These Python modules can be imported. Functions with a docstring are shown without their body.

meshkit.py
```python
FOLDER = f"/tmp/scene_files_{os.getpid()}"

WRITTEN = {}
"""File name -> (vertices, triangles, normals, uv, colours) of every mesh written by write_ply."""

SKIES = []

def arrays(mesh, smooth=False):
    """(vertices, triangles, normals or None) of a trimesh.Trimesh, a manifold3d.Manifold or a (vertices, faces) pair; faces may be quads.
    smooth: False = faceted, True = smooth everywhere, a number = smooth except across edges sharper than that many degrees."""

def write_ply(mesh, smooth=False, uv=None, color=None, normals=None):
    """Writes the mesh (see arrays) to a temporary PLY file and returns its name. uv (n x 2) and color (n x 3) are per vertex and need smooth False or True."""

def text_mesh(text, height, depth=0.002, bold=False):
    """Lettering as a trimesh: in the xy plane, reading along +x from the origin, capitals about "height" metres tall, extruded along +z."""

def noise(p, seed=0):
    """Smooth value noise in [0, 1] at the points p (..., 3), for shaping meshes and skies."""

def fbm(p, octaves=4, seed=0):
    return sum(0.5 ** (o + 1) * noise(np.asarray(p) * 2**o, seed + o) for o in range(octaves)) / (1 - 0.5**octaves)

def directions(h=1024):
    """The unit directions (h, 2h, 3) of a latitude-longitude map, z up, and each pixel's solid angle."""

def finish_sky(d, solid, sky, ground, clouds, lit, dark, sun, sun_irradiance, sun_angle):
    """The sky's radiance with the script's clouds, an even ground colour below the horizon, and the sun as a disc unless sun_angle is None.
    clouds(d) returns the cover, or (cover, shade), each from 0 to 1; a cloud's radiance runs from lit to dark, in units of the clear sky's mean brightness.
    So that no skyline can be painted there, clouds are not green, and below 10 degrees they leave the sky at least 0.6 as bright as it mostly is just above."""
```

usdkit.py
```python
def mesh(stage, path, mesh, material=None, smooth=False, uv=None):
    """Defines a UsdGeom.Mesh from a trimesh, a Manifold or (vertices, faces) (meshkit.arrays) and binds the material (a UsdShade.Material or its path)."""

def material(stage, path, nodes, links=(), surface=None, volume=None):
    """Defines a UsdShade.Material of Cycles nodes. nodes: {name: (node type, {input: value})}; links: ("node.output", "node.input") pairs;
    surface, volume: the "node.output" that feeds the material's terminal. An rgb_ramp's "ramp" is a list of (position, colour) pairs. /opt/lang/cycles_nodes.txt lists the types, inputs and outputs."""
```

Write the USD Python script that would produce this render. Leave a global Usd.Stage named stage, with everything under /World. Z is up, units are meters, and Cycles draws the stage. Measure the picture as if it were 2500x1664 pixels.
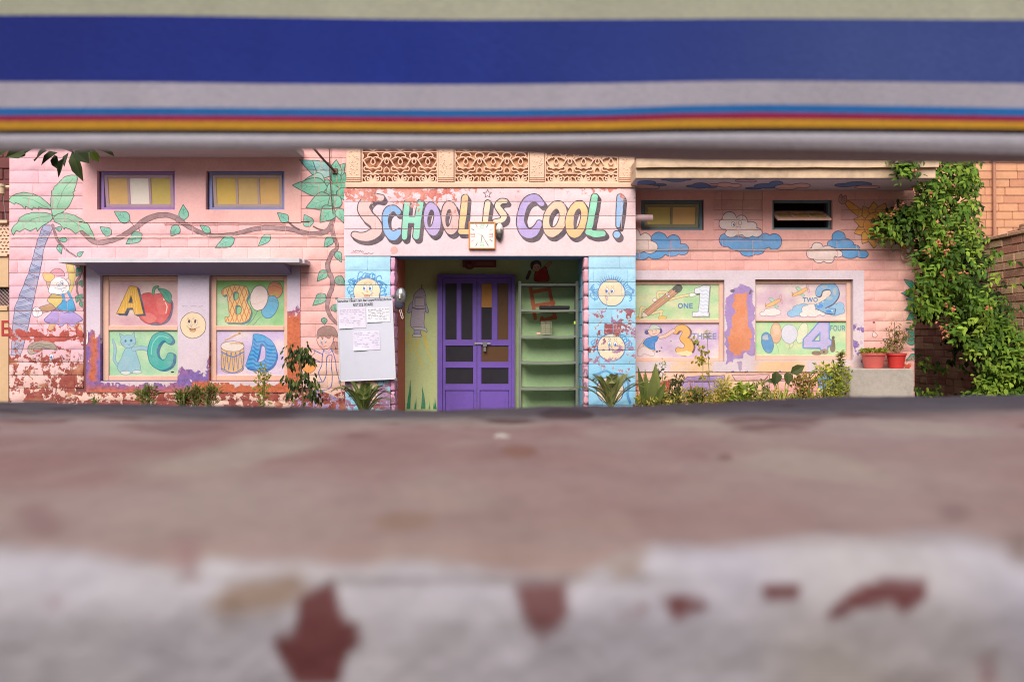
import math, random
import numpy as np
import trimesh, shapely, mapbox_earcut
from shapely.geometry import Polygon, LineString, Point, box as sbox
from shapely import affinity
from shapely.ops import unary_union
import usdkit, meshkit
from pxr import Usd, UsdGeom, UsdShade, UsdLux, Gf, Sdf, Vt

random.seed(7)
RNG = np.random.default_rng(7)
stage = Usd.Stage.CreateInMemory()
UsdGeom.SetStageUpAxis(stage, UsdGeom.Tokens.z)
UsdGeom.SetStageMetersPerUnit(stage, 1.0)
UsdGeom.Xform.Define(stage, '/World')

# ------------------------------------------------------------------ camera, sky, sun, exposure
FPX = 1805.0            # focal length in pixels of the 2500 px wide photograph
CZ = 1.45               # eye height
cam = UsdGeom.Camera.Define(stage, '/World/camera')
cam.CreateHorizontalApertureAttr(36.0)
cam.CreateVerticalApertureAttr(36.0 * 681 / 1024)
cam.CreateFocalLengthAttr(36.0 * FPX / 2500)
cam.CreateClippingRangeAttr(Gf.Vec2f(0.02, 500))
cam.CreateFStopAttr(11.5)
cam.CreateFocusDistanceAttr(10.4)
cam.CreateExposureAttr(1.80)
x_ = UsdGeom.Xformable(cam)
x_.AddTranslateOp().Set(Gf.Vec3d(0, 0, CZ))
x_.AddRotateXOp().Set(90.0)

SUN_EL, SUN_AZ = math.radians(44), math.radians(192)      # azimuth clockwise from +y
SUN_I, SUN_ANG, SKY = 0.40, 46.0, 0.05
d_ = np.array([math.sin(SUN_AZ) * math.cos(SUN_EL), math.cos(SUN_AZ) * math.cos(SUN_EL), math.sin(SUN_EL)])
sun = UsdLux.DistantLight.Define(stage, '/World/sun')
sun.CreateNormalizeAttr(True); sun.CreateIntensityAttr(SUN_I); sun.CreateAngleAttr(SUN_ANG)
sun.CreateColorAttr(Gf.Vec3f(1.0, 0.905, 0.83))
q_ = Gf.Rotation(Gf.Vec3d(0, 0, 1), Gf.Vec3d(*map(float, d_)))
UsdGeom.Xformable(sun).AddTransformOp().Set(Gf.Matrix4d().SetRotate(q_))
UsdGeom.Scope.Define(stage, '/World/Looks')
sky = UsdLux.DomeLight.Define(stage, '/World/sky')
skym = usdkit.material(stage, '/World/Looks/sky_look', {
    's': ('sky_texture', {'sky_type': 'single_scattering', 'sun_disc': False, 'sun_elevation': SUN_EL, 'sun_rotation': SUN_AZ, 'aerosol_density': 1.2}),
    'h': ('hsv', {'saturation': 0.55}),
    'b': ('background_shader', {'strength': SKY})}, [('s.color', 'h.color'), ('h.color', 'b.color')], surface='b.background')
UsdShade.MaterialBindingAPI.Apply(sky.GetPrim()).Bind(skym)

# ------------------------------------------------------------------ helpers
def lin(c):
    c = np.asarray(c, float) / 255.0
    return np.where(c <= 0.04045, c / 12.92, ((c + 0.055) / 1.055) ** 2.4)

GAIN = 0.86
def alb(c):
    v = lin(c) * GAIN; g = (v * [.25, .6, .15]).sum(-1, keepdims=True)
    return np.clip(v * .96 + g * .04, 0.004, 0.85)

def X2(px, Y): return (px - 1250.0) * Y / FPX
def Z2(py, Y): return CZ + (832.0 - py) * Y / FPX
def W(px, py, Y): return np.array([X2(px, Y), Y, Z2(py, Y)])
YL, YP, YR, YB = 10.6, 10.25, 10.6, 11.2
def planeT(Y): a = Y / FPX; return [a, 0, 0, -a, -1250 * a, CZ + 832 * a]
def to_plane(g, Y): return affinity.affine_transform(g, planeT(Y))

_names = {}
def uniq(parent, name):
    k = (parent, name); n = _names.get(k, 0); _names[k] = n + 1
    return f'{parent}/{name}' if n == 0 else f'{parent}/{name}_{n:03d}'
def P(o): return str(o.GetPath()) if hasattr(o, 'GetPath') else o
def tag(o, label=None, cat=None, group=None, kind=None):
    o = o.GetPrim() if hasattr(o, 'GetPrim') else o
    for k, v in (('label', label), ('category', cat), ('group', group), ('kind', kind)):
        if v: o.SetCustomDataByKey(k, v)
    return o
def thing(name, label, cat, group=None, loc=None):
    x = UsdGeom.Xform.Define(stage, uniq('/World', name))
    if loc is not None: x.AddTranslateOp().Set(Gf.Vec3d(*map(float, loc)))
    return tag(x, label, cat, group)
def emit(name, V, F, mat, parent='/World', pv=None, N=None, smooth=False, label=None):
    V = np.asarray(V, float); F = np.asarray(F, int)
    path = uniq(P(parent), name)
    if N is not None or pv is None:
        m = usdkit.mesh(stage, path, (V, F), mat, smooth if N is None else False)
        if N is not None:
            m.CreateNormalsAttr(Vt.Vec3fArray.FromNumpy(np.asarray(N, np.float32))); m.SetNormalsInterpolation('vertex')
    else:
        m = usdkit.mesh(stage, path, (V, F), mat, True if smooth else False)
    if pv:
        api = UsdGeom.PrimvarsAPI(m)
        for k, v in pv.items():
            v = np.asarray(v, np.float32)
            if v.ndim == 2: api.CreatePrimvar(k, Sdf.ValueTypeNames.Color3fArray, 'vertex').Set(Vt.Vec3fArray.FromNumpy(v))
            else: api.CreatePrimvar(k, Sdf.ValueTypeNames.FloatArray, 'vertex').Set(Vt.FloatArray.FromNumpy(v))
    p = m.GetPrim()
    if label: p.SetCustomDataByKey('label', label)
    return p
def emit_tm(name, tm, mat, parent='/World', smooth=30, label=None):
    return emit(name, tm.vertices, tm.faces, mat, parent, smooth=smooth, label=label)

def earcut(poly):
    ext = np.array(poly.exterior.coords)[:-1]
    if not len(poly.interiors):
        if len(ext) == 3: return ext, np.array([[0, 1, 2]])
        rings = [ext]
    else: rings = [ext] + [np.array(r.coords)[:-1] for r in poly.interiors]
    v = np.vstack(rings)
    t = mapbox_earcut.triangulate_float64(v, np.cumsum([len(r) for r in rings]).astype(np.uint32))
    return v, np.asarray(t, int).reshape(-1, 3)
def polys(g):
    if g.is_empty: return []
    if g.geom_type == 'Polygon': return [g] if g.area > 1e-9 else []
    return [p for s in getattr(g, 'geoms', []) for p in polys(s)]

# ------------------------------------------------------------------ basic shapes
def bevel_box(x0, x1, y0, y1, z0, z1, b=0.004):
    m = trimesh.creation.box(extents=(1, 1, 1))
    pts = []
    for sx in (0, 1):
        for sy in (0, 1):
            for sz in (0, 1):
                c = np.array([(x0, x1)[sx], (y0, y1)[sy], (z0, z1)[sz]], float)
                s = np.array([1 - 2 * sx, 1 - 2 * sy, 1 - 2 * sz]) * b
                pts += [c + s * (1, 1, 0), c + s * (1, 0, 1), c + s * (0, 1, 1)]
    return trimesh.convex.convex_hull(np.array(pts))
def plain_box(x0, x1, y0, y1, z0, z1):
    m = trimesh.creation.box(extents=(x1 - x0, y1 - y0, z1 - z0)); m.apply_translation(((x0 + x1) / 2, (y0 + y1) / 2, (z0 + z1) / 2)); return m
def tube(pts, r, n=8, cap=True):
    pts = np.asarray(pts, float); k = len(pts); r = np.broadcast_to(r, (k,))
    t = np.gradient(pts, axis=0); t /= np.linalg.norm(t, axis=1, keepdims=True) + 1e-12
    ref = np.array([0, 0, 1.0]) if abs(t[0, 2]) < 0.9 else np.array([1.0, 0, 0])
    V = []
    for i in range(k):
        u = np.cross(t[i], ref); u /= np.linalg.norm(u) + 1e-12; w = np.cross(u, t[i]); ref = w
        a = np.arange(n) * 2 * np.pi / n
        V.append(pts[i] + r[i] * (np.cos(a)[:, None] * u + np.sin(a)[:, None] * w))
    V = np.vstack(V); F = []
    for i in range(k - 1):
        for j in range(n):
            a, b, c, d = i * n + j, i * n + (j + 1) % n, (i + 1) * n + (j + 1) % n, (i + 1) * n + j
            F += [[a, b, c], [a, c, d]]
    if cap:
        V = np.vstack([V, pts[:1], pts[-1:]]); c0, c1 = len(V) - 2, len(V) - 1
        for j in range(n):
            F += [[c0, (j + 1) % n, j], [c1, (k - 1) * n + j, (k - 1) * n + (j + 1) % n]]
    return trimesh.Trimesh(V, np.array(F), process=False)
def spline(pts, n=10, closed=False):
    p = np.asarray(pts, float); m = len(p)
    if m < 3 and not closed: return p
    out = []
    rng = range(m) if closed else range(m - 1)
    for i in rng:
        if closed: a, b, c, d = p[(i - 1) % m], p[i], p[(i + 1) % m], p[(i + 2) % m]
        else: a, b, c, d = p[max(i - 1, 0)], p[i], p[i + 1], p[min(i + 2, m - 1)]
        t = np.linspace(0, 1, n, endpoint=False)[:, None]
        out.append(0.5 * ((2 * b) + (-a + c) * t + (2 * a - 5 * b + 4 * c - d) * t ** 2 + (-a + 3 * b - 3 * c + d) * t ** 3))
    if not closed: out.append(p[-1:])
    return np.vstack(out)
def extrude_y(poly, y0, y1):
    """polygon in (x, z) made solid from y0 (front) to y1"""
    ms = []
    for p in polys(poly):
        m = trimesh.creation.extrude_polygon(p, y1 - y0, engine='earcut')
        v = np.array(m.vertices)
        m2 = trimesh.Trimesh(np.stack([v[:, 0], y0 + v[:, 2], v[:, 1]], 1), np.array(m.faces)[:, ::-1], process=False)
        ms.append(m2)
    return trimesh.util.concatenate(ms)

# ------------------------------------------------------------------ materials
def L(n): return '/World/Looks/' + n
def painted(name, rough=0.72, bump=0.5, fine=60.0, dist=0.004, edge=0.014, nscale=7.0, fade=0.0):
    """colour from the mesh, worn away to an undercoat where the mesh says the paint has peeled"""
    n = {'g': ('geometry', {}),
         'c': ('attribute', {'attribute': 'col'}), 'u': ('attribute', {'attribute': 'under'}), 'p': ('attribute', {'attribute': 'peel'}),
         'n1': ('noise_texture', {'scale': nscale, 'detail': 7.0, 'roughness': 0.66, 'distortion': 0.4}),
         'a1': ('math', {'math_type': 'multiply_add', 'value2': 0.8, 'value3': -0.4}),
         'a2': ('math', {'math_type': 'add'}),
         'mk': ('map_range', {'range_type': 'smoothstep', 'from_min': 0.5 - edge, 'from_max': 0.5 + edge, 'clamp': True}),
         'n2': ('noise_texture', {'scale': 2.3, 'detail': 5.0, 'roughness': 0.6}),
         'r2': ('rgb_ramp', {'ramp': [(0.25, (0.88, 0.85, 0.84)), (0.5, (1, 1, 1)), (0.8, (1.06, 1.06, 1.05))]}),
         'n3': ('noise_texture', {'scale': 38.0, 'detail': 4.0, 'roughness': 0.7}),
         'r3': ('rgb_ramp', {'ramp': [(0.25, (0.88, 0.87, 0.87)), (0.55, (1, 1, 1)), (0.8, (1.05, 1.05, 1.05))]}),
         'n4': ('noise_texture', {'scale': 21.0, 'detail': 5.0, 'roughness': 0.7}),
         'r4': ('rgb_ramp', {'ramp': [(0.3, (0.6, 0.55, 0.55)), (0.5, (1, 1, 1)), (0.75, (1.25, 1.25, 1.25))]}),
         'um': ('mix', {'mix_type': 'multiply', 'fac': 1.0}),
         'rk': ('map_range', {'range_type': 'smoothstep', 'from_min': 0.462, 'from_max': 0.488, 'to_max': 0.55, 'clamp': True}),
         'mr': ('mix', {'mix_type': 'mix', 'color2': (0.60, 0.50, 0.45)}),
         'nf': ('noise_texture', {'scale': 6.0, 'detail': 6.0, 'roughness': 0.7}), 'kf': ('map_range', {'from_min': 0.42, 'from_max': 0.72, 'to_max': fade, 'clamp': True}),
         'mf': ('mix', {'mix_type': 'mix', 'color2': (0.66, 0.50, 0.49)}),
         'm0': ('mix', {'mix_type': 'mix'}),
         'm1': ('mix', {'mix_type': 'multiply', 'fac': 1.0}), 'm2': ('mix', {'mix_type': 'multiply', 'fac': 1.0}),
         'nb': ('noise_texture', {'scale': fine, 'detail': 6.0, 'roughness': 0.65}),
         'hb': ('math', {'math_type': 'multiply_add', 'value2': -0.35}),
         'b': ('bump', {'strength': bump, 'distance': dist}),
         's': ('principled_bsdf', {'roughness': rough, 'specular_ior_level': 0.25})}
    l = [('g.position', 'n1.vector'), ('g.position', 'n2.vector'), ('g.position', 'n3.vector'), ('g.position', 'n4.vector'), ('g.position', 'nb.vector'),
         ('p.fac', 'a1.value1'), ('a1.value', 'a2.value1'), ('n1.fac', 'a2.value2'), ('a2.value', 'mk.value'),
         ('n4.fac', 'r4.fac'), ('u.color', 'um.color1'), ('r4.color', 'um.color2'),
         ('g.position', 'nf.vector'), ('nf.fac', 'kf.value'), ('kf.result', 'mf.fac'), ('c.color', 'mf.color1'), ('a2.value', 'rk.value'), ('rk.result', 'mr.fac'), ('mf.color', 'mr.color1'), ('mk.result', 'm0.fac'), ('mr.color', 'm0.color1'), ('um.color', 'm0.color2'),
         ('n2.fac', 'r2.fac'), ('n3.fac', 'r3.fac'), ('m0.color', 'm1.color1'), ('r2.color', 'm1.color2'), ('m1.color', 'm2.color1'), ('r3.color', 'm2.color2'),
         ('m2.color', 's.base_color'), ('mk.result', 'hb.value1'), ('nb.fac', 'hb.value3'), ('hb.value', 'b.height'), ('b.normal', 's.normal')]
    return usdkit.material(stage, L(name), n, l, surface='s.BSDF')
def flat(name, col, rough=0.6, bump=0.25, scale=40.0, var=0.12, metal=0.0, spec=0.4, dist=0.003, raw=False):
    c = np.asarray(col, float) if raw else alb(col)
    n = {'g': ('geometry', {}), 'n': ('noise_texture', {'scale': scale, 'detail': 6.0, 'roughness': 0.65}),
         'n2': ('noise_texture', {'scale': scale * 0.13, 'detail': 4.0}),
         'mx': ('math', {'math_type': 'multiply_add', 'value2': 0.5}), 'hf': ('math', {'math_type': 'multiply', 'value2': 0.5}),
         'r': ('rgb_ramp', {'ramp': [(0.2, c * (1 - 1.6 * var)), (0.5, c), (0.8, np.clip(c * (1 + var), 0, 0.9))]}),
         'b': ('bump', {'strength': bump, 'distance': dist}),
         's': ('principled_bsdf', {'roughness': rough, 'metallic': metal, 'specular_ior_level': spec})}
    return usdkit.material(stage, L(name), n, [('g.position', 'n.vector'), ('g.position', 'n2.vector'), ('n.fac', 'hf.value1'), ('n2.fac', 'mx.value1'), ('hf.value', 'mx.value3'),
        ('mx.value', 'r.fac'), ('r.color', 's.base_color'), ('n.fac', 'b.height'), ('b.normal', 's.normal')], surface='s.BSDF')
def leafmat(name, trans=0.3):
    n = {'c': ('attribute', {'attribute': 'col'}),
         's': ('principled_bsdf', {'roughness': 0.6, 'specular_ior_level': 0.18}), 't': ('translucent_bsdf', {}),
         'hs': ('hsv', {'saturation': 1.15, 'value': 1.25, 'hue': 0.485}), 'm': ('mix_closure', {'fac': trans})}
    return usdkit.material(stage, L(name), n, [('c.color', 's.base_color'), ('c.color', 'hs.color'), ('hs.color', 't.color'), ('s.BSDF', 'm.closure1'), ('t.BSDF', 'm.closure2')], surface='m.closure')
# ------------------------------------------------------------------ canvases: wall surfaces that can carry paint
class Canvas:
    def __init__(self, Y): self.Y, self.P, self.N = Y, [], []
    def add(self, P3, N3): self.P.append(P3); self.N.append(N3)
    def tree(self):
        self.PP, self.NN = np.concatenate(self.P), np.concatenate(self.N)
        t = self.PP[:, :, [0, 2]]
        self.tp = shapely.polygons(np.concatenate([t, t[:, :1]], 1))
        self.tr = shapely.STRtree(self.tp)
def fnoise(px, py, s, seed=0, octv=3):
    px = np.asarray(px, float)
    return meshkit.fbm(np.stack([px / s, np.asarray(py, float) / s, np.full_like(px, seed * 3.7)], -1), octv, seed)
def to_px(X, Z, Y): return 1250 + X * FPX / Y, 832 - (Z - CZ) * FPX / Y

def wearpv(V, Y, col, look):
    """col: rgb albedo rows or one rgb; look = (peel fn, under fn)"""
    px, py = to_px(V[:, 0], V[:, 2], Y)
    col = np.broadcast_to(np.asarray(col, float), (len(V), 3))
    return {'col': col, 'peel': np.clip(look[0](px, py), 0, 1), 'under': look[1](px, py)}

def slab(name, parent, mat, poly_px, canvas, front, depth, colfn, look, cell=0.09, label=None):
    """flat plastered surface: polygon (photo px at the canvas plane) at y=front, going back by depth; front carries paint"""
    Y = canvas.Y; g = to_plane(poly_px, Y)
    V, F, n = [], [], 0
    x0, z0, x1, z1 = g.bounds
    nx, nz = max(1, int(math.ceil((x1 - x0) / cell))), max(1, int(math.ceil((z1 - z0) / cell)))
    xs, zs = np.linspace(x0, x1, nx + 1), np.linspace(z0, z1, nz + 1)
    for i in range(nx):
        for j in range(nz):
            for p in polys(g.intersection(sbox(xs[i], zs[j], xs[i + 1], zs[j + 1]))):
                p = shapely.geometry.polygon.orient(p)
                v, f = earcut(p)
                V.append(np.stack([v[:, 0], np.full(len(v), front), v[:, 1]], 1)); F.append(f + n); n += len(v)
    Vf, Ff = np.vstack(V), np.vstack(F)
    P3 = Vf[Ff]; a = np.cross(P3[:, 1] - P3[:, 0], P3[:, 2] - P3[:, 0])
    flip = a[:, 1] > 0; Ff[flip] = Ff[flip][:, ::-1]; P3 = Vf[Ff]
    N3 = np.zeros_like(P3); N3[..., 1] = -1; canvas.add(P3, N3)
    Nn = np.zeros_like(Vf); Nn[:, 1] = -1
    VV, FF, NN = [Vf], [Ff], [Nn]
    for p in polys(g):
        for r in [p.exterior] + list(p.interiors):
            c = np.array(r.coords)
            for (xa, za), (xb, zb) in zip(c[:-1], c[1:]):
                q = np.array([[xa, front, za], [xb, front, zb], [xb, front + depth, zb], [xa, front + depth, za]])
                nn = np.cross(q[1] - q[0], q[3] - q[0]); nn /= np.linalg.norm(nn) + 1e-12
                VV.append(q); FF.append(np.array([[0, 1, 2], [0, 2, 3]]) + n); NN.append(np.tile(nn, (4, 1))); n += 4
    V, F, N = np.vstack(VV), np.vstack(FF), np.vstack(NN)
    px, py = to_px(V[:, 0], V[:, 2], Y)
    return emit(name, V, F, mat, parent, wearpv(V, Y, colfn(px, py), look), N, label=label)

def stone(parent, mat, rect, canvas, colfn, look, amp=0.014, gh=0.0022, gv=0.0010, seed=0, name='stone', front=None):
    """one rock-faced block: rect in plane metres (x0, x1, z0, z1)"""
    x0, x1, z0, z1 = rect; x0 += gv; x1 -= gv; z0 += gh; z1 -= gh
    if x1 - x0 < 0.02 or z1 - z0 < 0.02: return
    Y = canvas.Y; front = Y if front is None else front
    nx, nz = max(3, int(round((x1 - x0) / 0.05))), max(4, int(round((z1 - z0) / 0.04)))
    b = 0.0028
    u, v = np.linspace(0, 1, nx + 1), np.linspace(0, 1, nz + 1)
    U, Vv = np.meshgrid(u, v)
    X, Z = x0 + b + U * (x1 - x0 - 2 * b), z0 + b + Vv * (z1 - z0 - 2 * b)
    e = np.minimum(np.minimum(U, 1 - U) * 5, np.minimum(Vv, 1 - Vv) * 3.2).clip(0, 1)
    r = np.random.default_rng(seed + 11)
    nz_ = meshkit.fbm(np.stack([X * 9, Z * 16, np.full_like(X, seed * 1.37)], -1), 4, seed % 97)
    tilt = r.uniform(-0.003, 0.003) + r.uniform(-0.004, 0.004) * (U - .5) + r.uniform(-0.006, 0.002) * (Vv - .5)
    # chisel wrinkle low on the block, as the dressed stones here have
    wr = np.exp(-((Vv - (0.22 + 0.14 * np.sin(U * r.uniform(4, 9) + r.uniform(0, 6)))) / 0.10) ** 2) * r.uniform(-0.2, 1.0)
    H = e * (amp * (0.35 + 1.3 * (nz_ - 0.4)) + amp * 1.3 * wr) + tilt
    Yv = front - H
    m = nx + 1
    Vf = np.stack([X.ravel(), Yv.ravel(), Z.ravel()], 1)
    I = np.arange(m * (nz + 1)).reshape(nz + 1, m)
    a, bq, c, d = I[:-1, :-1].ravel(), I[:-1, 1:].ravel(), I[1:, 1:].ravel(), I[1:, :-1].ravel()
    Ff = np.vstack([np.stack([a, bq, c], 1), np.stack([a, c, d], 1)])
    fn = np.cross(Vf[Ff[:, 1]] - Vf[Ff[:, 0]], Vf[Ff[:, 2]] - Vf[Ff[:, 0]])
    N = np.zeros_like(Vf)
    for k in range(3): np.add.at(N, Ff[:, k], fn)
    N /= np.linalg.norm(N, axis=1, keepdims=True)
    canvas.add(Vf[Ff], N[Ff])
    ring = np.concatenate([I[0, :], I[1:, -1], I[-1, -2::-1], I[-2:0:-1, 0]])
    k = len(ring); A = Vf[ring]
    B = A.copy(); B[:, 0] = np.where(np.isclose(A[:, 0], x0 + b), x0, np.where(np.isclose(A[:, 0], x1 - b), x1, A[:, 0]))
    B[:, 2] = np.where(np.isclose(A[:, 2], z0 + b), z0, np.where(np.isclose(A[:, 2], z1 - b), z1, A[:, 2])); B[:, 1] = front + 0.006
    C = B.copy(); C[:, 1] = front + 0.024
    n0 = len(Vf); S = np.vstack([A, B, C]); out = S - np.array([(x0 + x1) / 2, 0, (z0 + z1) / 2])
    out = B - A; out[:, 1] = -0.003; out /= np.linalg.norm(out, axis=1, keepdims=True)
    o2 = out.copy(); o2[:, 1] = 0; o2 /= np.linalg.norm(o2, axis=1, keepdims=True)
    NS = np.vstack([N[ring] * .6 + out * .4, out, o2])
    FS = []
    for t in (0, 1):
        for i in range(k):
            j = (i + 1) % k; p, q, rr, s = n0 + t * k + i, n0 + t * k + j, n0 + (t + 1) * k + j, n0 + (t + 1) * k + i
            FS += [[p, s, rr], [p, rr, q]]
    V, F, NN = np.vstack([Vf, S]), np.vstack([Ff, np.array(FS)]), np.vstack([N, NS])
    px, py = to_px(V[:, 0], V[:, 2], Y)
    pv = wearpv(V, Y, colfn(px, py, r.uniform(-1, 1)), look); dp = r.uniform(-.09, .09) * (x1 - x0 < .6); pv['peel'] = np.clip(pv['peel'] + dp * np.clip((pv['peel'] - .12) / .2, 0, 1), 0, 1)
    return emit(name, V, F, mat, parent, pv, NN)

def course_wall(parent, mat, canvas, x0, x1, ys, lens, colfn, look, holes=(), seed=0, amp=0.014, front=None, gh=0.0022, gv=0.0010, ends=True):
    """courses of blocks between the px lines ys; holes: px rects (x0, y0, x1, y1) kept free"""
    r = np.random.default_rng(seed)
    for ci, (ya, yb) in enumerate(zip(ys[:-1], ys[1:])):
        segs = [(x0, x1)]
        for hx0, hy0, hx1, hy1 in holes:
            if min(hy1, yb) - max(hy0, ya) > .6 * (yb - ya):
                segs = [s for a, b in segs for s in ((a, min(b, hx0)), (max(a, hx1), b)) if s[1] - s[0] > 3]
        js = [x0 - r.uniform(0, lens[1])]
        while js[-1] < x1: js.append(js[-1] + r.uniform(*lens))
        for a, b in segs:
            cut = [a] + [j for j in js if a + 12 < j < b - 12] + [b]
            for p, q in zip(cut[:-1], cut[1:]):
                # vertical extent trimmed by holes that only bite into the course
                y0_, y1_ = ya, yb
                for hx0, hy0, hx1, hy1 in holes:
                    if hx0 < q - 2 and hx1 > p + 2:
                        if hy0 <= y0_ + 2 and y0_ < hy1 < y1_: y0_ = hy1
                        if hy1 >= y1_ - 2 and y0_ < hy0 < y1_: y1_ = hy0
                Y = canvas.Y
                stone(parent, mat, (X2(p, Y), X2(q, Y), Z2(y1_, Y), Z2(y0_, Y)), canvas, colfn, look, amp, gh, gv, seed * 1000 + ci * 40 + int(p) % 37, front=front)

# ------------------------------------------------------------------ hand painted figures
INK = (62, 58, 66)
class Mural:
    def __init__(self, canvas, parent, mat, look, off=0.0012):
        self.c, self.parent, self.mat, self.look, self.off = canvas, parent, mat, look, off
        self.items = []; self.T = (0, 0, 1.0)
    def zoom(self, x0, y0, k): self.T = (x0, y0, k); return self
    def px(self, g):
        x0, y0, k = self.T; g = affinity.affine_transform(g, [1 / k, 0, 0, 1 / k, x0, y0])
        def wob(q):       # the unsteady hand of the sign painter
            w = lambda s: meshkit.fbm(np.stack([q[:, 0] / 9, q[:, 1] / 9, np.full(len(q), s)], -1), 2, 5) - .5
            return q + np.stack([w(1.3), w(7.7)], 1) * 2.1
        return shapely.transform(shapely.segmentize(g, 4.0), wob)
    def begin(self, name, label=None): self.items.append((name, label, [])); return self
    def fill(self, g, col):
        g = self.px(g).buffer(0)
        if not g.is_empty: self.items[-1][2].append((g.simplify(0.14), col))
        return self
    def shape(self, g, col, line=INK, w=1.6):
        """w in photo px"""
        k = self.T[2]
        self.fill(g.buffer(w * k / 2), line); return self.fill(g.buffer(-w * k / 2), col)
    def st(self, pts, w, col=INK, smooth=True):
        p = spline(pts, 8) if smooth and len(pts) > 2 else np.asarray(pts, float)
        return self.fill(LineString(p).buffer(w / 2), col)
    def outline(self, g, col=INK, w=1.6):
        return self.fill(g.boundary.buffer(w * self.T[2] / 2), col)
    def finish(self, clip=None):
        c = self.c; c.tree(); cover = None; Y = c.Y
        out = [[] for _ in self.items]
        for ii in range(len(self.items) - 1, -1, -1):
            for g, col in reversed(self.items[ii][2]):
                if clip is not None: g = g.intersection(clip)
                vis = g if cover is None else g.difference(cover)
                cover = g if cover is None else cover.union(g)
                if not vis.is_empty: out[ii].append((to_plane(vis, Y), alb(col)))
        for (name, label, _), lay in zip(self.items, out):
            V, F, N, C, n = [], [], [], [], 0
            for g, col in lay:
                for idx in c.tr.query(g, predicate='intersects'):
                    for p in polys(g.intersection(c.tp[idx])):
                        if p.area < 2e-7: continue
                        v, f = earcut(p)
                        A, B, D = c.PP[idx]
                        den = (B[2] - D[2]) * (A[0] - D[0]) + (D[0] - B[0]) * (A[2] - D[2])
                        wa = ((B[2] - D[2]) * (v[:, 0] - D[0]) + (D[0] - B[0]) * (v[:, 1] - D[2])) / den
                        wb = ((D[2] - A[2]) * (v[:, 0] - D[0]) + (A[0] - D[0]) * (v[:, 1] - D[2])) / den
                        wt = np.stack([wa, wb, 1 - wa - wb], 1)
                        pos = wt @ c.PP[idx]; nor = wt @ c.NN[idx]; nor /= np.linalg.norm(nor, axis=1, keepdims=True)
                        pos[:, 1] -= self.off
                        q = pos[f]; fl = np.cross(q[:, 1] - q[:, 0], q[:, 2] - q[:, 0])[:, 1] > 0
                        f = f.copy(); f[fl] = f[fl][:, ::-1]
                        V.append(pos); N.append(nor); F.append(f + n); C.append(np.tile(col, (len(v), 1))); n += len(v)
            if n:
                V = np.vstack(V)
                emit(name, V, np.vstack(F), self.mat, self.parent, wearpv(V, Y, np.vstack(C), self.look), np.vstack(N), label=label)
def sm(*pts): return Polygon(spline(pts, 7, True)).buffer(0)
def pl(*pts): return Polygon(pts).buffer(0)
def el(cx, cy, rx, ry=None, rot=0):
    g = affinity.scale(Point(0, 0).buffer(1, 20), rx, ry or rx)
    return affinity.translate(affinity.rotate(g, rot, origin=(0, 0)), cx, cy)
def vs(*pts):
    """stroke of varying width: (x, y, diameter)"""
    p = spline(pts, 7); cs = [Point(a, b).buffer(w / 2, 12) for a, b, w in p]
    return unary_union([unary_union([s, t]).convex_hull for s, t in zip(cs[:-1], cs[1:])])
def ring(outer, hole): return outer.difference(hole)
def cloud(*cs): return unary_union([el(*c) for c in cs]).buffer(4).buffer(-4)
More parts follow.
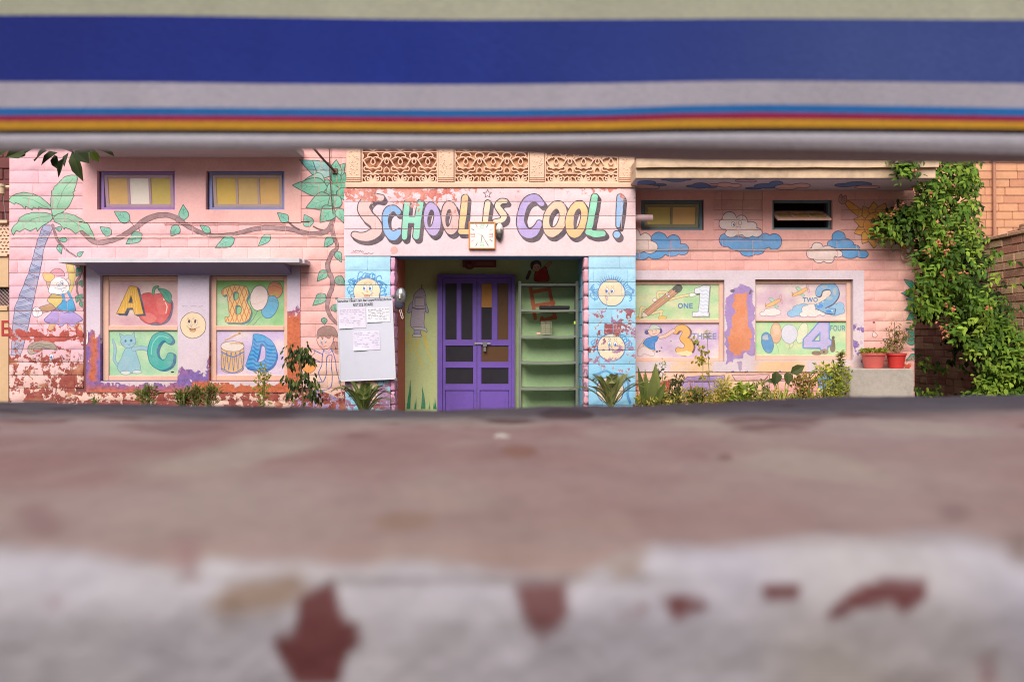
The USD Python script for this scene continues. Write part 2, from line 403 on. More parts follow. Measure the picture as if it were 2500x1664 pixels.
def leafp(bx, by, tx, ty, w, bend=0.12):
    b, t = np.array([bx, by], float), np.array([tx, ty], float); d = t - b; n = np.array([-d[1], d[0]]) / (np.linalg.norm(d) + 1e-9)
    L_ = [b, b + d * .18 + n * w * .42, b + d * .42 + n * w * .5, b + d * .75 + n * w * .24, t, b + d * .75 - n * w * .24, b + d * .42 - n * w * .5, b + d * .18 - n * w * .42]
    return Polygon(np.vstack([spline(L_[:5], 6), spline(L_[4:] + [L_[0]], 6)])).buffer(0)
def painted_leaf(m, bx, by, tx, ty, w, col=(122, 188, 166), lw=1.7, veins=True):
    m.shape(leafp(bx, by, tx, ty, w), col, (70, 92, 84), lw)
    if veins:
        k = m.T[2]; b, t = np.array([bx, by]), np.array([tx, ty]); d = t - b; n = np.array([-d[1], d[0]]) / np.linalg.norm(d) * w * .22
        m.st([b + d * .25, b + d * .78], 0.7 * k, (62, 110, 100), False)
        for f in (.4, .58):
            for s in (1, -1): m.st([b + d * f, b + d * (f + .13) + n * s], 0.6 * k, (62, 110, 100), False)
def sweep(g, dx, dy, n=6): return unary_union([affinity.translate(g, dx * i / n, dy * i / n) for i in range(n + 1)])
def jag(g, amp, freq=0.08, seed=0, step=6):
    """ragged outline"""
    out = []
    for p in polys(g):
        L_ = p.exterior; k = max(12, int(L_.length / step)); q = np.array([L_.interpolate(i / k, True).coords[0] for i in range(k)])
        nz = np.stack([meshkit.fbm(np.stack([q[:, 0] * freq, q[:, 1] * freq, np.full(k, seed + s * 9.1)], -1), 4, seed + s) - .5 for s in (0, 1)], 1)
        out.append(Polygon(q + nz * amp * 2).buffer(0))
    return unary_union(out)
def face(m, cx, cy, s, look=(0, 0), mood='smile', blue=(70, 120, 190), white=(238, 235, 230)):
    """eyes, brows, nose and mouth of the painted round faces; s = radius in zoom px"""
    k = m.T[2]
    for sx in (-1, 1):
        ex = cx + sx * .22 * s + .05 * s
        m.shape(el(ex, cy - .2 * s, .14 * s, .21 * s), white, (110, 115, 120), .9)
        m.fill(el(ex + look[0] * s, cy - .2 * s + look[1] * s, .085 * s, .12 * s), blue)
        for q in (-.05, .05): m.st([(ex + q * s, cy - .5 * s), (ex + q * s * 1.6, cy - .6 * s)], .9 * k, INK, False)
    m.st([(cx + .04 * s, cy - .02 * s), (cx - .06 * s, cy + .06 * s), (cx + .06 * s, cy + .1 * s)], .9 * k)
    if mood == 'smile':
        m.st([(cx - .42 * s, cy + .15 * s), (cx - .2 * s, cy + .32 * s), (cx + .15 * s, cy + .33 * s), (cx + .45 * s, cy + .14 * s)], 1.0 * k)
        m.shape(el(cx - .02 * s, cy + .41 * s, .2 * s, .12 * s), (222, 150, 110), (90, 60, 55), .8)
    elif mood == 'sad':
        m.st([(cx - .3 * s, cy + .3 * s), (cx - .1 * s, cy + .2 * s), (cx + .15 * s, cy + .26 * s), (cx + .35 * s, cy + .5 * s)], 1.0 * k, (150, 110, 100))
    else:
        m.shape(sm((cx - .3 * s, cy + .25 * s), (cx - .12 * s, cy + .3 * s), (cx - .08 * s, cy + .55 * s), (cx - .22 * s, cy + .55 * s)), (232, 190, 165), (180, 100, 90), 1.0)
# ------------------------------------------------------------------ ground
M_ground = flat('courtyard_earth', (96, 86, 80), 0.9, 0.6, 14, 0.25)
V = np.array([[-70, -50, 0], [70, -50, 0], [70, 90, 0], [-70, 90, 0]], float)
tag(emit('ground', V, [[0, 1, 2], [0, 2, 3]], M_ground), 'earth courtyard between the parapet and the school front', kind='structure')

# ------------------------------------------------------------------ school building: walls
M_wall = painted('wall_paint', nscale=10.5, bump=0.7)
M_film = painted('mural_paint', rough=0.68, nscale=10.5, bump=0.7, fade=0.18)
M_plain = painted('plaster_paint', rough=0.7, bump=0.22, fine=45.0)
M_lilac = painted('window_bay_paint', rough=0.7, bump=0.25, fine=45.0, nscale=5.0)
M_mortar = flat('mortar', (122, 72, 74), 0.9, 0.5, 30)
M_stone_cream = flat('carved_cream_stone', (228, 188, 160), 0.85, 0.6, 55, 0.14, dist=0.006)
M_body = flat('rear_masonry', (150, 110, 95), 0.9, 0.4, 12)
school = thing('school_building', 'single storey school with pink block walls, cartoon murals and a purple door', 'building')
ZTOP = 4.75
cL, cP, cR = Canvas(YL), Canvas(YP), Canvas(YR)
def mix3(a, b, t): t = np.clip(t, 0, 1)[..., None]; return np.asarray(a) * (1 - t) + np.asarray(b) * t
# --- left wall
def colL(px, py, tone=0.0):
    t = np.asarray(px) * 0
    c = mix3(alb((236, 184, 190)), alb((238, 182, 176)), (px - 250) / 500)
    c = mix3(c, alb((230, 190, 172)), (py - 850) / 60)
    c = mix3(c, alb((222, 178, 196)), (fnoise(px, py, 120, 61) - .45) * 3 * (px < 330)); return c * (1 + 0.07 * tone + 0.16 * (fnoise(px, py, 60, 3) - .5)[..., None])
def peelL(px, py):
    low = np.interp(py, [700, 745, 790, 803, 808, 832, 836, 865, 870, 960, 1000], [0, .10, .34, .40, .60, .57, .36, .42, .52, .54, .58])
    mid = np.interp(py, [640, 760, 850, 905, 955, 960], [0.05, .12, .30, .36, .38, .55])
    f = np.where(px < 214, low, mid)
    return np.where(py < 560, 0.06 * (fnoise(px, py, 40, 5) > .5), f)
def underL(px, py):
    c = mix3(alb((184, 86, 76)), alb((150, 74, 64)), (py - 800) / 90)
    return mix3(c, alb((206, 150, 112)), np.where((py > 880), (fnoise(px, py, 26, 8) - .56) * 6, 0))
LL = (peelL, underL)
def backing(x0, x1, Y, holes, label):
    g = sbox(X2(x0, Y), -0.05, X2(x1, Y), ZTOP)
    for a, b, c, d in holes: g = g.difference(sbox(X2(a, Y) - .008, Z2(d, Y) - .008, X2(c, Y) + .008, Z2(b, Y) + .008))
    return emit_tm('wall', extrude_y(g, Y + 0.02, Y + 0.30), M_mortar, school, False, label)
wall = backing(22, 850, YL, [(238, 417, 428, 512), (503, 417, 695, 512), (246, 672, 435, 930), (511, 672, 702, 930)], 'pink block wall of the left wing')
cy = [416 + 31.2 * k for k in range(-4, 20)]
course_wall(wall, M_wall, cL, 22, 846, [cy[0]] + cy[1:], (48, 84), colL, LL,
            holes=[(203, 200, 735, 543), (203, 636, 733, 957)], seed=1)
ringU = sbox(203, 280, 735, 543).difference(sbox(238, 417, 428, 512)).difference(sbox(503, 417, 695, 512))
flatpink = lambda px, py, tone=0: mix3(alb((236, 180, 180)), alb((238, 184, 174)), (px - 250) / 500) * (1 + .06 * (fnoise(px, py, 90, 2) - .5)[..., None])
slab('plaster_panel', wall, M_plain, ringU, cL, YL - 0.012, 0.10, flatpink, (lambda px, py: px * 0 + .04, underL))
# lilac window bay
def colBay(px, py, tone=0): return mix3(alb((205, 192, 212)), alb((214, 196, 204)), (py - 650) / 250) * (1 + .08 * (fnoise(px, py, 50, 4) - .5)[..., None])
def peelBay(px, py):
    p = px * 0 + .04
    p = np.where(py > 930, np.interp(py, [930, 944, 957], [.42, .60, .82]), p)
    p = np.maximum(p, np.where(px < 247, np.interp(py, [780, 806, 830, 940], [.0, .45, .72, .78]), 0))
    p = np.maximum(p, np.where(px > 700, np.interp(py, [735, 760, 800, 940], [.15, .50, .80, .85]), 0))
    p = np.maximum(p, np.where((px > 433) & (px < 512), np.interp(py, [840, 872, 900, 928], [.03, .30, .52, .55]), 0))
    return p
def underBay(px, py):
    o, v = alb((196, 104, 68)), alb((128, 100, 166))
    t = np.where((px > 433) & (px < 512) & (py < 929), fnoise(px, py, 26, 9) - .45, .75)
    t = np.where(px < 247, np.interp(np.abs(px - 230 + 30 * (fnoise(px, py, 18, 19) - .5)), [3, 13], [1.0, .0]) * np.interp(py, [800, 822], [0, 1]), t)
    t = np.where(px > 700, np.interp(py, [750, 775], [.2, 1]), t)
    t = np.where((py > 929), np.where(px < 470, .25 + 1.2 * (fnoise(px, py, 30, 6) - .45) + (py - 940) / 22, 1), t)
    return mix3(v, o, t)
bay = sbox(212, 640, 733, 957).difference(sbox(246, 672, 435, 930)).difference(sbox(511, 672, 702, 930))
slab('window_surround', wall, M_lilac, bay, cL, YL - 0.015, 0.12, colBay, (peelBay, underBay), cell=0.035, label='pale lilac plaster round two boarded windows, peeling to purple and orange')

# --- porch front
def colP(px, py, tone=0):
    c = mix3(alb((233, 203, 212)), alb((236, 204, 206)), (px - 850) / 700)
    return c * (1 + .04 * tone + .08 * (fnoise(px, py, 70, 12) - .5)[..., None])
def peelP(px, py):
    a = np.interp(py, [459, 470, 492, 500, 528, 545], [.52, .50, .42, .30, .24, .05])
    b = np.interp(py, [459, 466, 480, 500, 530], [.42, .38, .30, .24, .08])
    return np.clip(np.where(px < 1170, a, b) + .3 * (fnoise(px, py, 130, 15) - .5) * (py < 535), 0, 1)
underP = lambda px, py: mix3(alb((204, 120, 108)), alb((220, 150, 136)), (fnoise(px, py, 40, 71) - .4) * 4)
wallP = emit_tm('wall', plain_box(X2(841, YP), X2(1551, YP), YP + 0.02, YP + 0.40, Z2(624, YP), Z2(459, YP)), M_mortar, school, False, 'pale pink lintel wall over the porch with painted greeting')
course_wall(wallP, M_wall, cP, 840, 1552, [459, 492, 527, 559], (100, 190), colP, (peelP, underP), seed=2, amp=0.007, gv=0.0008)
slab('plaster_panel', wallP, M_plain, sbox(840, 560, 1552, 624.5), cP, YP - 0.004, 0.03, colP, (lambda px, py: px * 0 + .08, underP))
# pillars
def colB(px, py, tone=0):
    c = mix3(alb((166, 212, 234)), alb((140, 198, 226)), (py - 640) / 220)
    return c * (1 + .05 * tone + .18 * (fnoise(px, py, 26, 21) - .5)[..., None])
def peelB(px, py):
    r = np.interp(py, [640, 690, 700, 745, 755, 785, 790, 815, 820, 850, 858, 880, 890, 950], [.06, .10, .2, .2, .46, .46, .44, .44, .38, .4, .42, .42, .36, .3])
    l = np.interp(py, [640, 880, 935, 990], [.06, .1, .5, .48])
    return np.where(px > 1200, r, l)
def underB(px, py): return mix3(alb((160, 122, 156)), alb((146, 84, 84)), (fnoise(px, py, 34, 23) - .48) * 8)
LB = (peelB, underB)
for (a, b) in ((842, 953), (1437, 1552)):
    w = emit_tm('pillar', plain_box(X2(a + 1, YP), X2(b - 1, YP), YP + 0.02, YP + 0.42, -0.05, Z2(624, YP)), M_mortar, school, False, 'sky blue block pillar of the porch with painted faces')
    ys = [626] + [655 + 33.3 * k for k in range(0, 12)] if a > 1000 else [626, 660, 696, 728, 761, 794, 826, 859, 891, 923, 955, 988, 1021]
    course_wall(w, M_wall, cP, a, b, ys, (54, 90), colB, LB, seed=3 + (a > 1000), amp=0.009, gv=0.0012)
    # rough pink quoins on the opening's edge
    for i, (ya, yb) in enumerate(zip(ys[:-1], ys[1:])):
        cx = b + 5.5 if a < 1000 else a - 5.5
        z0, z1 = Z2(yb, YP) + .006, Z2(ya, YP) - .006
        m = trimesh.creation.icosphere(subdivisions=2); v = np.array(m.vertices)
        v = np.sign(v) * np.abs(v) ** 0.45
        v = v * [0.036, 0.13, (z1 - z0) / 2 + .008] + [X2(cx, YP), YP + 0.13, (z0 + z1) / 2]
        v += (meshkit.fbm(v * 16, 3, i)[:, None] - .5) * 0.036 * np.array([1, .6, .3])
        px, py = to_px(v[:, 0], v[:, 2], YP)
        cc = alb((226, 160, 190)) if a < 1000 else alb((224, 164, 178))
        emit('quoin', v, m.faces, M_wall, w, {'col': np.broadcast_to(cc, v.shape) * (1 + .1 * RNG.uniform(-1, 1)), 'peel': px * 0 + .30 + .15 * (i > 7), 'under': np.broadcast_to(alb((150, 110, 140)), v.shape)}, smooth=True)

# --- right wall
def colR(px, py, tone=0):
    c = mix3(alb((238, 176, 170)), alb((236, 174, 166)), (px - 1550) / 650)
    c = mix3(c, alb((232, 190, 156)), (py - 895) / 25 * (px < 1880))
    c = mix3(c, alb((236, 188, 168)), (fnoise(px, py, 130, 62) - .48) * 3); return c * (1 + .06 * tone + .15 * (fnoise(px, py, 60, 31) - .5)[..., None])
def peelR(px, py):
    p = np.interp(py, [880, 905, 925, 990], [.05, .30, .42, .40]) * np.interp(px, [1600, 1720, 1800], [1.1, .7, .35])
    return np.maximum(p, np.where((px > 2180) & (py > 860), np.interp(py, [860, 885, 905], [.2, .45, .45]), .03))
underR = lambda px, py: mix3(alb((196, 84, 62)), alb((150, 60, 48)), (fnoise(px, py, 30, 33) - .45) * 5)
LR = (peelR, underR)
wallR = backing(1540, 2231, YR, [(1565, 488, 1718, 562), (1885, 488, 2032, 561), (1545, 683, 1768, 882), (1843, 682, 2082, 878)], 'salmon pink block wall of the right wing')
rows = [465] + [488 + 24.55 * k for k in range(0, 23)]
course_wall(wallR, M_wall, cR, 1545, 2233, rows, (42, 74), colR, LR,
            holes=[(1400, 400, 1742, 586), (1861, 400, 2052, 586), (1400, 660, 2108, 907)], seed=5, gh=0.0018)
flatR = lambda px, py, tone=0: mix3(alb((240, 174, 166)), alb((240, 178, 166)), (px - 1550) / 500) * (1 + .06 * (fnoise(px, py, 90, 2) - .5)[..., None])
zz = (lambda px, py: px * 0 + .04, underR)
slab('plaster_panel', wallR, M_plain, sbox(1540, 462, 1742, 586).difference(sbox(1565, 488, 1718, 562)), cR, YR - 0.010, 0.10, flatR, zz)
slab('plaster_panel', wallR, M_plain, sbox(1861, 462, 2052, 586).difference(sbox(1885, 488, 2032, 561)), cR, YR - 0.010, 0.10, flatR, zz)
def colBR(px, py, tone=0):
    c = mix3(alb((215, 200, 208)), alb((212, 196, 202)), (py - 660) / 200)
    c = mix3(c, alb((232, 192, 150)), np.where(py > 881, (fnoise(px, py, 90, 35) - .42) * 7, 0))
    return c * (1 + .06 * (fnoise(px, py, 40, 36) - .5)[..., None])
def peelBR(px, py):
    p = px * 0 + .04
    p = np.maximum(p, np.where((px > 2080) & (py > 760), np.interp(py, [760, 800, 870, 882], [.1, .46, .42, .1]), 0))
    p = np.maximum(p, np.where(py > 881, np.interp(py, [881, 898, 907], [.12, .2, .42]), 0))
    return p
underBR = lambda px, py: np.broadcast_to(alb((140, 112, 172)), px.shape + (3,))
bayR = sbox(1540, 660, 2108, 907).difference(sbox(1520, 683, 1768, 882)).difference(sbox(1843, 682, 2082, 878))
slab('window_surround', wallR, M_lilac, bayR, cR, YR - 0.014, 0.12, colBR, (peelBR, underBR), cell=0.035, label='pale lilac plaster round the two number windows, worn at the foot')

# --- roofs, canopies, rear volume
emit_tm('rear_volume', plain_box(X2(22, YL), X2(2231, YL), YL + 1.9, YL + 6.5, -0.05, ZTOP), M_body, school, False)
emit_tm('side_wall', plain_box(X2(2231, YL) - 0.3, X2(2231, YL), YL + 0.34, YL + 1.9, -0.05, ZTOP), M_body, school, False)
emit_tm('side_wall', plain_box(X2(22, YL), X2(22, YL) + .3, YL + 0.34, YL + 1.9, -0.05, ZTOP), M_body, school, False)
emit_tm('roof', plain_box(X2(22, YL) - .05, X2(2231, YL) + .05, YL + 0.0, YL + 6.5, ZTOP, ZTOP + .14), M_body, school, False)
M_canopy = flat('canopy_concrete', (188, 172, 176), 0.85, 0.4, 25)
M_white = flat('whitewashed_slab', (198, 192, 198), 0.8, 0.5, 30, 0.15)
# canopy above the upper windows of the left wing
Yc = YL - 0.62
emit_tm('canopy', bevel_box(X2(204, YL), X2(742, YL), Yc, YL + .05, Z2(385, YL), Z2(385, YL) + .10, .006), M_canopy, school, 20, 'grey concrete canopy over the upper windows')
# sunshade above the lettered windows
Yc = YL - 0.40
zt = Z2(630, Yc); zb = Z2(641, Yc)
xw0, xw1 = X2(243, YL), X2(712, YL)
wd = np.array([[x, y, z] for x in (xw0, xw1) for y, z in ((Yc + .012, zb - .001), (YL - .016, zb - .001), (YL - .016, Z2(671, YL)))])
emit_tm('sloped_lintel', trimesh.convex.convex_hull(wd), flat('lilac_haunch_shaded', (132, 124, 164), .75, .25, 25, .08), school, False, 'lilac sloping underside of the sunshade, its shade painted in')  # slate tone puts the shade under the slab into the colour
m = bevel_box(X2(142, Yc), X2(731, Yc), Yc, YL + .0, zb, zt, .004)
emit_tm('sunshade', m, M_white, school, 20, 'white sunshade slab above the lettered windows')
emit_tm('sunshade_end', bevel_box(X2(731, Yc) + .001, X2(737.5, Yc), Yc + .12, YL, zb, zt, .004), M_white, school, 20)
# eave above the right wing
Ye = YR - 0.82
M_eave = flat('stained_eave_concrete', (200, 172, 142), 0.85, 0.55, 7, 0.42, dist=0.008)
emit_tm('eave', bevel_box(X2(1553, Ye), X2(2288, Ye), Ye + .03, YR + .06, Z2(434, Ye), Z2(409.5, Ye), .006), M_eave, school, 20, 'stained cream concrete eave over the right wing')
vv = []
xs = np.linspace(X2(1553, Ye), X2(2290, Ye), 60)
lowb = Z2(409, Ye) + .012 * (meshkit.fbm(np.stack([xs * 3, xs * 0, xs * 0], 1), 3, 4) - .5)
topb = Z2(388, Ye) - .03 * (xs - xs[0]) / (xs[-1] - xs[0])
poly = Polygon(list(zip(xs, lowb)) + list(zip(xs[::-1], topb[::-1])))
emit_tm('eave_ledge', extrude_y(poly, Ye - .02, YR + .05), M_eave, school, False, 'cream slab edge resting on the eave')
# soffit board with painted clouds
zs = Z2(434, Ye) - 0.003
M_soffit = flat('soffit_paint', (186, 176, 196), 0.8, 0.2, 30)
emit_tm('soffit', plain_box(X2(1553, Ye) + .01, X2(2284, Ye), Ye + .05, YR + .02, zs - .004, zs), M_soffit, school, False, 'pale lilac underside of the eave painted with clouds')
M_flatpaint = painted('soffit_mural_paint', bump=0.1)
def soffit_pt(p):
    Y = FPX * (zs - .006 - CZ) / (832 - p[:, 1]); return np.stack([(p[:, 0] - 1250) * Y / FPX, Y, np.full(len(p), zs - .006)], 1)
def soffit_paint(name, layers, label):
    V, F, C, n = [], [], [], 0
    cover = None
    for g, col in reversed(layers):
        vis = g if cover is None else g.difference(cover); cover = g if cover is None else cover.union(g)
        for p in polys(vis.intersection(sbox(1556, 437.5, 2280, 466.5))):
            v, f = earcut(p); V.append(soffit_pt(v)); F.append(f + n); C.append(np.tile(alb(col), (len(v), 1))); n += len(v)
    if n:
        V = np.vstack(V); emit(name, V, np.vstack(F), M_flatpaint, school, {'col': np.vstack(C), 'peel': np.zeros(n), 'under': np.zeros((n, 3)) + .2}, label=label)
def zt9(g): return affinity.affine_transform(g, [1 / 5.406, 0, 0, 1 / 5.406, 1540, 370])
def cl(outs, col):
    g = zt9(cloud(*outs)); return [(g.buffer(.7), (58, 62, 92)), (g.buffer(-.5), col)]
BL, PK = (92, 124, 184), (214, 176, 178)
soffit_paint('painted_cloud', cl([(210, 410, 120, 25), (110, 425, 60, 20), (380, 440, 90, 14)], BL) + cl([(160, 465, 170, 30), (320, 470, 60, 20)], PK), 'blue and pink cloud on the soffit')
soffit_paint('painted_cloud', cl([(600, 370, 140, 28), (480, 368, 80, 12), (730, 368, 70, 12)], BL), 'blue cloud on the soffit')
soffit_paint('painted_cloud', cl([(920, 450, 110, 36), (820, 458, 90, 14), (1050, 465, 90, 14)], BL) + cl([(1240, 440, 100, 32), (1110, 440, 80, 14), (1380, 450, 80, 24)], PK), 'blue and pink cloud on the soffit')
soffit_paint('painted_cloud', cl([(1480, 385, 100, 18), (1600, 390, 60, 14)], (190, 160, 178)), 'pink cloud on the soffit')
soffit_paint('painted_cloud', cl([(1800, 455, 170, 30), (1920, 420, 90, 30), (1620, 485, 110, 12)], BL) + cl([(2050, 470, 150, 36), (2250, 450, 120, 30)], PK), 'blue and pink cloud on the soffit')
soffit_paint('painted_cloud', cl([(2820, 445, 130, 22), (3000, 425, 160, 26), (3120, 430, 60, 20)], BL) + cl([(3120, 470, 170, 22)], PK), 'blue and pink cloud on the soffit')
def ellipsoid(c, r, sub=3, pw=1.0):
    m = trimesh.creation.icosphere(subdivisions=sub); v = np.array(m.vertices); v = np.sign(v) * np.abs(v) ** pw
    m.vertices = v * r + c; return m
# ------------------------------------------------------------------ windows
def glassy(name, col, rough=0.25):
    return flat(name, col, rough, 0.05, 12, 0.10, spec=0.5)
M_pane = [glassy('pane_amber', (232, 186, 116)), glassy('pane_pale', (250, 238, 222)), glassy('pane_olive', (214, 190, 104)), glassy('pane_ochre', (228, 192, 98)), glassy('pane_sand', (226, 190, 124))]
M_purple = flat('purple_gloss_paint', (150, 116, 184), 0.45, 0.2, 30, 0.1)
M_mauve = flat('mauve_sash_paint', (190, 156, 166), 0.5, 0.2, 30, 0.1)
M_bluew = flat('blue_gloss_paint', (124, 132, 186), 0.45, 0.2, 30, 0.1)
M_greysash = flat('grey_sash_paint', (186, 160, 150), 0.5, 0.2, 30, 0.1)
M_teal = flat('teal_gloss_paint', (92, 122, 132), 0.45, 0.2, 30, 0.12)
M_olivesash = flat('olive_sash_paint', (150, 140, 104), 0.5, 0.2, 30, 0.1)
M_peach = flat('peach_frame_paint', (222, 178, 156), 0.6, 0.3, 35, 0.14)
M_dark = flat('dark_glass', (46, 44, 50), 0.25, 0.05, 10, 0.2)
M_black = flat('black_plastic', (34, 34, 38), 0.4, 0.1)
M_metal = flat('dull_metal', (140, 138, 136), 0.4, 0.2, 50, 0.15, metal=0.7)
def frame_mesh(px, y0, y1, Y, w, b=0.004):
    """bars of a rectangular frame: stiles full height, rails between; w in metres"""
    x0, x1, z1, z0 = X2(px[0], Y), X2(px[2], Y), Z2(px[1], Y), Z2(px[3], Y)
    return [bevel_box(x0, x0 + w, y0, y1, z0, z1, b), bevel_box(x1 - w, x1, y0, y1, z0, z1, b),
            bevel_box(x0 + w, x1 - w, y0, y1, z1 - w, z1, b), bevel_box(x0 + w, x1 - w, y0, y1, z0, z0 + w, b)]
cat_ = trimesh.util.concatenate
def vent_window(px, Y, M_f, M_s, panes, tilt, label, fw=0.042, npx=None):
    w = UsdGeom.Xform.Define(stage, uniq(P(school), 'window')); tag(w, label)
    emit_tm('frame', cat_(frame_mesh(px, Y + .03, Y + .10, Y, fw)), M_f, w, 20)
    x0, x1, z1, z0 = X2(px[0], Y) + fw + .006, X2(px[2], Y) - fw - .006, Z2(px[1], Y) - fw - .006, Z2(px[3], Y) + fw + .006
    cx, cz, cy = (x0 + x1) / 2, (z0 + z1) / 2, Y + .058
    n = len(panes); sw = 0.048; mw = 0.036
    hw, hh = (x1 - x0) / 2, (z1 - z0) / 2
    bars = [bevel_box(-hw, -hw + sw, -.015, .015, -hh, hh, .003), bevel_box(hw - sw, hw, -.015, .015, -hh, hh, .003),
            bevel_box(-hw + sw, hw - sw, -.015, .015, hh - sw, hh, .003), bevel_box(-hw + sw, hw - sw, -.015, .015, -hh, -hh + sw, .003)]
    pw = (2 * hw - 2 * sw - (n - 1) * mw) / n; ps = []
    for i in range(n):
        a = -hw + sw + i * (pw + mw)
        if i: bars.append(bevel_box(a - mw, a, -.013, .013, -hh + sw, hh - sw, .003))
        ps.append(plain_box(a, a + pw, -.003, .003, -hh + sw, hh - sw))
    R = trimesh.transformations.rotation_matrix(math.radians(tilt), (1, 0, 0)); R[:3, 3] = (cx, cy, cz)
    m = cat_(bars); m.apply_transform(R); emit_tm('sash', m, M_s, w, 20)
    for p, c in zip(ps, panes): p.apply_transform(R); emit_tm('pane', p, M_pane[c], w, False)
vent_window((244, 417, 428, 512), YL, M_purple, M_mauve, (0, 1, 2), 6, 'purple framed vent window with a white middle pane')
vent_window((509, 417, 695, 512), YL, M_bluew, M_greysash, (3, 4, 0), 6, 'blue framed vent window with amber panes')
vent_window((1566, 488, 1716, 562), YR, M_teal, M_olivesash, (2, 0), 6, 'teal framed vent window with two amber panes')
vent_window((1886, 488, 2030, 561), YR, M_teal, M_peach, (4, 0, 4), -62, 'teal framed vent window tilted open', fw=0.034)

def boarded(outer, p1, p2, Y, colfns, label):
    w = UsdGeom.Xform.Define(stage, uniq(P(school), 'window')); tag(w, label)
    ob = to_plane(sbox(outer[0], outer[1], outer[2], outer[3]), Y).bounds
    bars = []
    a, b = to_plane(sbox(*p1), Y).bounds, to_plane(sbox(*p2), Y).bounds
    y0, y1 = Y + .045, Y + .10
    bars += [bevel_box(ob[0], a[0], y0, y1, ob[1], ob[3], .005), bevel_box(a[2], ob[2], y0, y1, ob[1], ob[3], .005),
             bevel_box(a[0], a[2], y0 + .002, y1, a[3], ob[3], .005), bevel_box(a[0], a[2], y0 + .002, y1, ob[1], b[1], .005),
             bevel_box(a[0], a[2], y0 - .006, y1, b[3], a[1], .006)]
    emit_tm('frame', cat_(bars), M_peach, w, 20)
    cs = []
    for p, fn in zip((p1, p2), colfns):
        c = Canvas(Y)
        slab('panel', w, M_board, sbox(p1[0] - 2, p[1] - 2, p1[2] + 2, p[3] + 2), c, Y + .066, .012, fn, (lambda px, py: px * 0 + .05, lambda px, py: np.broadcast_to(alb((200, 180, 160)), px.shape + (3,))), cell=.02)
        cs.append(c)
    return w, cs
M_board = painted('board_paint', rough=0.6, bump=0.12, fine=30)
def washes(*stops, s=45, seed=0, vert=None):
    """hand-brushed board: colours drift between the given ones"""
    A = [alb(c) for c in stops]
    def f(px, py, tone=0):
        t = np.clip((fnoise(px, py * 1.6, s, seed, 4) - .28) / .44, 0, .999) * (len(A) - 1)
        i = t.astype(int); w = (t - i)[..., None]; arr = np.array(A + [A[-1]])
        c = arr[i] * (1 - w) + arr[i + 1] * w
        if vert is not None: c = mix3(c, alb(vert[0]), np.interp(py, [vert[1], vert[2]], [1, 0]) * (.5 + fnoise(px, py, 30, seed + 3)))
        return c
    return f
win1, (cA, cC) = boarded((247, 673, 434, 929), (261, 685, 430, 795), (263, 806, 430, 917), YL,
    (washes((206, 160, 172), (214, 178, 178), (222, 200, 186), seed=41), washes((150, 196, 160), (168, 204, 166), (206, 210, 172), seed=42)), 'boarded window painted with A, an apple, C and a cat')
win2, (cBp, cD) = boarded((512, 673, 701, 929), (525, 684, 691, 794), (527, 806, 692, 916), YL,
    (washes((140, 190, 130), (160, 200, 150), (196, 212, 176), seed=43, vert=((120, 172, 88), 684, 730)), washes((196, 174, 212), (206, 188, 216), (222, 204, 206), seed=44)), 'boarded window painted with B, balloons and D')
win3, (c1, c3) = boarded((1530, 683, 1768, 882), (1540, 693, 1758, 779), (1540, 788, 1758, 873), YR,
    (washes((160, 202, 150), (184, 208, 160), (214, 212, 170), seed=45), washes((198, 168, 204), (208, 186, 208), (228, 206, 198), seed=46)), 'boarded window painted with ONE and THREE')
win4, (c2, c4) = boarded((1843, 682, 2081, 878), (1848, 691, 2070, 779), (1848, 784, 2070, 867), YR,
    (washes((208, 176, 192), (216, 192, 196), (226, 212, 196), seed=47), washes((160, 212, 160), (184, 214, 164), (212, 214, 170), seed=48)), 'boarded window painted with TWO and FOUR')

# ------------------------------------------------------------------ porch interior
cB = Canvas(YB)
def colPorch(px, py, tone=0):
    c = mix3(alb((182, 194, 136)), alb((182, 198, 136)), (px - 1000) / 400)
    c = mix3(c, alb((170, 204, 150)), (px - 1255) / 30)
    return c * (1 + .14 * (fnoise(px, py, 60, 51) - .5)[..., None])
xl, xr = X2(989, YB), X2(1412, YB)
ztop = Z2(596, YP)
zi = (lambda px, py: px * 0 + .07, lambda px, py: np.broadcast_to(alb((190, 186, 150)), px.shape + (3,)))
wallB = emit_tm('wall', plain_box(xl - .1, xr + .1, YB + .014, YB + .2, -0.05, ztop + .1), M_body, school, False, 'green rear wall of the porch with a painted rocket')
slab('plaster_panel', wallB, M_plain, sbox(986, 560, 1415, 1070), cB, YB, .012, colPorch, zi)
M_red = flat('porch_red_side', (198, 100, 76), 0.7, 0.3, 25, 0.14)
M_bl = flat('porch_blue_side', (112, 170, 196), 0.7, 0.5, 22, 0.2)
emit_tm('side_wall', plain_box(xl - .3, xl, YP + .27, YB - .002, -.05, ztop), M_red, school, False, 'red painted side wall inside the porch')
sw = emit_tm('side_wall', plain_box(xr + .004, xr + .3, YP + .27, YB - .002, -.05, ztop), M_bl, school, False, 'blue block side wall inside the porch')
for i in range(13):
    for j in range(3):
        z1 = Z2(626, YP) - i * .189; z0 = z1 - .183; ya = YP + .28 + j * .21 + (.1 if i % 2 else 0)
        if ya + .2 < YB - .01 and z0 > -.04: emit_tm('stone', bevel_box(xr - .012, xr + .004, ya, ya + .203, z0, z1, .006), M_bl, sw, 20)
emit_tm('porch_ceiling', plain_box(xl - .3, xr + .3, YP + .401, YB, ztop, ztop + .1), M_greysash, school, False)
M_lintelblue = flat('lintel_blue', (92, 138, 186), 0.7, 0.2, 25)
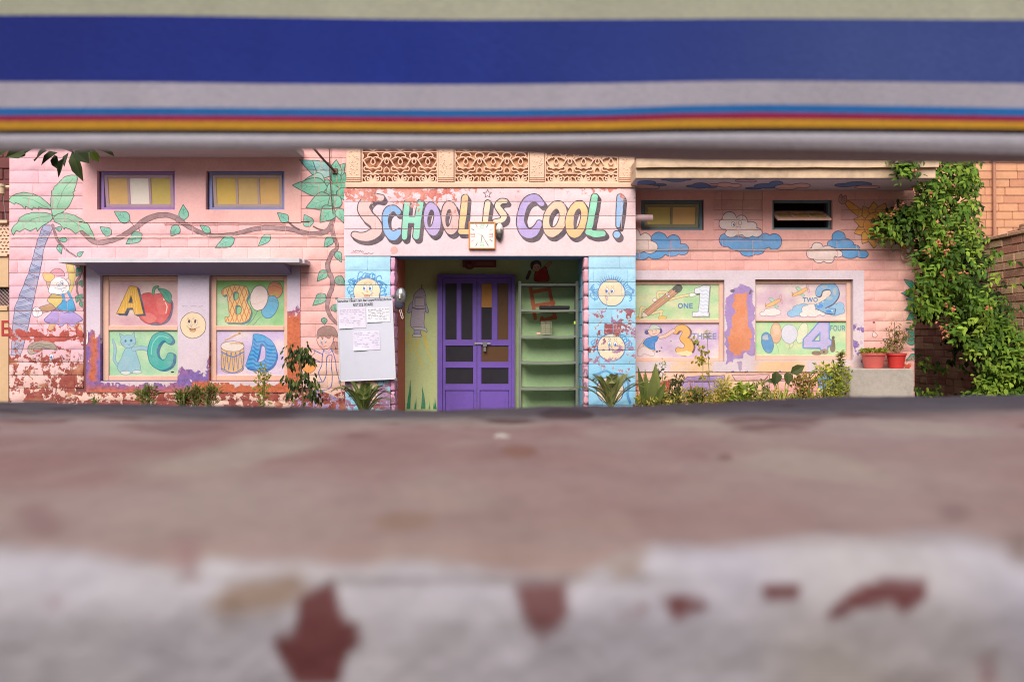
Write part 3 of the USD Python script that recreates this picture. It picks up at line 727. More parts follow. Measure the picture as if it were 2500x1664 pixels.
emit_tm('lintel_soffit', plain_box(X2(954, YP), X2(1436, YP), YP + .01, YP + .40, Z2(624, YP) - .012, Z2(624, YP) - .001), M_lintelblue, school, False, 'blue underside of the porch lintel')
M_step = flat('porch_floor_stone', (104, 92, 88), 0.8, 0.4, 20)
emit_tm('porch_floor', bevel_box(X2(954, YP), X2(1436, YP), YP - .25, YB, -.02, .32, .01), M_step, school, 20)
# door
door = UsdGeom.Xform.Define(stage, uniq(P(school), 'door')); tag(door, 'purple panelled double door with dark panes')
Yd = YB - .06
bx = lambda a, b, c, d, Y=Yd: to_plane(sbox(a, b, c, d), Y)
emit_tm('frame', extrude_y(bx(1068, 670, 1257, 1040).difference(bx(1080, 678, 1249.5, 1045)), Yd - .03, YB - .001), flat('purple_door_paint', (104, 76, 162), 0.42, 0.3, 14, 0.2), door, False)
M_door = '/World/Looks/purple_door_paint'
left = [(1086, 690, 1116, 830), (1125, 690, 1155, 830), (1087, 843, 1156, 884), (1087, 897, 1156, 938)]
right = [(1174, 690, 1202, 830), (1213.5, 690, 1242, 830), (1174, 843, 1242.5, 884), (1174, 897, 1242.5, 938)]
M_brownpane = glassy('brown_pane', (92, 66, 44)); M_curtain = flat('ochre_curtain', (168, 116, 52), 0.8, 0.3, 60, 0.2)
for (x0, x1, panes, side) in ((1080.5, 1164, left, 0), (1165.2, 1249, right, 1)):
    g = bx(x0, 678.5, x1, 1036)
    for p in panes: g = g.difference(bx(*p))
    g = g.difference(bx(x0 + 6, 952, x1 - 6.5, 1020))
    lf = emit_tm('door_leaf', extrude_y(g, Yd, Yd + .045), M_door, door, False, 'left leaf of the purple door' if not side else 'right leaf of the purple door, with ochre and brown panes')
    emit_tm('panel', bevel_box(X2(x0 + 6.5, Yd), X2(x1 - 7, Yd), Yd + .014, Yd + .03, Z2(1019.5, Yd), Z2(952.5, Yd), .006), M_door, lf, 20)
    for i, p in enumerate(panes):
        b = bx(*p).bounds
        emit_tm('pane', plain_box(b[0] - .004, b[2] + .004, Yd + .02, Yd + .026, b[1] - .004, b[3] + .004), M_brownpane if side and i in (1, 2) else M_dark, lf, False)
        fr = bx(*p).buffer(.001).difference(bx(*p).buffer(-.008, join_style=2)); emit_tm('bead', extrude_y(fr, Yd + .010, Yd + .019), M_door, lf, False)
    if side:
        b = bx(1175, 692, 1201, 750).bounds
        emit_tm('curtain', plain_box(b[0], b[2], Yd + .0165, Yd + .0185, b[1], b[3]), M_curtain, lf, False)
bolt = tube([W(1160, 838.5, Yd - .02), W(1198, 838.5, Yd - .02)], .008)
emit_tm('bolt', cat_([bolt, bevel_box(X2(1179, Yd), X2(1189, Yd), Yd - .03, Yd - .004, Z2(846, Yd), Z2(834, Yd), .003), bevel_box(X2(1180.5, Yd), X2(1187, Yd), Yd - .034, Yd - .006, Z2(858, Yd), Z2(847, Yd), .003), bevel_box(X2(1157, Yd), X2(1163, Yd), Yd - .012, Yd - .001, Z2(842, Yd), Z2(835, Yd), .002)]), M_metal, door, 30)

# ------------------------------------------------------------------ carved stone parapet over the porch
YJ = YP + .01
px_pier = [(846, 881), (1070, 1108), (1293, 1329), (1511, 1549)]
zj0, zj1 = Z2(446, YJ), Z2(318, YJ)
emit_tm('parapet_plinth', bevel_box(X2(844, YJ), X2(1551, YJ), YJ - .03, YJ + .2, Z2(458.6, YJ), zj0, .006), M_stone_cream, school, 20, 'cream stone plinth under the carved screens')
emit_tm('parapet_coping', bevel_box(X2(844, YJ), X2(1551, YJ), YJ - .04, YJ + .2, zj1, zj1 + .12, .008), M_stone_cream, school, 20)
for i, (a, b) in enumerate(px_pier):
    g = to_plane(sbox(a, 318, b, 446), YJ); x0, z0, x1, z1 = g.bounds
    parts = [bevel_box(x0, x1, YJ - .02, YJ + .16, z0, z1, .006)]
    xm = (x0 + x1) / 2
    r = np.random.default_rng(60 + i)
    for _ in range(70):       # low carved leaves running up the pier
        px_, pz_ = r.uniform(x0 + .03, x1 - .03), r.uniform(z0 + .09, z1)
        s = r.uniform(.005, .012); e = trimesh.creation.icosphere(subdivisions=1); e.apply_scale((s * 1.1, .008, s * r.uniform(.7, 1.6))); e.apply_translation((px_, YJ - .019, pz_)); parts.append(e)
    for zz_, h in ((z0 + .012, .012), (z0 + .04, .010), (z0 + .062, .006)): parts.append(bevel_box(x0 - .002, x1 + .002, YJ - .032, YJ - .015, zz_, zz_ + h, .003))
    emit_tm('pier', cat_(parts), M_stone_cream, school, 30, 'carved cream stone pier')
def unit(c, mirror=1):
    S = []
    ln = lambda pts, w: S.append(LineString(spline([(c + mirror * x, 446 + y) for x, y in pts], 7) if len(pts) > 2 else [(c + mirror * x, 446 + y) for x, y in pts]).buffer(w / 2, 3))
    for a in (12, 40, 65):                         # fan of petals
        t = math.radians(a); ln([(0, -4), (13.5 * math.cos(t), -5 - 13.5 * math.sin(t))], 3.6)
    ln([(0, -2), (9, -1), (17, -4), (20, -11), (17, -16), (13, -14), (14, -10)], 2.5)   # lower scroll
    ln([(0, -20), (8, -22), (14, -20)], 2.3); ln([(0, -23), (33.5, -23)], 2.0)
    ln([(33.5, -2), (30, -7), (31, -13), (27, -16), (22, -12)], 2.3)
    ln([(3, -24), (10, -30), (19, -30), (22, -36), (18, -40), (14, -37)], 2.6)          # upper scroll
    ln([(33.5, -39), (28, -34), (27, -26), (33.5, -23)], 2.3)
    ln([(0, -38), (9, -36), (17, -45), (24, -56), (33.5, -62)], 3.0)
    ln([(0, -44), (5, -49), (4, -56), (0, -60)], 2.4); ln([(33.5, -46), (29, -50), (30, -56), (33.5, -60)], 2.4)
    ln([(0, -61), (8, -64), (17, -60), (24, -56)], 2.4)
    ln([(0, -74), (9, -72), (13, -66), (9, -62)], 2.6); ln([(33.5, -74), (26, -72), (23, -66), (26, -60)], 2.6)
    ln([(0, -76), (33.5, -76)], 2.4); ln([(0, -78), (12, -86), (20, -96), (33.5, -102)], 3); ln([(0, -102), (12, -98), (33.5, -80)], 2.6); ln([(0, -104), (33.5, -104)], 2.4)
    ln([(33.5, -128), (20, -116), (0, -108)], 3.0); ln([(0, -128), (14, -120), (33.5, -110)], 3)
    return S
scr_lab = ['carved stone lattice screen with brown gaps, left of three', 'carved stone lattice screen above the clock, middle of three', 'carved stone lattice screen with blocked gaps, right of three']
M_backs = [flat('gap_brown', (200, 138, 104), 0.9, 0.4, 14, 0.3), flat('gap_ochre', (220, 166, 126), 0.9, 0.4, 14, 0.3), flat('gap_cream', (236, 196, 158), 0.9, 0.4, 14, 0.25)]
for i, ((a, b), lab) in enumerate(zip([(882, 1069), (1109, 1292), (1330, 1510)], scr_lab)):
    S = []
    c0 = a + 28
    for k in range(-1, 4):
        for mi in (1, -1): S += unit(c0 + k * 67, mi)
    g = unary_union(S).intersection(sbox(a, 318, b, 446))
    g = unary_union([g, sbox(a, 318, b, 446).difference(sbox(a + 3, 318, b - 3, 442))])
    emit_tm('lattice_screen', extrude_y(to_plane(g.simplify(.15), YJ), YJ + .012, YJ + .048), M_stone_cream, school, False, lab)
    emit_tm('screen_backing', plain_box(X2(a, YJ), X2(b, YJ), YJ + (.078, .064, .054)[i], YJ + .19, zj0, zj1), M_backs[i], school, False)

# pipe, cables, bracket
M_pvc = flat('pink_pvc', (226, 186, 188), 0.5, 0.1)
Yp = YP + .18
emit_tm('drain_spout', cat_([tube([W(1548, 531.5, Yp), W(1593, 531.5, Yp)], .046, 16)]), M_pvc, school, 40, 'pink drain spout poking from the porch side')
M_cable = flat('cream_cable', (222, 196, 176), 0.5, 0.1)
def cable(pts, Y, r, label, mat=None, name='cable'):
    p = spline([W(a, b, Y) for a, b in pts], 8)
    o = emit_tm(name, tube(p, r, 6), mat or M_cable, '/World', True); tag(o, label, 'cable'); return o
cable([(24, 579), (180, 577.5), (330, 579), (500, 577), (690, 576.5), (839, 578)], YL - .025, .0055, 'thin cream cable strung along the left wing under the painted vine')
cable([(1553, 610), (1700, 609), (1900, 609.5), (2060, 607), (2205, 608)], YR - .025, .0055, 'thin cream cable strung across the painted clouds of the right wing')
M_conduit = flat('pink_conduit', (214, 150, 150), 0.6, 0.1)
cable([(400, 546), (470, 546.5), (560, 545.5), (696, 546)], YL - .02, .005, 'thin pink conduit under the plastered panel of the vent windows', M_conduit, 'conduit')
M_rust = flat('rusty_iron', (112, 78, 70), 0.8, 0.4, 40, 0.25)
cable([(804, 350), (805, 420), (809, 480), (813, 522)], YL - .04, .007, 'dark cable hanging down over the painted leaves', M_rust)
cc_ = W(2216, 618, YR - .05)
o = emit_tm('cable_clamp', cat_([ellipsoid(W(2219, 612, YR - .04), (.034, .03, .034), 2), ellipsoid(W(2215, 626, YR - .04), (.03, .03, .026), 2), tube(spline([W(2219, 612, YR - .05), W(2228, 620, YR - .05), W(2221, 632, YR - .05), W(2206, 634, YR - .03), W(2200, 624, YR - .03), W(2206, 609, YR - .03)], 6), .006, 6)]), M_cable, '/World', True); tag(o, 'metal cable clamp with looped wire at the right end of the wall', 'clamp')
o = emit_tm('iron_bracket', cat_([tube([W(764, 360, YL - .5), W(790, 390, YL - .3), W(818, 419, YL - .02)], .016, 8), plain_box(X2(812, YL), X2(824, YL), YL - .03, YL - .005, Z2(424, YL), Z2(412, YL))]), M_rust, '/World', 30)
tag(o, 'rusty iron bracket angled out of the painted leaf cluster', 'bracket')

# ------------------------------------------------------------------ wall clock
clk = thing('wall_clock', 'square white wall clock with an orange frame over the porch', 'clock')
Yk = YP - .05
M_orange = flat('orange_plastic', (224, 150, 84), 0.35, 0.05, 20, 0.05)
M_dial = flat('clock_dial', (236, 230, 222), 0.5, 0.0, 20, 0.02)
emit_tm('frame', cat_(frame_mesh((1144, 541, 1209.5, 607.5), Yk, YP - .013, Yk, .018, .005)), M_orange, clk, 30)
emit_tm('dial', plain_box(X2(1146, Yk), X2(1207.5, Yk), Yk + .016, YP - .014, Z2(605.5, Yk), Z2(543, Yk)), M_dial, clk, False)
def zc(x, y): return np.array([X2(1130 + x / 17.42, Yk), Z2(530 + y / 17.42, Yk)])
def flat_strokes(name, strokes, w, mat, parent, y, label=None, th=.0012):
    g = unary_union([LineString([zc(*p) for p in s]).buffer(w * Yk / FPX / 17.42 / 2, cap_style=2, join_style=2) for s in strokes])
    return emit_tm(name, extrude_y(g, y, y + th), mat, parent, False, label)
M_mint = flat('mint_print', (150, 212, 186), 0.5, 0); M_redp = flat('red_print', (196, 92, 86), 0.5, 0); M_navy = flat('navy_print', (74, 74, 110), 0.5, 0); M_pinkp = flat('pink_print', (224, 170, 180), 0.5, 0)
yd = Yk + .0145
flat_strokes('numeral', [[(720, 300), (720, 432)], [(750, 300), (905, 300), (905, 365), (750, 365), (750, 432), (905, 432)]], 20, M_mint, clk, yd, 'mint 12')
flat_strokes('numeral', [[(890, 1095), (730, 1095), (730, 1225), (890, 1225), (890, 1160), (730, 1160)]], 20, M_mint, clk, yd, 'mint 6')
flat_strokes('numeral', [[(1115, 688), (1270, 688), (1270, 828), (1115, 828)], [(1125, 740), (1270, 740)]], 17, M_redp, clk, yd, 'red 3')
flat_strokes('numeral', [[(495, 745), (340, 745), (340, 688), (495, 688), (495, 828), (345, 828)]], 17, M_redp, clk, yd, 'red 9')
for a, b, m_ in (((545, 290), (615, 425), M_redp), ((1075, 295), (1000, 430), M_navy), ((360, 485), (490, 555), M_navy), ((1265, 485), (1130, 565), M_pinkp), ((480, 955), (350, 1030), M_pinkp),
              ((1140, 945), (1265, 1025), M_navy), ((615, 1085), (545, 1220), M_navy), ((1015, 1085), (1090, 1215), M_redp)):
    flat_strokes('hour_mark', [[a, b]], 24, m_, clk, yd)
M_faint = flat('grey_print', (206, 200, 194), 0.5, 0); M_hand = flat('clock_hand', (150, 136, 132), 0.4, 0)
flat_strokes('inner_border', [[(545, 485), (1075, 485), (1075, 1025), (545, 1025), (545, 485)]], 9, M_faint, clk, yd)
flat_strokes('hour_hand', [[(815, 740), (772, 1040)]], 26, M_hand, clk, yd - .003); flat_strokes('minute_hand', [[(805, 730), (1060, 1180)]], 17, M_hand, clk, yd - .005); flat_strokes('second_hand', [[(815, 760), (590, 640)]], 8, M_faint, clk, yd - .007)

# bulkhead lamp beside the clock
lampx, lampz = X2(1219.5, YP), Z2(566.5, YP)
wl = thing('wall_lamp', 'oval glass bulkhead lamp on the wall right beside the clock', 'lamp')
M_lampw = flat('lamp_white_glass', (222, 214, 204), 0.25, 0.0, 20, 0.05)
M_glass = usdkit.material(stage, L('clear_glass'), {'f': ('fresnel', {'IOR': 1.5}), 't': ('transparent_bsdf', {'color': (0.82, 0.82, 0.8)}), 'g': ('glossy_bsdf', {'roughness': 0.08, 'color': (1, 1, 1)}), 'm': ('mix_closure', {})}, [('f.fac', 'm.fac'), ('t.BSDF', 'm.closure1'), ('g.BSDF', 'm.closure2')], surface='m.closure')
emit_tm('base', ellipsoid((lampx, YP - .012, lampz), (.058, .03, .128)), M_metal, wl, True)
emit_tm('shade', ellipsoid((lampx, YP - .04, lampz + .04), (.048, .045, .075)), M_lampw, wl, True)
emit_tm('glass', ellipsoid((lampx, YP - .035, lampz - .02), (.053, .06, .105)), M_glass, wl, True)
emit_tm('cap', ellipsoid((lampx + .004, YP - .05, lampz - .105), (.02, .03, .018), 2), M_black, wl, True)
# bell box on the porch edge
bl = thing('bell_box', 'dark grey bell box with a silver dome beside the notice board', 'bell')
bxx, Yb_ = X2(976.5, YP - .05), YP - .06
emit_tm('body', ellipsoid((bxx - .01, Yb_ + .02, Z2(733, Yb_)), (.066, .06, .125), 3, .75), flat('slate_plastic', (70, 70, 84), 0.35, 0.1), bl, True)
emit_tm('dome', ellipsoid((bxx + .018, Yb_ - .01, Z2(721, Yb_)), (.072, .062, .11)), flat('silver_dome', (172, 170, 168), 0.25, 0.1, 30, 0.2, metal=.8), bl, True)
emit_tm('clip', bevel_box(bxx + .0, bxx + .02, Yb_ - .085, Yb_ - .05, Z2(729, Yb_), Z2(719, Yb_), .003), M_lampw, bl, 30)
emit_tm('wire', tube(spline([(bxx - .01, Yb_ + .01, Z2(750, Yb_)), (bxx + .005, Yb_, Z2(764, Yb_)), (bxx + .03, Yb_, Z2(777, Yb_)), (bxx + .045, Yb_, Z2(774, Yb_)), (bxx + .02, Yb_, Z2(758, Yb_)), (bxx + .0, Yb_ + .01, Z2(749, Yb_))], 6), .004, 6), M_lampw, bl, True)

# ------------------------------------------------------------------ notice board
Yn = YP - .075
nb = thing('notice_board', 'white notice board tilted slightly on the left porch pillar', 'notice board')
M_nb = flat('whiteboard', (202, 204, 218), 0.35, 0.05, 8, 0.05); M_alu = flat('aluminium_trim', (214, 212, 214), 0.35, 0.1, 40, 0.08)
ncx, ncz = X2(894, Yn), Z2(827, Yn); na = math.radians(2.4); ca, sa = math.cos(na), math.sin(na)
hw, hh = .386, .573
def nbT(m, dy=0.0):
    v = np.array(m.vertices); m.vertices = np.stack([ncx + v[:, 0] * ca - v[:, 2] * sa, Yn + v[:, 1] + dy, ncz + v[:, 0] * sa + v[:, 2] * ca], 1); return m
emit_tm('board', nbT(plain_box(-hw + .012, hw - .012, 0, .012, -hh + .012, hh - .012)), M_nb, nb, False)
emit_tm('trim', nbT(cat_([bevel_box(-hw, -hw + .013, -.006, .02, -hh, hh, .003), bevel_box(hw - .013, hw, -.006, .02, -hh, hh, .003), bevel_box(-hw + .013, hw - .013, -.006, .02, hh - .013, hh, .003), bevel_box(-hw + .013, hw - .013, -.006, .02, -hh, -hh + .013, .003)])), M_alu, nb, 20)
M_corner = flat('grey_corner', (120, 116, 116), 0.5, 0.2)
for sx, sz in ((-1, 1), (1, 1), (-1, -1), (1, -1)):
    emit_tm('corner_cap', nbT(bevel_box(sx * hw - .016, sx * hw + .016, -.009, .018, sz * hh - .018, sz * hh + .018, .004)), M_corner, nb, 20)
for x in (-.185, .205):
    emit_tm('hook', nbT(tube(spline([(x, .03, hh + .05), (x, -.012, hh + .035), (x + .004, -.014, hh - .01), (x, .0, hh - .012)], 5), .005, 6)), M_corner, nb, True)
M_ink = flat('black_print', (44, 42, 48), 0.6, 0)
def board_text(s, x0, x1, z, h, name='lettering', lab=None, parent=nb, mat=M_ink, y=-.0015):
    t = meshkit.text_mesh(s, h, .0012, True); v = np.array(t.vertices); k = (x1 - x0) / (v[:, 0].max() - v[:, 0].min())
    m = trimesh.Trimesh(np.stack([x0 + (v[:, 0] - v[:, 0].min()) * k, y - v[:, 2], z + v[:, 1]], 1), t.faces, process=False)
    return emit_tm(name, nbT(m), mat, parent, False, lab)
board_text('Marudhar Kesari Jain Bal UpperPrimarySchool', -.375, .378, hh - .055, .030, lab='school name lettering')
board_text('NOTICE BOARD', -.16, .115, hh - .118, .038, lab='notice board heading')
M_paper = [flat('paper_lilac', (216, 208, 226), 0.8, 0.1), flat('paper_white', (220, 220, 228), 0.8, 0.1), flat('paper_pale', (218, 212, 232), 0.8, 0.1)]
M_type = flat('faint_print', (186, 180, 202), 0.8, 0)
M_type2 = flat('dark_print', (146, 142, 154), 0.8, 0)
labs = ['lilac typed sheet upper left on the notice board', 'white sheet with dark typing upper right on the notice board', 'pale typed sheet in the middle of the notice board']
for i, ((x0, x1, z0, z1), lab) in enumerate(zip([(-.365, .005, .155, .435), (.022, .34, .225, .425), (-.18, .19, -.155, .11)], labs)):
    pp = thing('paper_sheet', lab, 'paper')
    nx = 8; xs = np.linspace(x0, x1, nx); zs_ = np.linspace(z0, z1, nx); XX, ZZ = np.meshgrid(xs, zs_)
    YY = -.004 - .003 * meshkit.fbm(np.stack([XX * 7, ZZ * 7, XX * 0 + i], -1), 2) - .01 * np.clip((z0 + .04 - ZZ) / .04, 0, 1) * (XX < x0 + .2)
    Vp = np.stack([XX.ravel(), YY.ravel(), ZZ.ravel()], 1); I = np.arange(nx * nx).reshape(nx, nx)
    Fp = np.vstack([np.stack([I[:-1, :-1].ravel(), I[:-1, 1:].ravel(), I[1:, 1:].ravel()], 1), np.stack([I[:-1, :-1].ravel(), I[1:, 1:].ravel(), I[1:, :-1].ravel()], 1)])
    emit_tm('sheet', nbT(trimesh.Trimesh(Vp, Fp, process=False)), M_paper[i], pp, True)
    r = np.random.default_rng(70 + i); ln = []
    for k in range(9 if i != 1 else 7):
        z = z1 - .03 - k * ((z1 - z0 - .05) / (9 if i != 1 else 7)); x = x0 + .02
        while x < x1 - .03:
            w = r.uniform(.012, .05)
            if r.random() < (.75 if k < 2 or i == 1 else .5): ln.append(plain_box(x, min(x + w, x1 - .012), -.0085, -.0078, z, z + (.008 if k == 0 else .005)))
            x += w + r.uniform(.006, .02)
    emit_tm('printed_lines', nbT(cat_(ln)), M_type2 if i == 1 else M_type, pp, False)

# ------------------------------------------------------------------ shelf rack in the porch
rk = thing('shelf_rack', 'grey slotted steel shelf rack standing right of the purple door', 'shelf rack')
M_steel = flat('grey_green_steel', (120, 128, 114), 0.5, 0.25, 35, 0.16)
Yf, Yk2 = YB - .37, YB - .05
rx0, rx1 = X2(1266, Yf), X2(1412, Yf)
rz1 = Z2(686, Yf)
M_slot = flat('slot_dark', (52, 54, 50), 0.8, 0)
for (x, s) in ((rx0, 1), (rx1, -1)):
    for (y, t) in ((Yf, 1), (Yk2, -1)):
        a = plain_box(*sorted((x, x + s * .038)), *sorted((y, y + t * .003)), .32, rz1); b = plain_box(*sorted((x, x + s * .003)), *sorted((y + t * .003, y + t * .038)), .32, rz1)
        post = emit_tm('post', cat_([a, b]), M_steel, rk, False)
        if t > 0:
            sl = [plain_box(*sorted((x + s * .014, x + s * .024)), y - .0012, y - .0004, z, z + .016) for z in np.arange(.40, rz1 - .03, .033)]
            emit_tm('slots', cat_(sl), M_slot, post, False)
for py in (692, 755, 818, 882, 946, 1008):
    z = Z2(py, Yf); n = 10; xs = np.linspace(rx0 + .006, rx1 - .006, n); sag = -.008 * np.sin(np.linspace(0, np.pi, n)) * (0.3 if py < 700 else 1)
    V, F = [], []
    prof = [(Yf + .004, -.03), (Yf + .004, .0), (Yk2 - .004, .0), (Yk2 - .004, -.03)]
    for x, s in zip(xs, sag):
        for (y, dz) in prof: V.append((x, y, z + dz + s))
    for i in range(n - 1):
        for k in range(3): a, b = i * 4 + k, i * 4 + k + 1; F += [[a, a + 4, b + 4], [a, b + 4, b]]
    emit('shelf', V, F, M_steel, rk)
o = emit_tm('document_tray', bevel_box(X2(1318, Yf), X2(1392, Yf), Yf + .06, Yk2 - .02, Z2(754, Yf) + .001, Z2(754, Yf) + .05, .006), M_black, '/World', 20); tag(o, 'flat black tray lying on the upper shelf of the steel rack', 'tray')
bk = thing('wire_basket', 'small pale wire basket on the middle shelf of the steel rack', 'basket')
bb = [tube([(X2(1322, Yf) + i * .019, Yf + .16, Z2(817, Yf)), (X2(1322, Yf) + i * .019, Yf + .16, Z2(784, Yf))], .003, 5) for i in range(9)] + [tube([(X2(1322, Yf) - .003, Yf + .158, Z2(816 - 4.6 * k, Yf)), (X2(1347, Yf) + .006, Yf + .158, Z2(816 - 4.6 * k, Yf))], .003, 5) for k in range(8)]
emit_tm('grid', cat_(bb), flat('pale_wire', (170, 164, 140), 0.5, 0.1), bk, False); emit_tm('liner', bevel_box(X2(1323, Yf), X2(1346, Yf), Yf + .17, Yf + .27, Z2(816.5, Yf), Z2(790, Yf), .004), flat('liner_card', (150, 160, 120), 0.8, .1), bk, 20)
o = emit_tm('soap_bar', bevel_box(X2(1310, Yf), X2(1320, Yf), Yf + .02, Yf + .07, Z2(816.8, Yf), Z2(811, Yf), .006), flat('soap_pink', (224, 170, 150), 0.5, .05), '/World', 30); tag(o, 'small pink soap bar on the middle shelf edge of the steel rack', 'soap')
o = emit_tm('tag_strip', plain_box(X2(1401, Yf), X2(1405, Yf), Yf - .006, Yf - .003, Z2(791, Yf), Z2(784, Yf)), flat('lime_tag', (190, 220, 70), 0.6, 0), '/World', False); tag(o, 'lime yellow tag on the right post of the steel rack', 'tag')
# plaque above the door
pq = thing('door_plaque', 'dark red carved plaque on the wall above the purple door', 'plaque')
M_maroon = flat('maroon_wood', (112, 50, 42), 0.6, 0.4, 40, 0.2)
Yq = YB - .04
g = unary_union([to_plane(sbox(1131, 636, 1209, 650), Yq).buffer(.012), to_plane(el(1146, 646, 13, 11), Yq)])
emit_tm('board', extrude_y(g, Yq, YB - .001), M_maroon, pq, False)
emit_tm('boss', ellipsoid((X2(1146, Yq), Yq - .004, Z2(646, Yq)), (.05, .02, .045)), M_maroon, pq, True)
emit_tm('raised_band', extrude_y(to_plane(sbox(1163, 639, 1205, 647), Yq), Yq - .008, Yq - .0005), flat('maroon_light', (136, 70, 58), 0.6, 0.4, 60, 0.2), pq, False)
# ------------------------------------------------------------------ murals, left wing
m = Mural(cL, wall, M_film, LL)
TEAL, FROND = (124, 188, 168), (142, 192, 160)
m.zoom(0, 600, 3.92).begin('painted_palm_tree', 'palm tree painted on the left wing')
trunk = pl((420, -196), (360, -60), (347, 0), (275, 260), (185, 480), (140, 600), (120, 780), (108, 1045), (195, 1050), (228, 950), (270, 780), (300, 640), (335, 470), (385, 250), (428, 0), (455, -60), (520, -196))
m.shape(trunk, (162, 166, 196), (70, 78, 118), 1.6)
for i, (ya, yb, xa, xb) in enumerate([(-150, -120, 410, 505), (-90, -130, 385, 490), (-40, -60, 365, 460), (20, -10, 345, 425), (60, 110, 335, 415), (130, 90, 318, 405), (170, 215, 300, 395), (240, 205, 280, 388), (262, 300, 275, 372), (330, 290, 252, 365), (360, 420, 240, 345), (440, 395, 210, 345), (470, 530, 190, 325), (545, 500, 165, 320), (600, 560, 145, 310), (610, 690, 145, 290), (690, 640, 130, 298), (730, 780, 125, 272), (905, 960, 130, 232), (1000, 930, 112, 225), (970, 1040, 140, 200)]):
    m.st([(xa, ya), (xb, yb)], 5, (72, 82, 124), False)
    m.st([(xa + 8, ya + 14), (xb - 5, yb + 16)], 4, (84, 94, 136), False)
m.zoom(0, 360, 4.9)
f2 = pl((102, 640), (130, 590), (200, 555), (290, 540), (400, 555), (500, 600), (580, 670), (625, 722), (600, 747), (520, 735), (470, 712), (462, 742), (405, 715), (385, 748), (310, 705), (300, 738), (262, 690), (190, 662), (185, 684), (130, 655))
f1 = pl((920, 335), (860, 330), (780, 350), (720, 400), (680, 450), (650, 470), (645, 500), (620, 520), (612, 600), (608, 690), (620, 760), (636, 820), (700, 800), (760, 770), (830, 700), (870, 620), (885, 575), (878, 540), (905, 522), (890, 505), (915, 440), (930, 380))
f3 = pl((622, 800), (560, 782), (480, 778), (380, 780), (300, 805), (240, 845), (210, 900), (170, 940), (140, 990), (158, 1050), (200, 992), (238, 1012), (290, 970), (368, 1000), (440, 962), (452, 1005), (510, 938), (580, 900), (632, 852))
f4 = pl((638, 840), (700, 790), (800, 785), (900, 815), (980, 860), (1060, 925), (1110, 1010), (1140, 1120), (1080, 1092), (1040, 1050), (960, 1000), (950, 1010), (905, 1032), (860, 990), (780, 955), (775, 980), (720, 920), (650, 890))
for g, rib in ((f2, [(270, 600), (400, 630), (530, 700), (600, 740)]), (f1, [(880, 375), (780, 480), (730, 600), (690, 720)]), (f3, [(340, 885), (450, 840), (600, 820)]), (f4, [(650, 860), (800, 855), (920, 915), (1010, 980)])):
    m.shape(g, FROND, (74, 96, 82), 1.8); m.st(rib, 5, (72, 116, 98))
for a, b in (((690, 560), (720, 545)), ((790, 500), (850, 470)), ((700, 640), (660, 600)), ((860, 820), (930, 800)), ((400, 870), (440, 920)), ((900, 940), (960, 930)), ((800, 870), (830, 830))): m.st([a, b], 3, (84, 128, 110), False)
BR, BRL = (158, 126, 128), (98, 74, 80)
m.begin('painted_vine', 'brown painted vine winding along the left wing')
def branch(pts, w, lw=1.4):
    p = spline(pts, 10); ws = np.interp(np.linspace(0, 1, len(p)), np.linspace(0, 1, len(w)), w)
    p = p + (meshkit.fbm(np.stack([p[:, 0] * .02, p[:, 1] * .02, p[:, 0] * 0], 1), 3)[:, None] - .5) * 10
    cs = [Point(*q).buffer(x / 2, 6) for q, x in zip(p, ws)]
    g = unary_union([unary_union([s, t]).convex_hull for s, t in zip(cs[:-1], cs[1:])])
    m.shape(g, BR, BRL, lw)
    k = m.T[2]
    for s in (-.22, .1, .26):
        d = np.gradient(p, axis=0); n = np.stack([-d[:, 1], d[:, 0]], 1) / (np.linalg.norm(d, axis=1, keepdims=True) + 1e-9)
        q = p + n * ws[:, None] * s
        for i in range(2, len(q) - 6, 9): m.fill(LineString(q[i:i + 5]).buffer(.3 * k), (122, 92, 96))
m.zoom(0, 360, 4.9)
branch([(985, 1015), (1130, 1130), (1260, 1130), (1430, 1080), (1600, 975), (1750, 870), (1900, 815), (2030, 815), (2180, 875)], [40, 52, 55, 55, 60, 62, 60, 60, 55])
m.zoom(400, 360, 4.9)
branch([(170, 870), (230, 905), (370, 985), (520, 1045), (700, 1050), (870, 1030), (1050, 985), (1200, 962), (1400, 970), (1560, 985), (1700, 1030), (1850, 1035), (1960, 990), (2015, 900), (2045, 770)], [55, 52, 50, 45, 42, 44, 48, 50, 50, 52, 60, 62, 56, 50, 40])
branch([(2010, 950), (2030, 1060), (2075, 1185), (2000, 1275), (1965, 1400), (1990, 1540)], [45, 46, 36, 44, 46, 44])
m.st([(1500, 900), (1560, 950), (1620, 985)], 22, BRL); m.st([(1790, 945), (1850, 975), (1900, 985)], 18, BRL)
m.zoom(400, 620, 4.126)
branch([(1700, -10), (1655, 70), (1650, 150), (1690, 230), (1695, 330), (1660, 450), (1650, 550), (1690, 640), (1745, 700)], [36, 36, 36, 40, 42, 40, 36, 34, 30], 1.2)
m.zoom(0, 360, 4.9)
branch([(632, 930), (690, 1100), (780, 1210), (910, 1305)], [30, 26, 20, 12], .9)
m.zoom(0, 600, 3.92)
branch([(765, 165), (785, 230), (740, 360), (745, 440), (790, 570)], [18, 22, 20, 14, 8], .9)
m.begin('painted_leaf_sprays', 'green painted leaves along the vine')
m.zoom(0, 360, 4.9)
for a in ((1560, 880, 1372, 765, 135), (1335, 1045, 1200, 950, 105), (1700, 1030, 1508, 1155, 130), (745, 985, 665, 962, 55), (808, 1106, 698, 1106, 56), (700, 1160, 735, 1272, 62), (928, 1300, 1003, 1245, 52)): painted_leaf(m, *a)
m.st([(1545, 870), (1580, 905), (1610, 950)], 8, BRL); m.st([(1660, 950), (1672, 1000)], 7, BRL)
m.zoom(400, 360, 4.9)
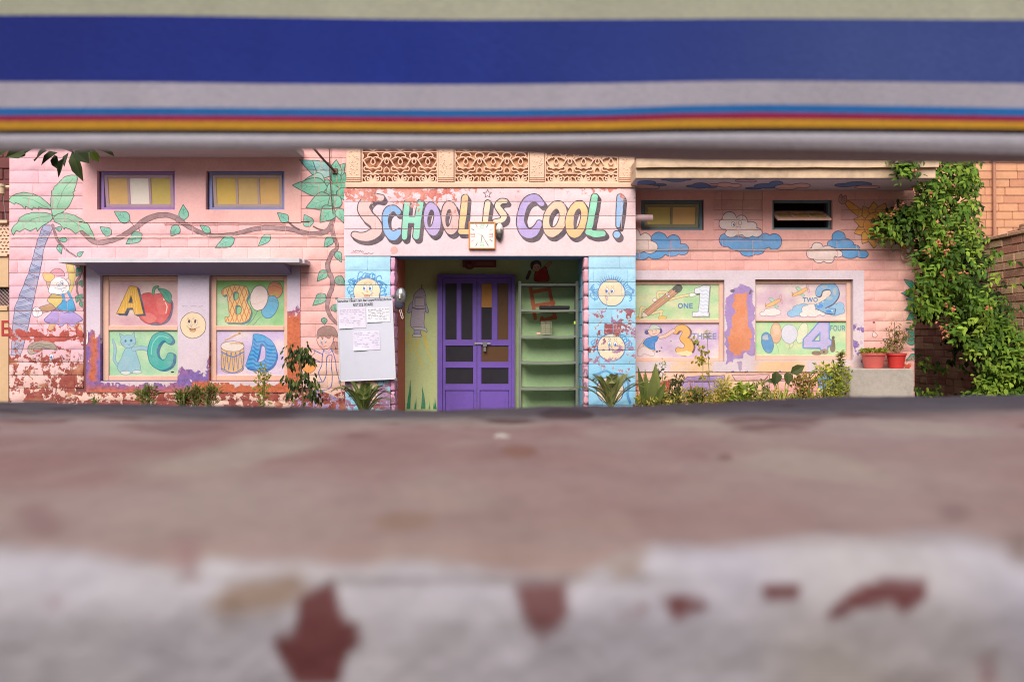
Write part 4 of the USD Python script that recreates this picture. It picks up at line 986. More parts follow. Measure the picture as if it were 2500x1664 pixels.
for a in ((180, 935, 85, 1062, 115), (248, 868, 236, 682, 115), (560, 1018, 432, 932, 80), (845, 1085, 615, 1203, 130), (1275, 1045, 1132, 1178, 100), (1490, 890, 1362, 782, 105), (1755, 945, 1682, 803, 130), (2015, 1075, 1918, 1195, 100), (2065, 1240, 2125, 1372, 85)): painted_leaf(m, *a)
m.zoom(400, 620, 4.126)
for a in ((1640, 165, 1545, 275, 90), (1728, 235, 1835, 312, 95), (1630, 405, 1500, 518, 100), (1705, 510, 1750, 595, 80), (1615, 640, 1618, 712, 58)): painted_leaf(m, *a, col=(118, 180, 154) if a[0] < 1690 else (108, 168, 146))
m.zoom(0, 600, 3.92)
for a in ((775, 210, 733, 292, 60), (780, 330, 800, 402, 62), (752, 475, 735, 545, 50), (758, 468, 828, 522, 50), (768, 530, 820, 607, 50)): painted_leaf(m, *a, lw=1.3, col=(88, 160, 132))
m.begin('painted_leaf_cluster', 'big rosette of green leaves painted beside the porch')
m.zoom(400, 360, 4.9)
G1, G2, G3 = (120, 188, 160), (104, 176, 170), (96, 178, 146)
for a, c in (((2060, 330, 2170, 190, 120), G1), ((2050, 360, 2065, 148, 150), G1), ((1990, 330, 1625, 150, 190), G2), ((2010, 340, 1780, 152, 190), (130, 182, 178)), ((2010, 440, 1880, 470, 140), G1), ((1930, 400, 1690, 385, 175), (146, 192, 172)), ((1960, 480, 1540, 455, 215), G1),
             ((2100, 520, 2170, 300, 150), G3), ((2090, 430, 2010, 260, 120), G3), ((2090, 480, 1930, 590, 200), G1), ((2120, 480, 2170, 640, 150), G3), ((2010, 600, 1700, 722, 210), G1), ((2110, 590, 1960, 735, 170), G1), ((2030, 710, 1868, 900, 190), G1), ((2085, 720, 2150, 905, 110), G1)):
    painted_leaf(m, *a, col=c, lw=2.0)
m.fill(el(2070, 420, 55, 40), (86, 170, 130))
m.begin('painted_monkey', 'cartoon monkey in cap and blue bib painted by the palm')
m.zoom(0, 600, 3.92)
N2 = (70, 84, 130)
m.shape(vs((665, 160, 70), (690, 300, 66), (655, 430, 60)), (206, 184, 108), (150, 140, 90), 1.2)
m.st([(632, 245), (705, 245)], 5, (150, 140, 90))
m.shape(el(490, 355, 42, 66), (206, 168, 140), N2, 1.2)
m.shape(el(655, 352, 24, 40), (226, 206, 196), N2, 1.2)
m.shape(sm((470, 420), (500, 330), (560, 300), (640, 330), (665, 400), (640, 450), (560, 465), (490, 455)), (236, 226, 222), N2, 1.2)
m.shape(sm((478, 275), (500, 235), (550, 215), (600, 235), (620, 290), (560, 285)), (222, 150, 162), N2, 1.3)
m.shape(sm((410, 280), (430, 255), (490, 262), (530, 295), (490, 345), (440, 335)), (232, 176, 104), (110, 100, 110), 1.3)
m.shape(el(596, 358, 15, 24), (240, 236, 232), N2, .9); m.fill(el(600, 362, 8, 12), (70, 120, 190)); m.shape(el(560, 376, 16, 18), (240, 236, 232), N2, .9); m.fill(el(562, 378, 7, 9), (90, 130, 190))
m.st([(520, 395), (570, 412), (625, 400), (640, 380)], 5, N2); m.st([(590, 420), (600, 438), (615, 420)], 5, N2)
m.shape(vs((555, 560, 60), (480, 590, 66), (405, 610, 60)), (190, 150, 112), N2, 1.3)
m.shape(sm((505, 462), (560, 470), (610, 490), (590, 570), (545, 595), (500, 560), (452, 522)), (206, 182, 104), N2, 1.3)
m.shape(sm((590, 545), (600, 520), (625, 535), (690, 512), (725, 590), (718, 625), (680, 637), (600, 622), (550, 592)), (72, 158, 204), N2, 1.4)
m.st([(605, 465), (618, 535)], 26, (72, 150, 200)); m.st([(655, 440), (690, 520)], 26, (72, 150, 200))
m.shape(vs((510, 735, 62), (490, 800, 55)), (204, 166, 122), (150, 120, 100), 1); m.shape(vs((735, 760, 64), (770, 830, 60), (795, 870, 50)), (204, 166, 122), (150, 120, 100), 1)
m.shape(sm((530, 610), (620, 640), (715, 640), (790, 700), (740, 735), (692, 775), (640, 738), (590, 770), (540, 745), (470, 742), (428, 712), (450, 680)), (170, 146, 204), N2, 1.4)
m.shape(sm((320, 600), (360, 585), (405, 625), (395, 665), (340, 680), (312, 650)), (240, 230, 228), N2, 1.2)
for q in ((340, 600, 350, 640), (365, 600, 370, 645)): m.st([(q[0], q[1]), (q[2], q[3])], 4, N2, False)
m.shape(sm((800, 850), (845, 810), (845, 925), (815, 945), (768, 920)), (236, 226, 222), N2, 1.2)
m.begin('painted_child', 'worn painting of a child with wavy hair at the foot of the wall')
m.shape(sm((262, 1000), (290, 945), (350, 915), (470, 915), (530, 945), (545, 1000), (500, 990), (430, 985), (380, 1010), (300, 1040)), (158, 146, 126), (86, 88, 110), 1.3)
for y in (940, 965): m.st([(300, y + 30), (370, y - 5), (440, y + 8), (500, y + 2)], 5, (86, 88, 110))
m.shape(el(402, 1080, 18, 28, 10), (236, 228, 220), N2, .9); m.fill(el(406, 1086, 10, 15), (70, 120, 180)); m.shape(el(492, 1062, 20, 28, 10), (236, 228, 220), N2, .9); m.fill(el(494, 1066, 11, 15), (70, 120, 180))
m.st([(600, 1060), (590, 1100), (612, 1075), (600, 1050)], 5, N2); m.st([(420, 1125), (480, 1110), (530, 1120)], 5, (150, 80, 80))
for k_ in range(4): m.st([(755 + 20 * k_, 1085), (765 + 19 * k_, 1045 - 6 * (k_ % 2)), (780 + 18 * k_, 1080)], 4, (120, 96, 110))
m.st([(720, 1145), (755, 1080), (760, 1120), (835, 1165)], 4, (120, 96, 110)); m.st([(530, 1190), (536, 1255), (610, 1240), (700, 1215)], 4, (92, 84, 110))
m.begin('painted_boy', 'outline painting of a brown haired boy beside the notice board')
m.zoom(400, 620, 4.126)
BLU = (66, 96, 168)
m.shape(sm((1320, 1490), (1420, 1420), (1560, 1375), (1640, 1400), (1740, 1450), (1800, 1480), (1800, 1600), (1290, 1600)), (158, 132, 196), BLU, 1.5)
m.shape(el(1462, 1120, 70, 78), (232, 150, 66), (150, 92, 60), 1.3); painted_leaf(m, 1440, 1055, 1380, 1030, 60, (70, 150, 140)); m.st([(1455, 1050), (1475, 1000)], 14, (80, 120, 110))
m.shape(el(1735, 870, 26, 36), (222, 170, 158), (100, 80, 100), 1)
m.shape(sm((1548, 840), (1545, 880), (1570, 930), (1610, 958), (1670, 940), (1705, 880), (1700, 800), (1640, 790), (1580, 800)), (228, 180, 168), (100, 80, 100), 1.3)
m.shape(sm((1540, 830), (1550, 770), (1590, 735), (1650, 722), (1715, 740), (1750, 800), (1735, 840), (1690, 820), (1670, 850), (1610, 830), (1600, 860), (1570, 820), (1555, 850)), (158, 126, 118), (100, 80, 96), 1.3)
m.shape(sm((1690, 910), (1720, 880), (1760, 900), (1760, 1000), (1700, 975)), (170, 130, 120), (110, 84, 96), 1.1)
m.shape(el(1585, 885, 9, 15), (238, 232, 228), N2, .8); m.fill(el(1586, 888, 5, 8), (70, 110, 180)); m.shape(el(1628, 882, 10, 15), (238, 232, 228), N2, .8); m.fill(el(1630, 886, 5, 8), (70, 110, 180))
m.st([(1575, 925), (1600, 938), (1640, 925)], 5, (170, 90, 90)); m.st([(1600, 895), (1592, 910), (1606, 912)], 4, N2)
for s_ in ([(1610, 960), (1600, 1010), (1590, 1120), (1560, 1200), (1600, 1290)], [(1680, 945), (1720, 1040), (1745, 1180), (1800, 1400)], [(1640, 1190), (1640, 1060), (1655, 1020), (1690, 1020), (1690, 1100), (1690, 1320), (1600, 1370), (1440, 1375)],
           [(1480, 1040), (1560, 1080), (1585, 1095)], [(1500, 960), (1560, 990), (1600, 1010)], [(1640, 1190), (1610, 1280), (1550, 1290)], [(1600, 1380), (1680, 1440), (1800, 1460)], [(1290, 1480), (1380, 1420), (1480, 1395)], [(1520, 1480), (1580, 1500), (1560, 1530)]):
    m.st(s_, 9, BLU)
m.shape(sm((1450, 965), (1490, 950), (1520, 990), (1480, 1030), (1440, 1010)), (226, 178, 168), (100, 80, 100), 1.1)
m.shape(sm((1610, 965), (1650, 985), (1690, 950), (1680, 985), (1640, 1000)), (220, 210, 214), BLU, 1.2)
m.begin('painted_smiley', 'round smiling face painted on the pillar between the lettered windows')
m.zoom(400, 700, 9.8); m.parent = wall
m.shape(el(710, 918, 306, 310), (228, 204, 168), (96, 84, 90), 1.4)
for ex, px_ in ((628, 617), (775, 760)):
    m.shape(el(ex, 852, 36, 64), (232, 216, 196), (120, 104, 96), .6); m.fill(el(px_ + 2, 826, 24, 44), (70, 60, 58))
for x in (575, 600, 705, 730): m.st([(x, 770), (x + 8, 748)], 9, (90, 78, 74), False)
m.st([(705, 912), (665, 930), (660, 955), (695, 980)], 9, (86, 74, 72)); m.st([(560, 925), (600, 975), (660, 1003), (740, 1006), (800, 985), (865, 955)], 7, (86, 74, 72))
m.shape(sm((625, 990), (690, 1012), (770, 1000), (755, 1060), (695, 1078), (640, 1055)), (222, 160, 110), (96, 60, 56), .9)
m.fill(pl((625, 990), (700, 1016), (772, 1000), (760, 1022), (690, 1032), (640, 1020)), (76, 54, 54))
for x0_, x1_ in ((450, 580), (650, 795), (855, 960)):
    r = np.random.default_rng(int(x0_)); xs = np.arange(x0_, x1_, 16)
    m.st([(x, 462 + r.uniform(-18, 16)) for x in xs], 6, (132, 122, 140), False)
m.finish()

# ------------------------------------------------------------------ murals, porch lintel
m = Mural(cP, wallP, M_film, (peelP, underP))
SH = (86, 76, 86)
def bubble(label, fill, g, sh=True, dx=34, dy=46, lw=2.6):
    k = m.T[2]; m.begin('painted_letter', label)
    o = g.buffer(lw * k / 2)
    if sh: m.fill(sweep(o, dx, dy), SH)
    m.shape(g, fill, (84, 76, 86), lw)
def shine(pts, w=8): m.st(pts, w, (238, 240, 244))
m.zoom(820, 350, 5.408)
# paint order: letters further right lie over the shade of those on their left
m.zoom(820, 350, 5.408)
bubble('pink letter S at the start of the greeting', (232, 188, 184), vs((600, 722, 92), (500, 712, 96), (410, 760, 140), (365, 850, 160), (420, 960, 165), (520, 1060, 150), (535, 1160, 150), (430, 1225, 135), (320, 1232, 110), (245, 1205, 86)))
bubble('blue letter C', (136, 184, 232), vs((822, 905, 86), (775, 862, 84), (700, 880, 100), (655, 960, 88), (655, 1060, 82), (680, 1160, 100), (750, 1222, 128), (815, 1185, 96), (840, 1150, 60)))
bubble('mint letter H', (142, 214, 188), unary_union([vs((940, 785, 84), (925, 950, 92), (905, 1235, 84)), vs((1118, 785, 90), (1085, 1000, 96), (1062, 1225, 96)), vs((930, 1010, 96), (1075, 1010, 96))]))
bubble('lilac letter O', (184, 166, 216), ring(affinity.skew(el(1272, 1000, 118, 226), 4), el(1252, 990, 36, 112, 8)))
bubble('pink letter O', (230, 186, 180), ring(affinity.skew(el(1510, 985, 120, 226), 4), el(1488, 985, 34, 112, 6)))
bubble('orange letter L', (242, 196, 140), unary_union([vs((1705, 722, 92), (1682, 950, 98), (1655, 1150, 84)), vs((1650, 1162, 84), (1790, 1165, 84))]))
bubble('cream letter i dotted with a star', (226, 206, 178), vs((2005, 790, 86), (1990, 900, 84), (1968, 1080, 80)))
st_ = Polygon([(2003 + (58 if i % 2 == 0 else 25) * math.sin(i * math.pi / 5), 668 - (58 if i % 2 == 0 else 25) * math.cos(i * math.pi / 5)) for i in range(10)])
m.outline(st_, (88, 78, 88), 1.5)
m.zoom(1180, 350, 5.4075)
bubble('cream letter s', (226, 206, 178), vs((300, 765, 60), (230, 768, 76), (185, 825, 80), (235, 900, 90), (272, 960, 92), (240, 1015, 76), (150, 1030, 60)))
bubble('lilac capital C', (182, 164, 218), vs((770, 795, 84), (690, 722, 100), (580, 760, 110), (515, 880, 104), (490, 1030, 110), (545, 1165, 138), (650, 1180, 130), (725, 1090, 96), (735, 1055, 84)))
bubble('peach letter O', (240, 196, 166), ring(affinity.skew(el(945, 1000, 160, 244), -10), affinity.skew(el(938, 990, 58, 118), -12)))
bubble('orange letter O', (238, 192, 136), ring(affinity.skew(el(1232, 1004, 150, 250), -8), affinity.skew(el(1236, 995, 42, 128), -10)))
bubble('mint letter L', (142, 216, 182), unary_union([vs((1470, 712, 100), (1430, 950, 96), (1395, 1130, 92)), vs((1380, 1172, 84), (1480, 1196, 100), (1580, 1190, 84))]))
bubble('blue exclamation mark', (150, 190, 232), unary_union([vs((1808, 714, 98), (1798, 900, 92), (1780, 1085, 62)), el(1762, 1205, 52)]))
m.zoom(820, 350, 5.408)
m.begin('painted_signature', 'small dark signature under the greeting')
r = np.random.default_rng(4)
m.st([(225 + i * 14, 1420 + r.uniform(-16, 14)) for i in range(11)], 7, (120, 96, 104), False); m.st([(200, 1450), (310, 1445)], 4, (130, 104, 112), False); m.st([(350 + i * 12, 1450 + r.uniform(-12, 12)) for i in range(13)], 7, (140, 112, 120), False)
m.fill(jag(el(770, 1410, 52, 50), 10, .05, 3), (222, 170, 164))
m.finish(clip=sbox(839, 459, 1552, 624.4))

# ------------------------------------------------------------------ murals, pillars
class _NP: pass
pillars = [p for p in stage.GetPrimAtPath(P(school)).GetChildren() if p.GetName().startswith('pillar')]
SKYB = (72, 150, 206)
m = Mural(cP, pillars[0], M_film, LB)
m.zoom(800, 610, 4.02)
FACE = (230, 208, 174)
def hair_curls(cx, cy, r0, r1, a0, a1, n, col=SKYB, w=9, seed=0):
    rr = np.random.default_rng(seed)
    for i in range(n):
        a = math.radians(a0 + (a1 - a0) * (i + .5) / n); ra = r1 * rr.uniform(.85, 1.05); b = a + rr.uniform(-.25, .25)
        m.st([(cx + r0 * math.cos(a), cy - r0 * math.sin(a)), (cx + (r0 + ra) / 2 * math.cos(a + .12), cy - (r0 + ra) / 2 * math.sin(a + .12)), (cx + ra * math.cos(b), cy - ra * math.sin(b)), (cx + ra * .94 * math.cos(b - .16), cy - ra * .94 * math.sin(b - .16))], w, col)
m.begin('painted_face', 'smiling face with blue hair painted above the notice board')
hair_curls(385, 410, 120, 205, -25, 205, 17, seed=1); hair_curls(385, 410, 110, 165, 20, 160, 10, (60, 130, 196), 11, 2)
m.shape(el(385, 410, 133, 132), FACE, (92, 130, 170), 2.2); face(m, 390, 400, 130, (-.06, .04))
m.begin('painted_face', 'worn painted face below the notice board')
hair_curls(380, 1385, 120, 180, 150, 220, 4, seed=3); hair_curls(380, 1385, 115, 190, -40, 40, 5, seed=4)
m.shape(el(378, 1385, 140, 120), (228, 196, 158), (120, 140, 160), 1.6); face(m, 375, 1360, 120, (.04, .04), 'open')
m.finish(clip=sbox(841, 626, 954, 1050))
m = Mural(cP, pillars[1], M_film, LB)
m.zoom(1180, 610, 4.02)
m.begin('painted_face', 'astonished round face with spiky blue hair on the right pillar')
for i in range(15):
    a = math.radians(35 + i * 8); m.fill(pl((1258 + 128 * math.cos(a - .06), 420 - 128 * math.sin(a - .06)), (1258 + 182 * math.cos(a), 420 - 182 * math.sin(a)), (1258 + 128 * math.cos(a + .06), 420 - 128 * math.sin(a + .06))), (96, 160, 212))
hair_curls(1258, 420, 130, 215, 160, 200, 6, seed=5); hair_curls(1258, 420, 130, 215, -15, 30, 6, seed=6)
m.shape(el(1258, 420, 132, 131), FACE, (74, 116, 168), 2.0); face(m, 1235, 425, 120, (-.04, .03), 'open')
m.begin('painted_face', 'sad round face under a red brown block on the right pillar')
hair_curls(1255, 955, 132, 200, 120, 185, 6, seed=7); hair_curls(1255, 955, 132, 200, -10, 50, 6, seed=8)
m.fill(jag(sbox(1186, 722, 1342, 832), 8, .03, 5), (142, 74, 78)); m.st([(1195, 770), (1260, 778), (1335, 765)], 5, (190, 130, 150)); m.st([(1195, 815), (1260, 822), (1335, 812)], 4, (190, 130, 150))
m.shape(el(1255, 955, 136, 132), FACE, (74, 116, 168), 2.8); face(m, 1262, 945, 125, (0, .07), 'sad')
m.begin('painted_face', 'smiling face with blue pigtails low on the right pillar')
m.st([(1290, 1215), (1380, 1230), (1425, 1320), (1415, 1420), (1440, 1500)], 26, (64, 140, 196)); m.st([(1290, 1215), (1360, 1240), (1395, 1330), (1390, 1430)], 12, (110, 180, 220))
m.st([(1280, 1225), (1200, 1185), (1130, 1215), (1085, 1220)], 20, (64, 150, 200))
m.shape(el(1245, 1375, 134, 130), FACE, (74, 116, 168), 2.6); face(m, 1245, 1360, 120, (.0, .02), 'open')
m.finish(clip=sbox(1436, 626, 1552.5, 1050))

# ------------------------------------------------------------------ murals, porch rear wall
m = Mural(cB, wallB, M_film, zi)
m.zoom(800, 610, 4.02).begin('painted_rocket', 'grey rocket with yellow flames painted left of the door')
for s_ in ([(800, 815), (785, 900), (830, 1010)], [(850, 850), (870, 900), (880, 960)], [(900, 850), (890, 920)], [(930, 810), (960, 900), (985, 970)], [(970, 800), (960, 860), (990, 940)], [(830, 830), (810, 870), (850, 950), (920, 1130)], [(945, 850), (980, 980), (1030, 1090)]): m.st(s_, 13, (206, 190, 84))
m.shape(pl((838, 500), (800, 540), (783, 612), (800, 622), (838, 590)), (160, 156, 176), (92, 88, 110), 1.2); m.shape(pl((955, 500), (975, 545), (992, 605), (975, 618), (945, 590)), (160, 156, 176), (92, 88, 110), 1.2)
m.shape(sm((925, 375), (955, 420), (965, 480), (960, 560), (945, 700), (945, 765), (880, 770), (820, 755), (815, 680), (830, 560), (845, 450), (880, 400)), (176, 166, 178), (96, 92, 112), 1.3)
m.st([(925, 340), (922, 385)], 10, (140, 90, 90)); m.shape(sbox(858, 470, 950, 548), (186, 176, 180), (104, 98, 116), 1.2); m.st([(835, 565), (890, 582), (950, 575)], 10, (84, 80, 100)); m.st([(850, 455), (905, 462), (955, 448)], 5, (96, 92, 112))
m.shape(sbox(848, 775, 910, 835), (162, 168, 190), (84, 80, 100), 1.2); m.shape(sm((840, 830), (915, 830), (915, 852), (840, 852)), (200, 196, 200), (84, 80, 100), 1.2); m.shape(sm((850, 758), (960, 765), (972, 810), (940, 790), (850, 780)), (190, 186, 190), (84, 80, 100), 1.2)
m.begin('painted_grass', 'dark green grass blades painted at the foot of the porch wall')
for x0_, x1_, tx, ty in ((775, 812, 812, 1268), (850, 870, 868, 1432), (915, 958, 925, 1330), (990, 1010, 1010, 1505), (1035, 1070, 1052, 1448)): m.fill(pl((x0_, 1560), (x0_ + 8, 1480), ((x0_ + tx) / 2 + 6, ty + 90), (tx, ty), ((x1_ + tx) / 2 + 8, ty + 110), (x1_, 1500), (x1_, 1560)), (28, 132, 88))
m.zoom(1180, 610, 4.02).begin('painted_girl', 'girl in a red dress painted on the wall above the shelf rack')
m.shape(vs((585, 190, 34), (660, 120, 26)), (216, 160, 120), (120, 80, 70), 1); m.shape(vs((455, 215, 30), (430, 280, 26)), (90, 50, 44), (60, 40, 40), 1)
m.shape(sm((510, 215), (560, 195), (610, 165), (635, 230), (642, 300), (570, 312), (500, 300)), (178, 52, 44), (110, 40, 40), 1.2)
m.shape(el(520, 172, 42, 40), (220, 178, 140), (90, 70, 60), 1); m.fill(sm((465, 170), (470, 125), (515, 100), (560, 115), (570, 165), (545, 140), (500, 145), (480, 195)), (48, 40, 60))
m.st([(505, 165), (515, 180)], 5, (60, 50, 60)); m.st([(535, 160), (545, 175)], 5, (60, 50, 60)); m.st([(515, 192), (535, 190)], 4, (150, 70, 60))
m.begin('painted_chair', 'orange chair outline painted behind the shelf rack')
for s_ in ([(460, 350), (510, 670)], [(640, 340), (705, 665)], [(490, 410), (640, 385)], [(500, 545), (690, 520)], [(570, 690), (700, 660)], [(570, 690), (575, 665)]): m.st(s_, 36, (200, 104, 56), False)
m.finish()

# ------------------------------------------------------------------ murals, right wing
m = Mural(cR, wallR, M_film, LR)
BLC, WHC, CL = (96, 160, 214), (232, 208, 200), (92, 84, 112)
def clouds(name, lab, blue, white, z):
    m.zoom(*z).begin(name, lab)
    if blue: m.shape(cloud(*blue), BLC, CL, 1.8)
    if white: m.shape(cloud(*white), WHC, CL, 1.8)
z9, z10 = (1540, 370, 5.406), (1860, 370, 5.2275)
clouds('painted_cloud', 'blue and white clouds painted beside the porch', [(370, 1170, 110, 106), (560, 1195, 95, 98), (680, 1290, 85, 75), (540, 1310, 110, 75), (330, 1330, 130, 90), (130, 1370, 110, 60), (450, 1250, 150, 90)], [(40, 1130, 85, 125), (190, 1160, 80, 82), (250, 1260, 105, 85), (100, 1250, 110, 90)], z9)
clouds('painted_cloud', 'smiling white cloud over a blue one between the vent windows', [(1250, 1170, 82, 88), (1400, 1210, 140, 90), (1600, 1210, 150, 90), (1770, 1180, 90, 100), (1890, 1190, 100, 105), (1550, 1310, 110, 75), (1680, 1280, 90, 80), (1450, 1260, 110, 60)], [(1300, 890, 92, 95), (1225, 955, 62, 70), (1460, 930, 82, 90), (1590, 985, 72, 62), (1400, 990, 180, 70), (1320, 1080, 80, 55), (1430, 1050, 90, 56), (1540, 1070, 80, 66), (1660, 1070, 75, 62)], z9)
m.zoom(*z9); m.shape(el(1350, 960, 28, 30), (236, 222, 214), (110, 96, 110), 1.1); m.fill(el(1358, 964, 13, 15), (120, 108, 130)); m.shape(el(1440, 942, 24, 28), (226, 206, 190), (130, 110, 110), 1.1)
m.st([(1385, 995), (1445, 988), (1440, 1010)], 6, (120, 96, 104)); m.st([(1415, 885), (1420, 880)], 7, CL, False); m.st([(1434, 882), (1438, 876)], 7, CL, False)
clouds('painted_cloud', 'blue cloud behind a white cloud right of the open vent window', [(975, 1090, 84, 76), (1000, 1180, 170, 80), (1190, 1240, 60, 50), (1120, 1310, 110, 55), (1280, 1310, 75, 52), (1060, 1260, 130, 80)], [(705, 1225, 72, 65), (640, 1300, 72, 72), (830, 1250, 70, 50), (780, 1320, 160, 62), (730, 1370, 72, 50), (850, 1370, 70, 54), (975, 1305, 54, 44), (900, 1270, 50, 50)], z10)
m.zoom(*z10).begin('painted_sun', 'orange painted sun with waving arms, half behind the creeper')
OR, ORL = (242, 166, 66), (150, 84, 44)
m.shape(vs((1085, 650, 60), (1160, 720, 84), (1260, 790, 100)), OR, ORL, 1.6)
m.shape(vs((1700, 1080, 70), (1760, 1150, 70), (1815, 1220, 50)), OR, ORL, 1.6)
for a in (200, 165, 232, 262, 290, 318, 126, 98, 70, 45, 20, 345):
    t = math.radians(a); c_, s_ = math.cos(t), -math.sin(t)
    painted_leaf(m, 1450 + 120 * c_, 940 + 120 * s_, 1450 + 310 * c_ + 20, 940 + 300 * s_, 150, OR, 1.6, False); 
m.shape(el(1450, 940, 152, 162), (242, 160, 56), ORL, 1.8)
m.shape(el(1400, 890, 24, 26), (190, 130, 70), (90, 60, 44), 1.1); m.fill(el(1404, 888, 12, 13), (70, 56, 50)); m.shape(el(1520, 890, 24, 26), (236, 214, 190), (90, 60, 44), 1.1); m.fill(el(1522, 888, 12, 13), (70, 56, 50))
m.st([(1390, 950), (1440, 990), (1510, 980), (1550, 930)], 7, ORL)
m.shape(sm((980, 590), (1010, 545), (1030, 585), (1070, 560), (1080, 640), (1040, 670), (985, 650)), (206, 160, 150), (130, 92, 92), 1.5)
for q in ((1000, 580, 1010, 620), (1025, 570, 1035, 620), (1055, 590, 1050, 640)): m.st([(q[0], q[1]), (q[2], q[3])], 6, (130, 92, 92), False)
m.shape(sm((1650, 1220), (1700, 1180), (1760, 1200), (1760, 1245), (1700, 1250), (1670, 1275)), (226, 196, 184), (104, 84, 90), 1.4)
m.fill(el(1560, 1180, 120, 34), (228, 186, 160))
m.begin('painted_leaf_sprays', 'teal leaves painted at the right end of the wall')
m.zoom(2060, 640, 4.3545)
for a in ((755, 270, 640, 180, 70), (770, 340, 605, 328, 80), (760, 405, 658, 392, 50), (770, 470, 640, 515, 70), (760, 545, 665, 620, 68), (760, 780, 655, 702, 68), (765, 860, 622, 795, 84), (770, 935, 720, 918, 34), (770, 985, 660, 1042, 60)): painted_leaf(m, *a, col=(54, 150, 124))
m.fill(el(318, 638, 14, 12), (140, 60, 80)); m.shape(leafp(335, 800, 312, 735, 50), (228, 196, 190), (110, 90, 96), 1.2); m.shape(leafp(490, 850, 412, 815, 44), (228, 196, 190), (110, 90, 96), 1.2)
m.begin('painted_blocks', 'toy blocks and bricks outlined in dark paint along the foot of the wall')
m.zoom(1540, 870, 4.062)
PU = (166, 140, 196)
for g, c in ((pl((505, 250), (560, 200), (760, 190), (930, 186), (930, 248)), PU), (pl((500, 252), (880, 250), (870, 330), (770, 390), (520, 385)), PU), (pl((1000, 182), (1375, 176), (1320, 236), (1040, 240)), (222, 178, 176)), (pl((1375, 178), (1378, 300), (1330, 330), (1320, 238)), (214, 160, 160)), (pl((1470, 172), (1820, 165), (1780, 214), (1500, 220)), (230, 200, 180)), (pl((1825, 166), (1830, 290), (1785, 320), (1780, 216)), (232, 178, 96)), (pl((1850, 220), (1920, 160), (2030, 160), (2030, 330), (1860, 340)), (90, 140, 190))):
    m.shape(g, c, (92, 66, 74), 1.5)
for x in (1078, 1215, 1248): m.st([(x, 242), (x, 360)], 6, (92, 66, 74), False)
for q in ((590, 250, 590, 310), (625, 262, 622, 310), (770, 250, 775, 300)): m.st([(q[0], q[1]), (q[2], q[3])], 6, (92, 66, 74), False)
m.fill(jag(el(905, 300, 40, 36), 14, .05, 9), (92, 80, 140))
m.st([(2330, 40), (2290, 34), (2280, 50), (2310, 66), (2322, 118)], 7, (80, 50, 50)); 
# worn middle pier of the bay: purple showing, and bare orange within
m.begin('worn_patch', 'big orange and purple patch of bared undercoat between the number windows')
m.zoom(1540, 640, 4.48)
m.fill(jag(sm((1040, 1085), (1045, 700), (1040, 420), (1075, 350), (1150, 280), (1230, 250), (1320, 290), (1342, 380), (1348, 700), (1340, 1010), (1260, 985), (1200, 1040), (1120, 1060)), 46, .018, 2), (160, 132, 186))
m.fill(jag(sm((1120, 985), (1065, 880), (1095, 700), (1120, 600), (1120, 430), (1110, 360), (1180, 330), (1250, 350), (1262, 470), (1280, 640), (1310, 800), (1300, 940), (1220, 960), (1200, 1010)), 34, .02, 4), (214, 136, 96))
m.fill(el(1108, 315, 24, 18), (106, 96, 110)); m.fill(el(1303, 326, 14, 26, 20), (106, 96, 110))
m.fill(jag(el(1190, 1130, 26, 60), 30, .03, 6), (170, 150, 178))
m.finish(clip=sbox(1545, 468, 2233, 1010))

# ------------------------------------------------------------------ lettered boards
nw = (lambda px, py: px * 0 + .03, lambda px, py: np.broadcast_to(alb((210, 190, 176)), px.shape + (3,)))
def txt(word, x0, x1, py_top, py_bot, Y, y, parent, mat, lab):
    """painted word; photo px"""
    t = meshkit.text_mesh(word, 1.0, .001, True); v = np.array(t.vertices)
    w0, h0 = v[:, 0].max() - v[:, 0].min(), 1.0
    X = X2(x0, Y) + (v[:, 0] - v[:, 0].min()) / w0 * (X2(x1, Y) - X2(x0, Y)); Z = Z2(py_bot, Y) + v[:, 1] * (Z2(py_top, Y) - Z2(py_bot, Y))
    return emit_tm('painted_word', trimesh.Trimesh(np.stack([X, y - v[:, 2], Z], 1), t.faces, process=False), mat, parent, False, lab)
yB = YL + .0645
z3, z4, z11, z12 = (0, 600, 3.92), (400, 620, 4.126), (1540, 640, 4.48), (1800, 640, 4.612)
m = Mural(cA, win1, M_film, nw); m.zoom(*z3)
m.begin('painted_apple', 'red painted apple beside the letter A')
m.fill(affinity.translate(sm((1330, 470), (1460, 460), (1560, 450), (1625, 540), (1600, 680), (1530, 745), (1400, 745), (1310, 690), (1285, 580)), 14, 8), (104, 104, 128))
m.shape(sm((1330, 468), (1395, 445), (1460, 462), (1530, 448), (1595, 490), (1622, 580), (1592, 680), (1530, 742), (1470, 732), (1400, 745), (1330, 705), (1296, 640), (1285, 550)), (206, 84, 84), (120, 60, 70), 1.4)
m.fill(sm((1480, 520), (1560, 480), (1600, 560), (1570, 650), (1500, 640)), (214, 104, 98)); m.fill(sm((1330, 660), (1420, 640), (1480, 700), (1400, 735)), (214, 116, 110)); m.st([(1562, 540), (1578, 580), (1566, 640)], 10, (240, 200, 190)); m.fill(el(1550, 505, 10, 14), (240, 206, 198))
m.shape(vs((1445, 455, 22), (1455, 405, 26), (1490, 388, 20)), (94, 156, 112), (60, 96, 84), 1.2); m.shape(sm((1492, 408), (1560, 412), (1612, 450), (1620, 500), (1605, 545), (1560, 510), (1530, 460)), (70, 158, 130), (52, 96, 92), 1.3); m.st([(1500, 412), (1570, 450), (1605, 530)], 5, (52, 120, 104))
m.begin('painted_letter', 'yellow letter A')
Ag = pl((1215, 385), (1288, 385), (1352, 650), (1268, 656), (1250, 592), (1196, 592), (1168, 650), (1092, 645)).difference(pl((1232, 472), (1250, 540), (1208, 540)))
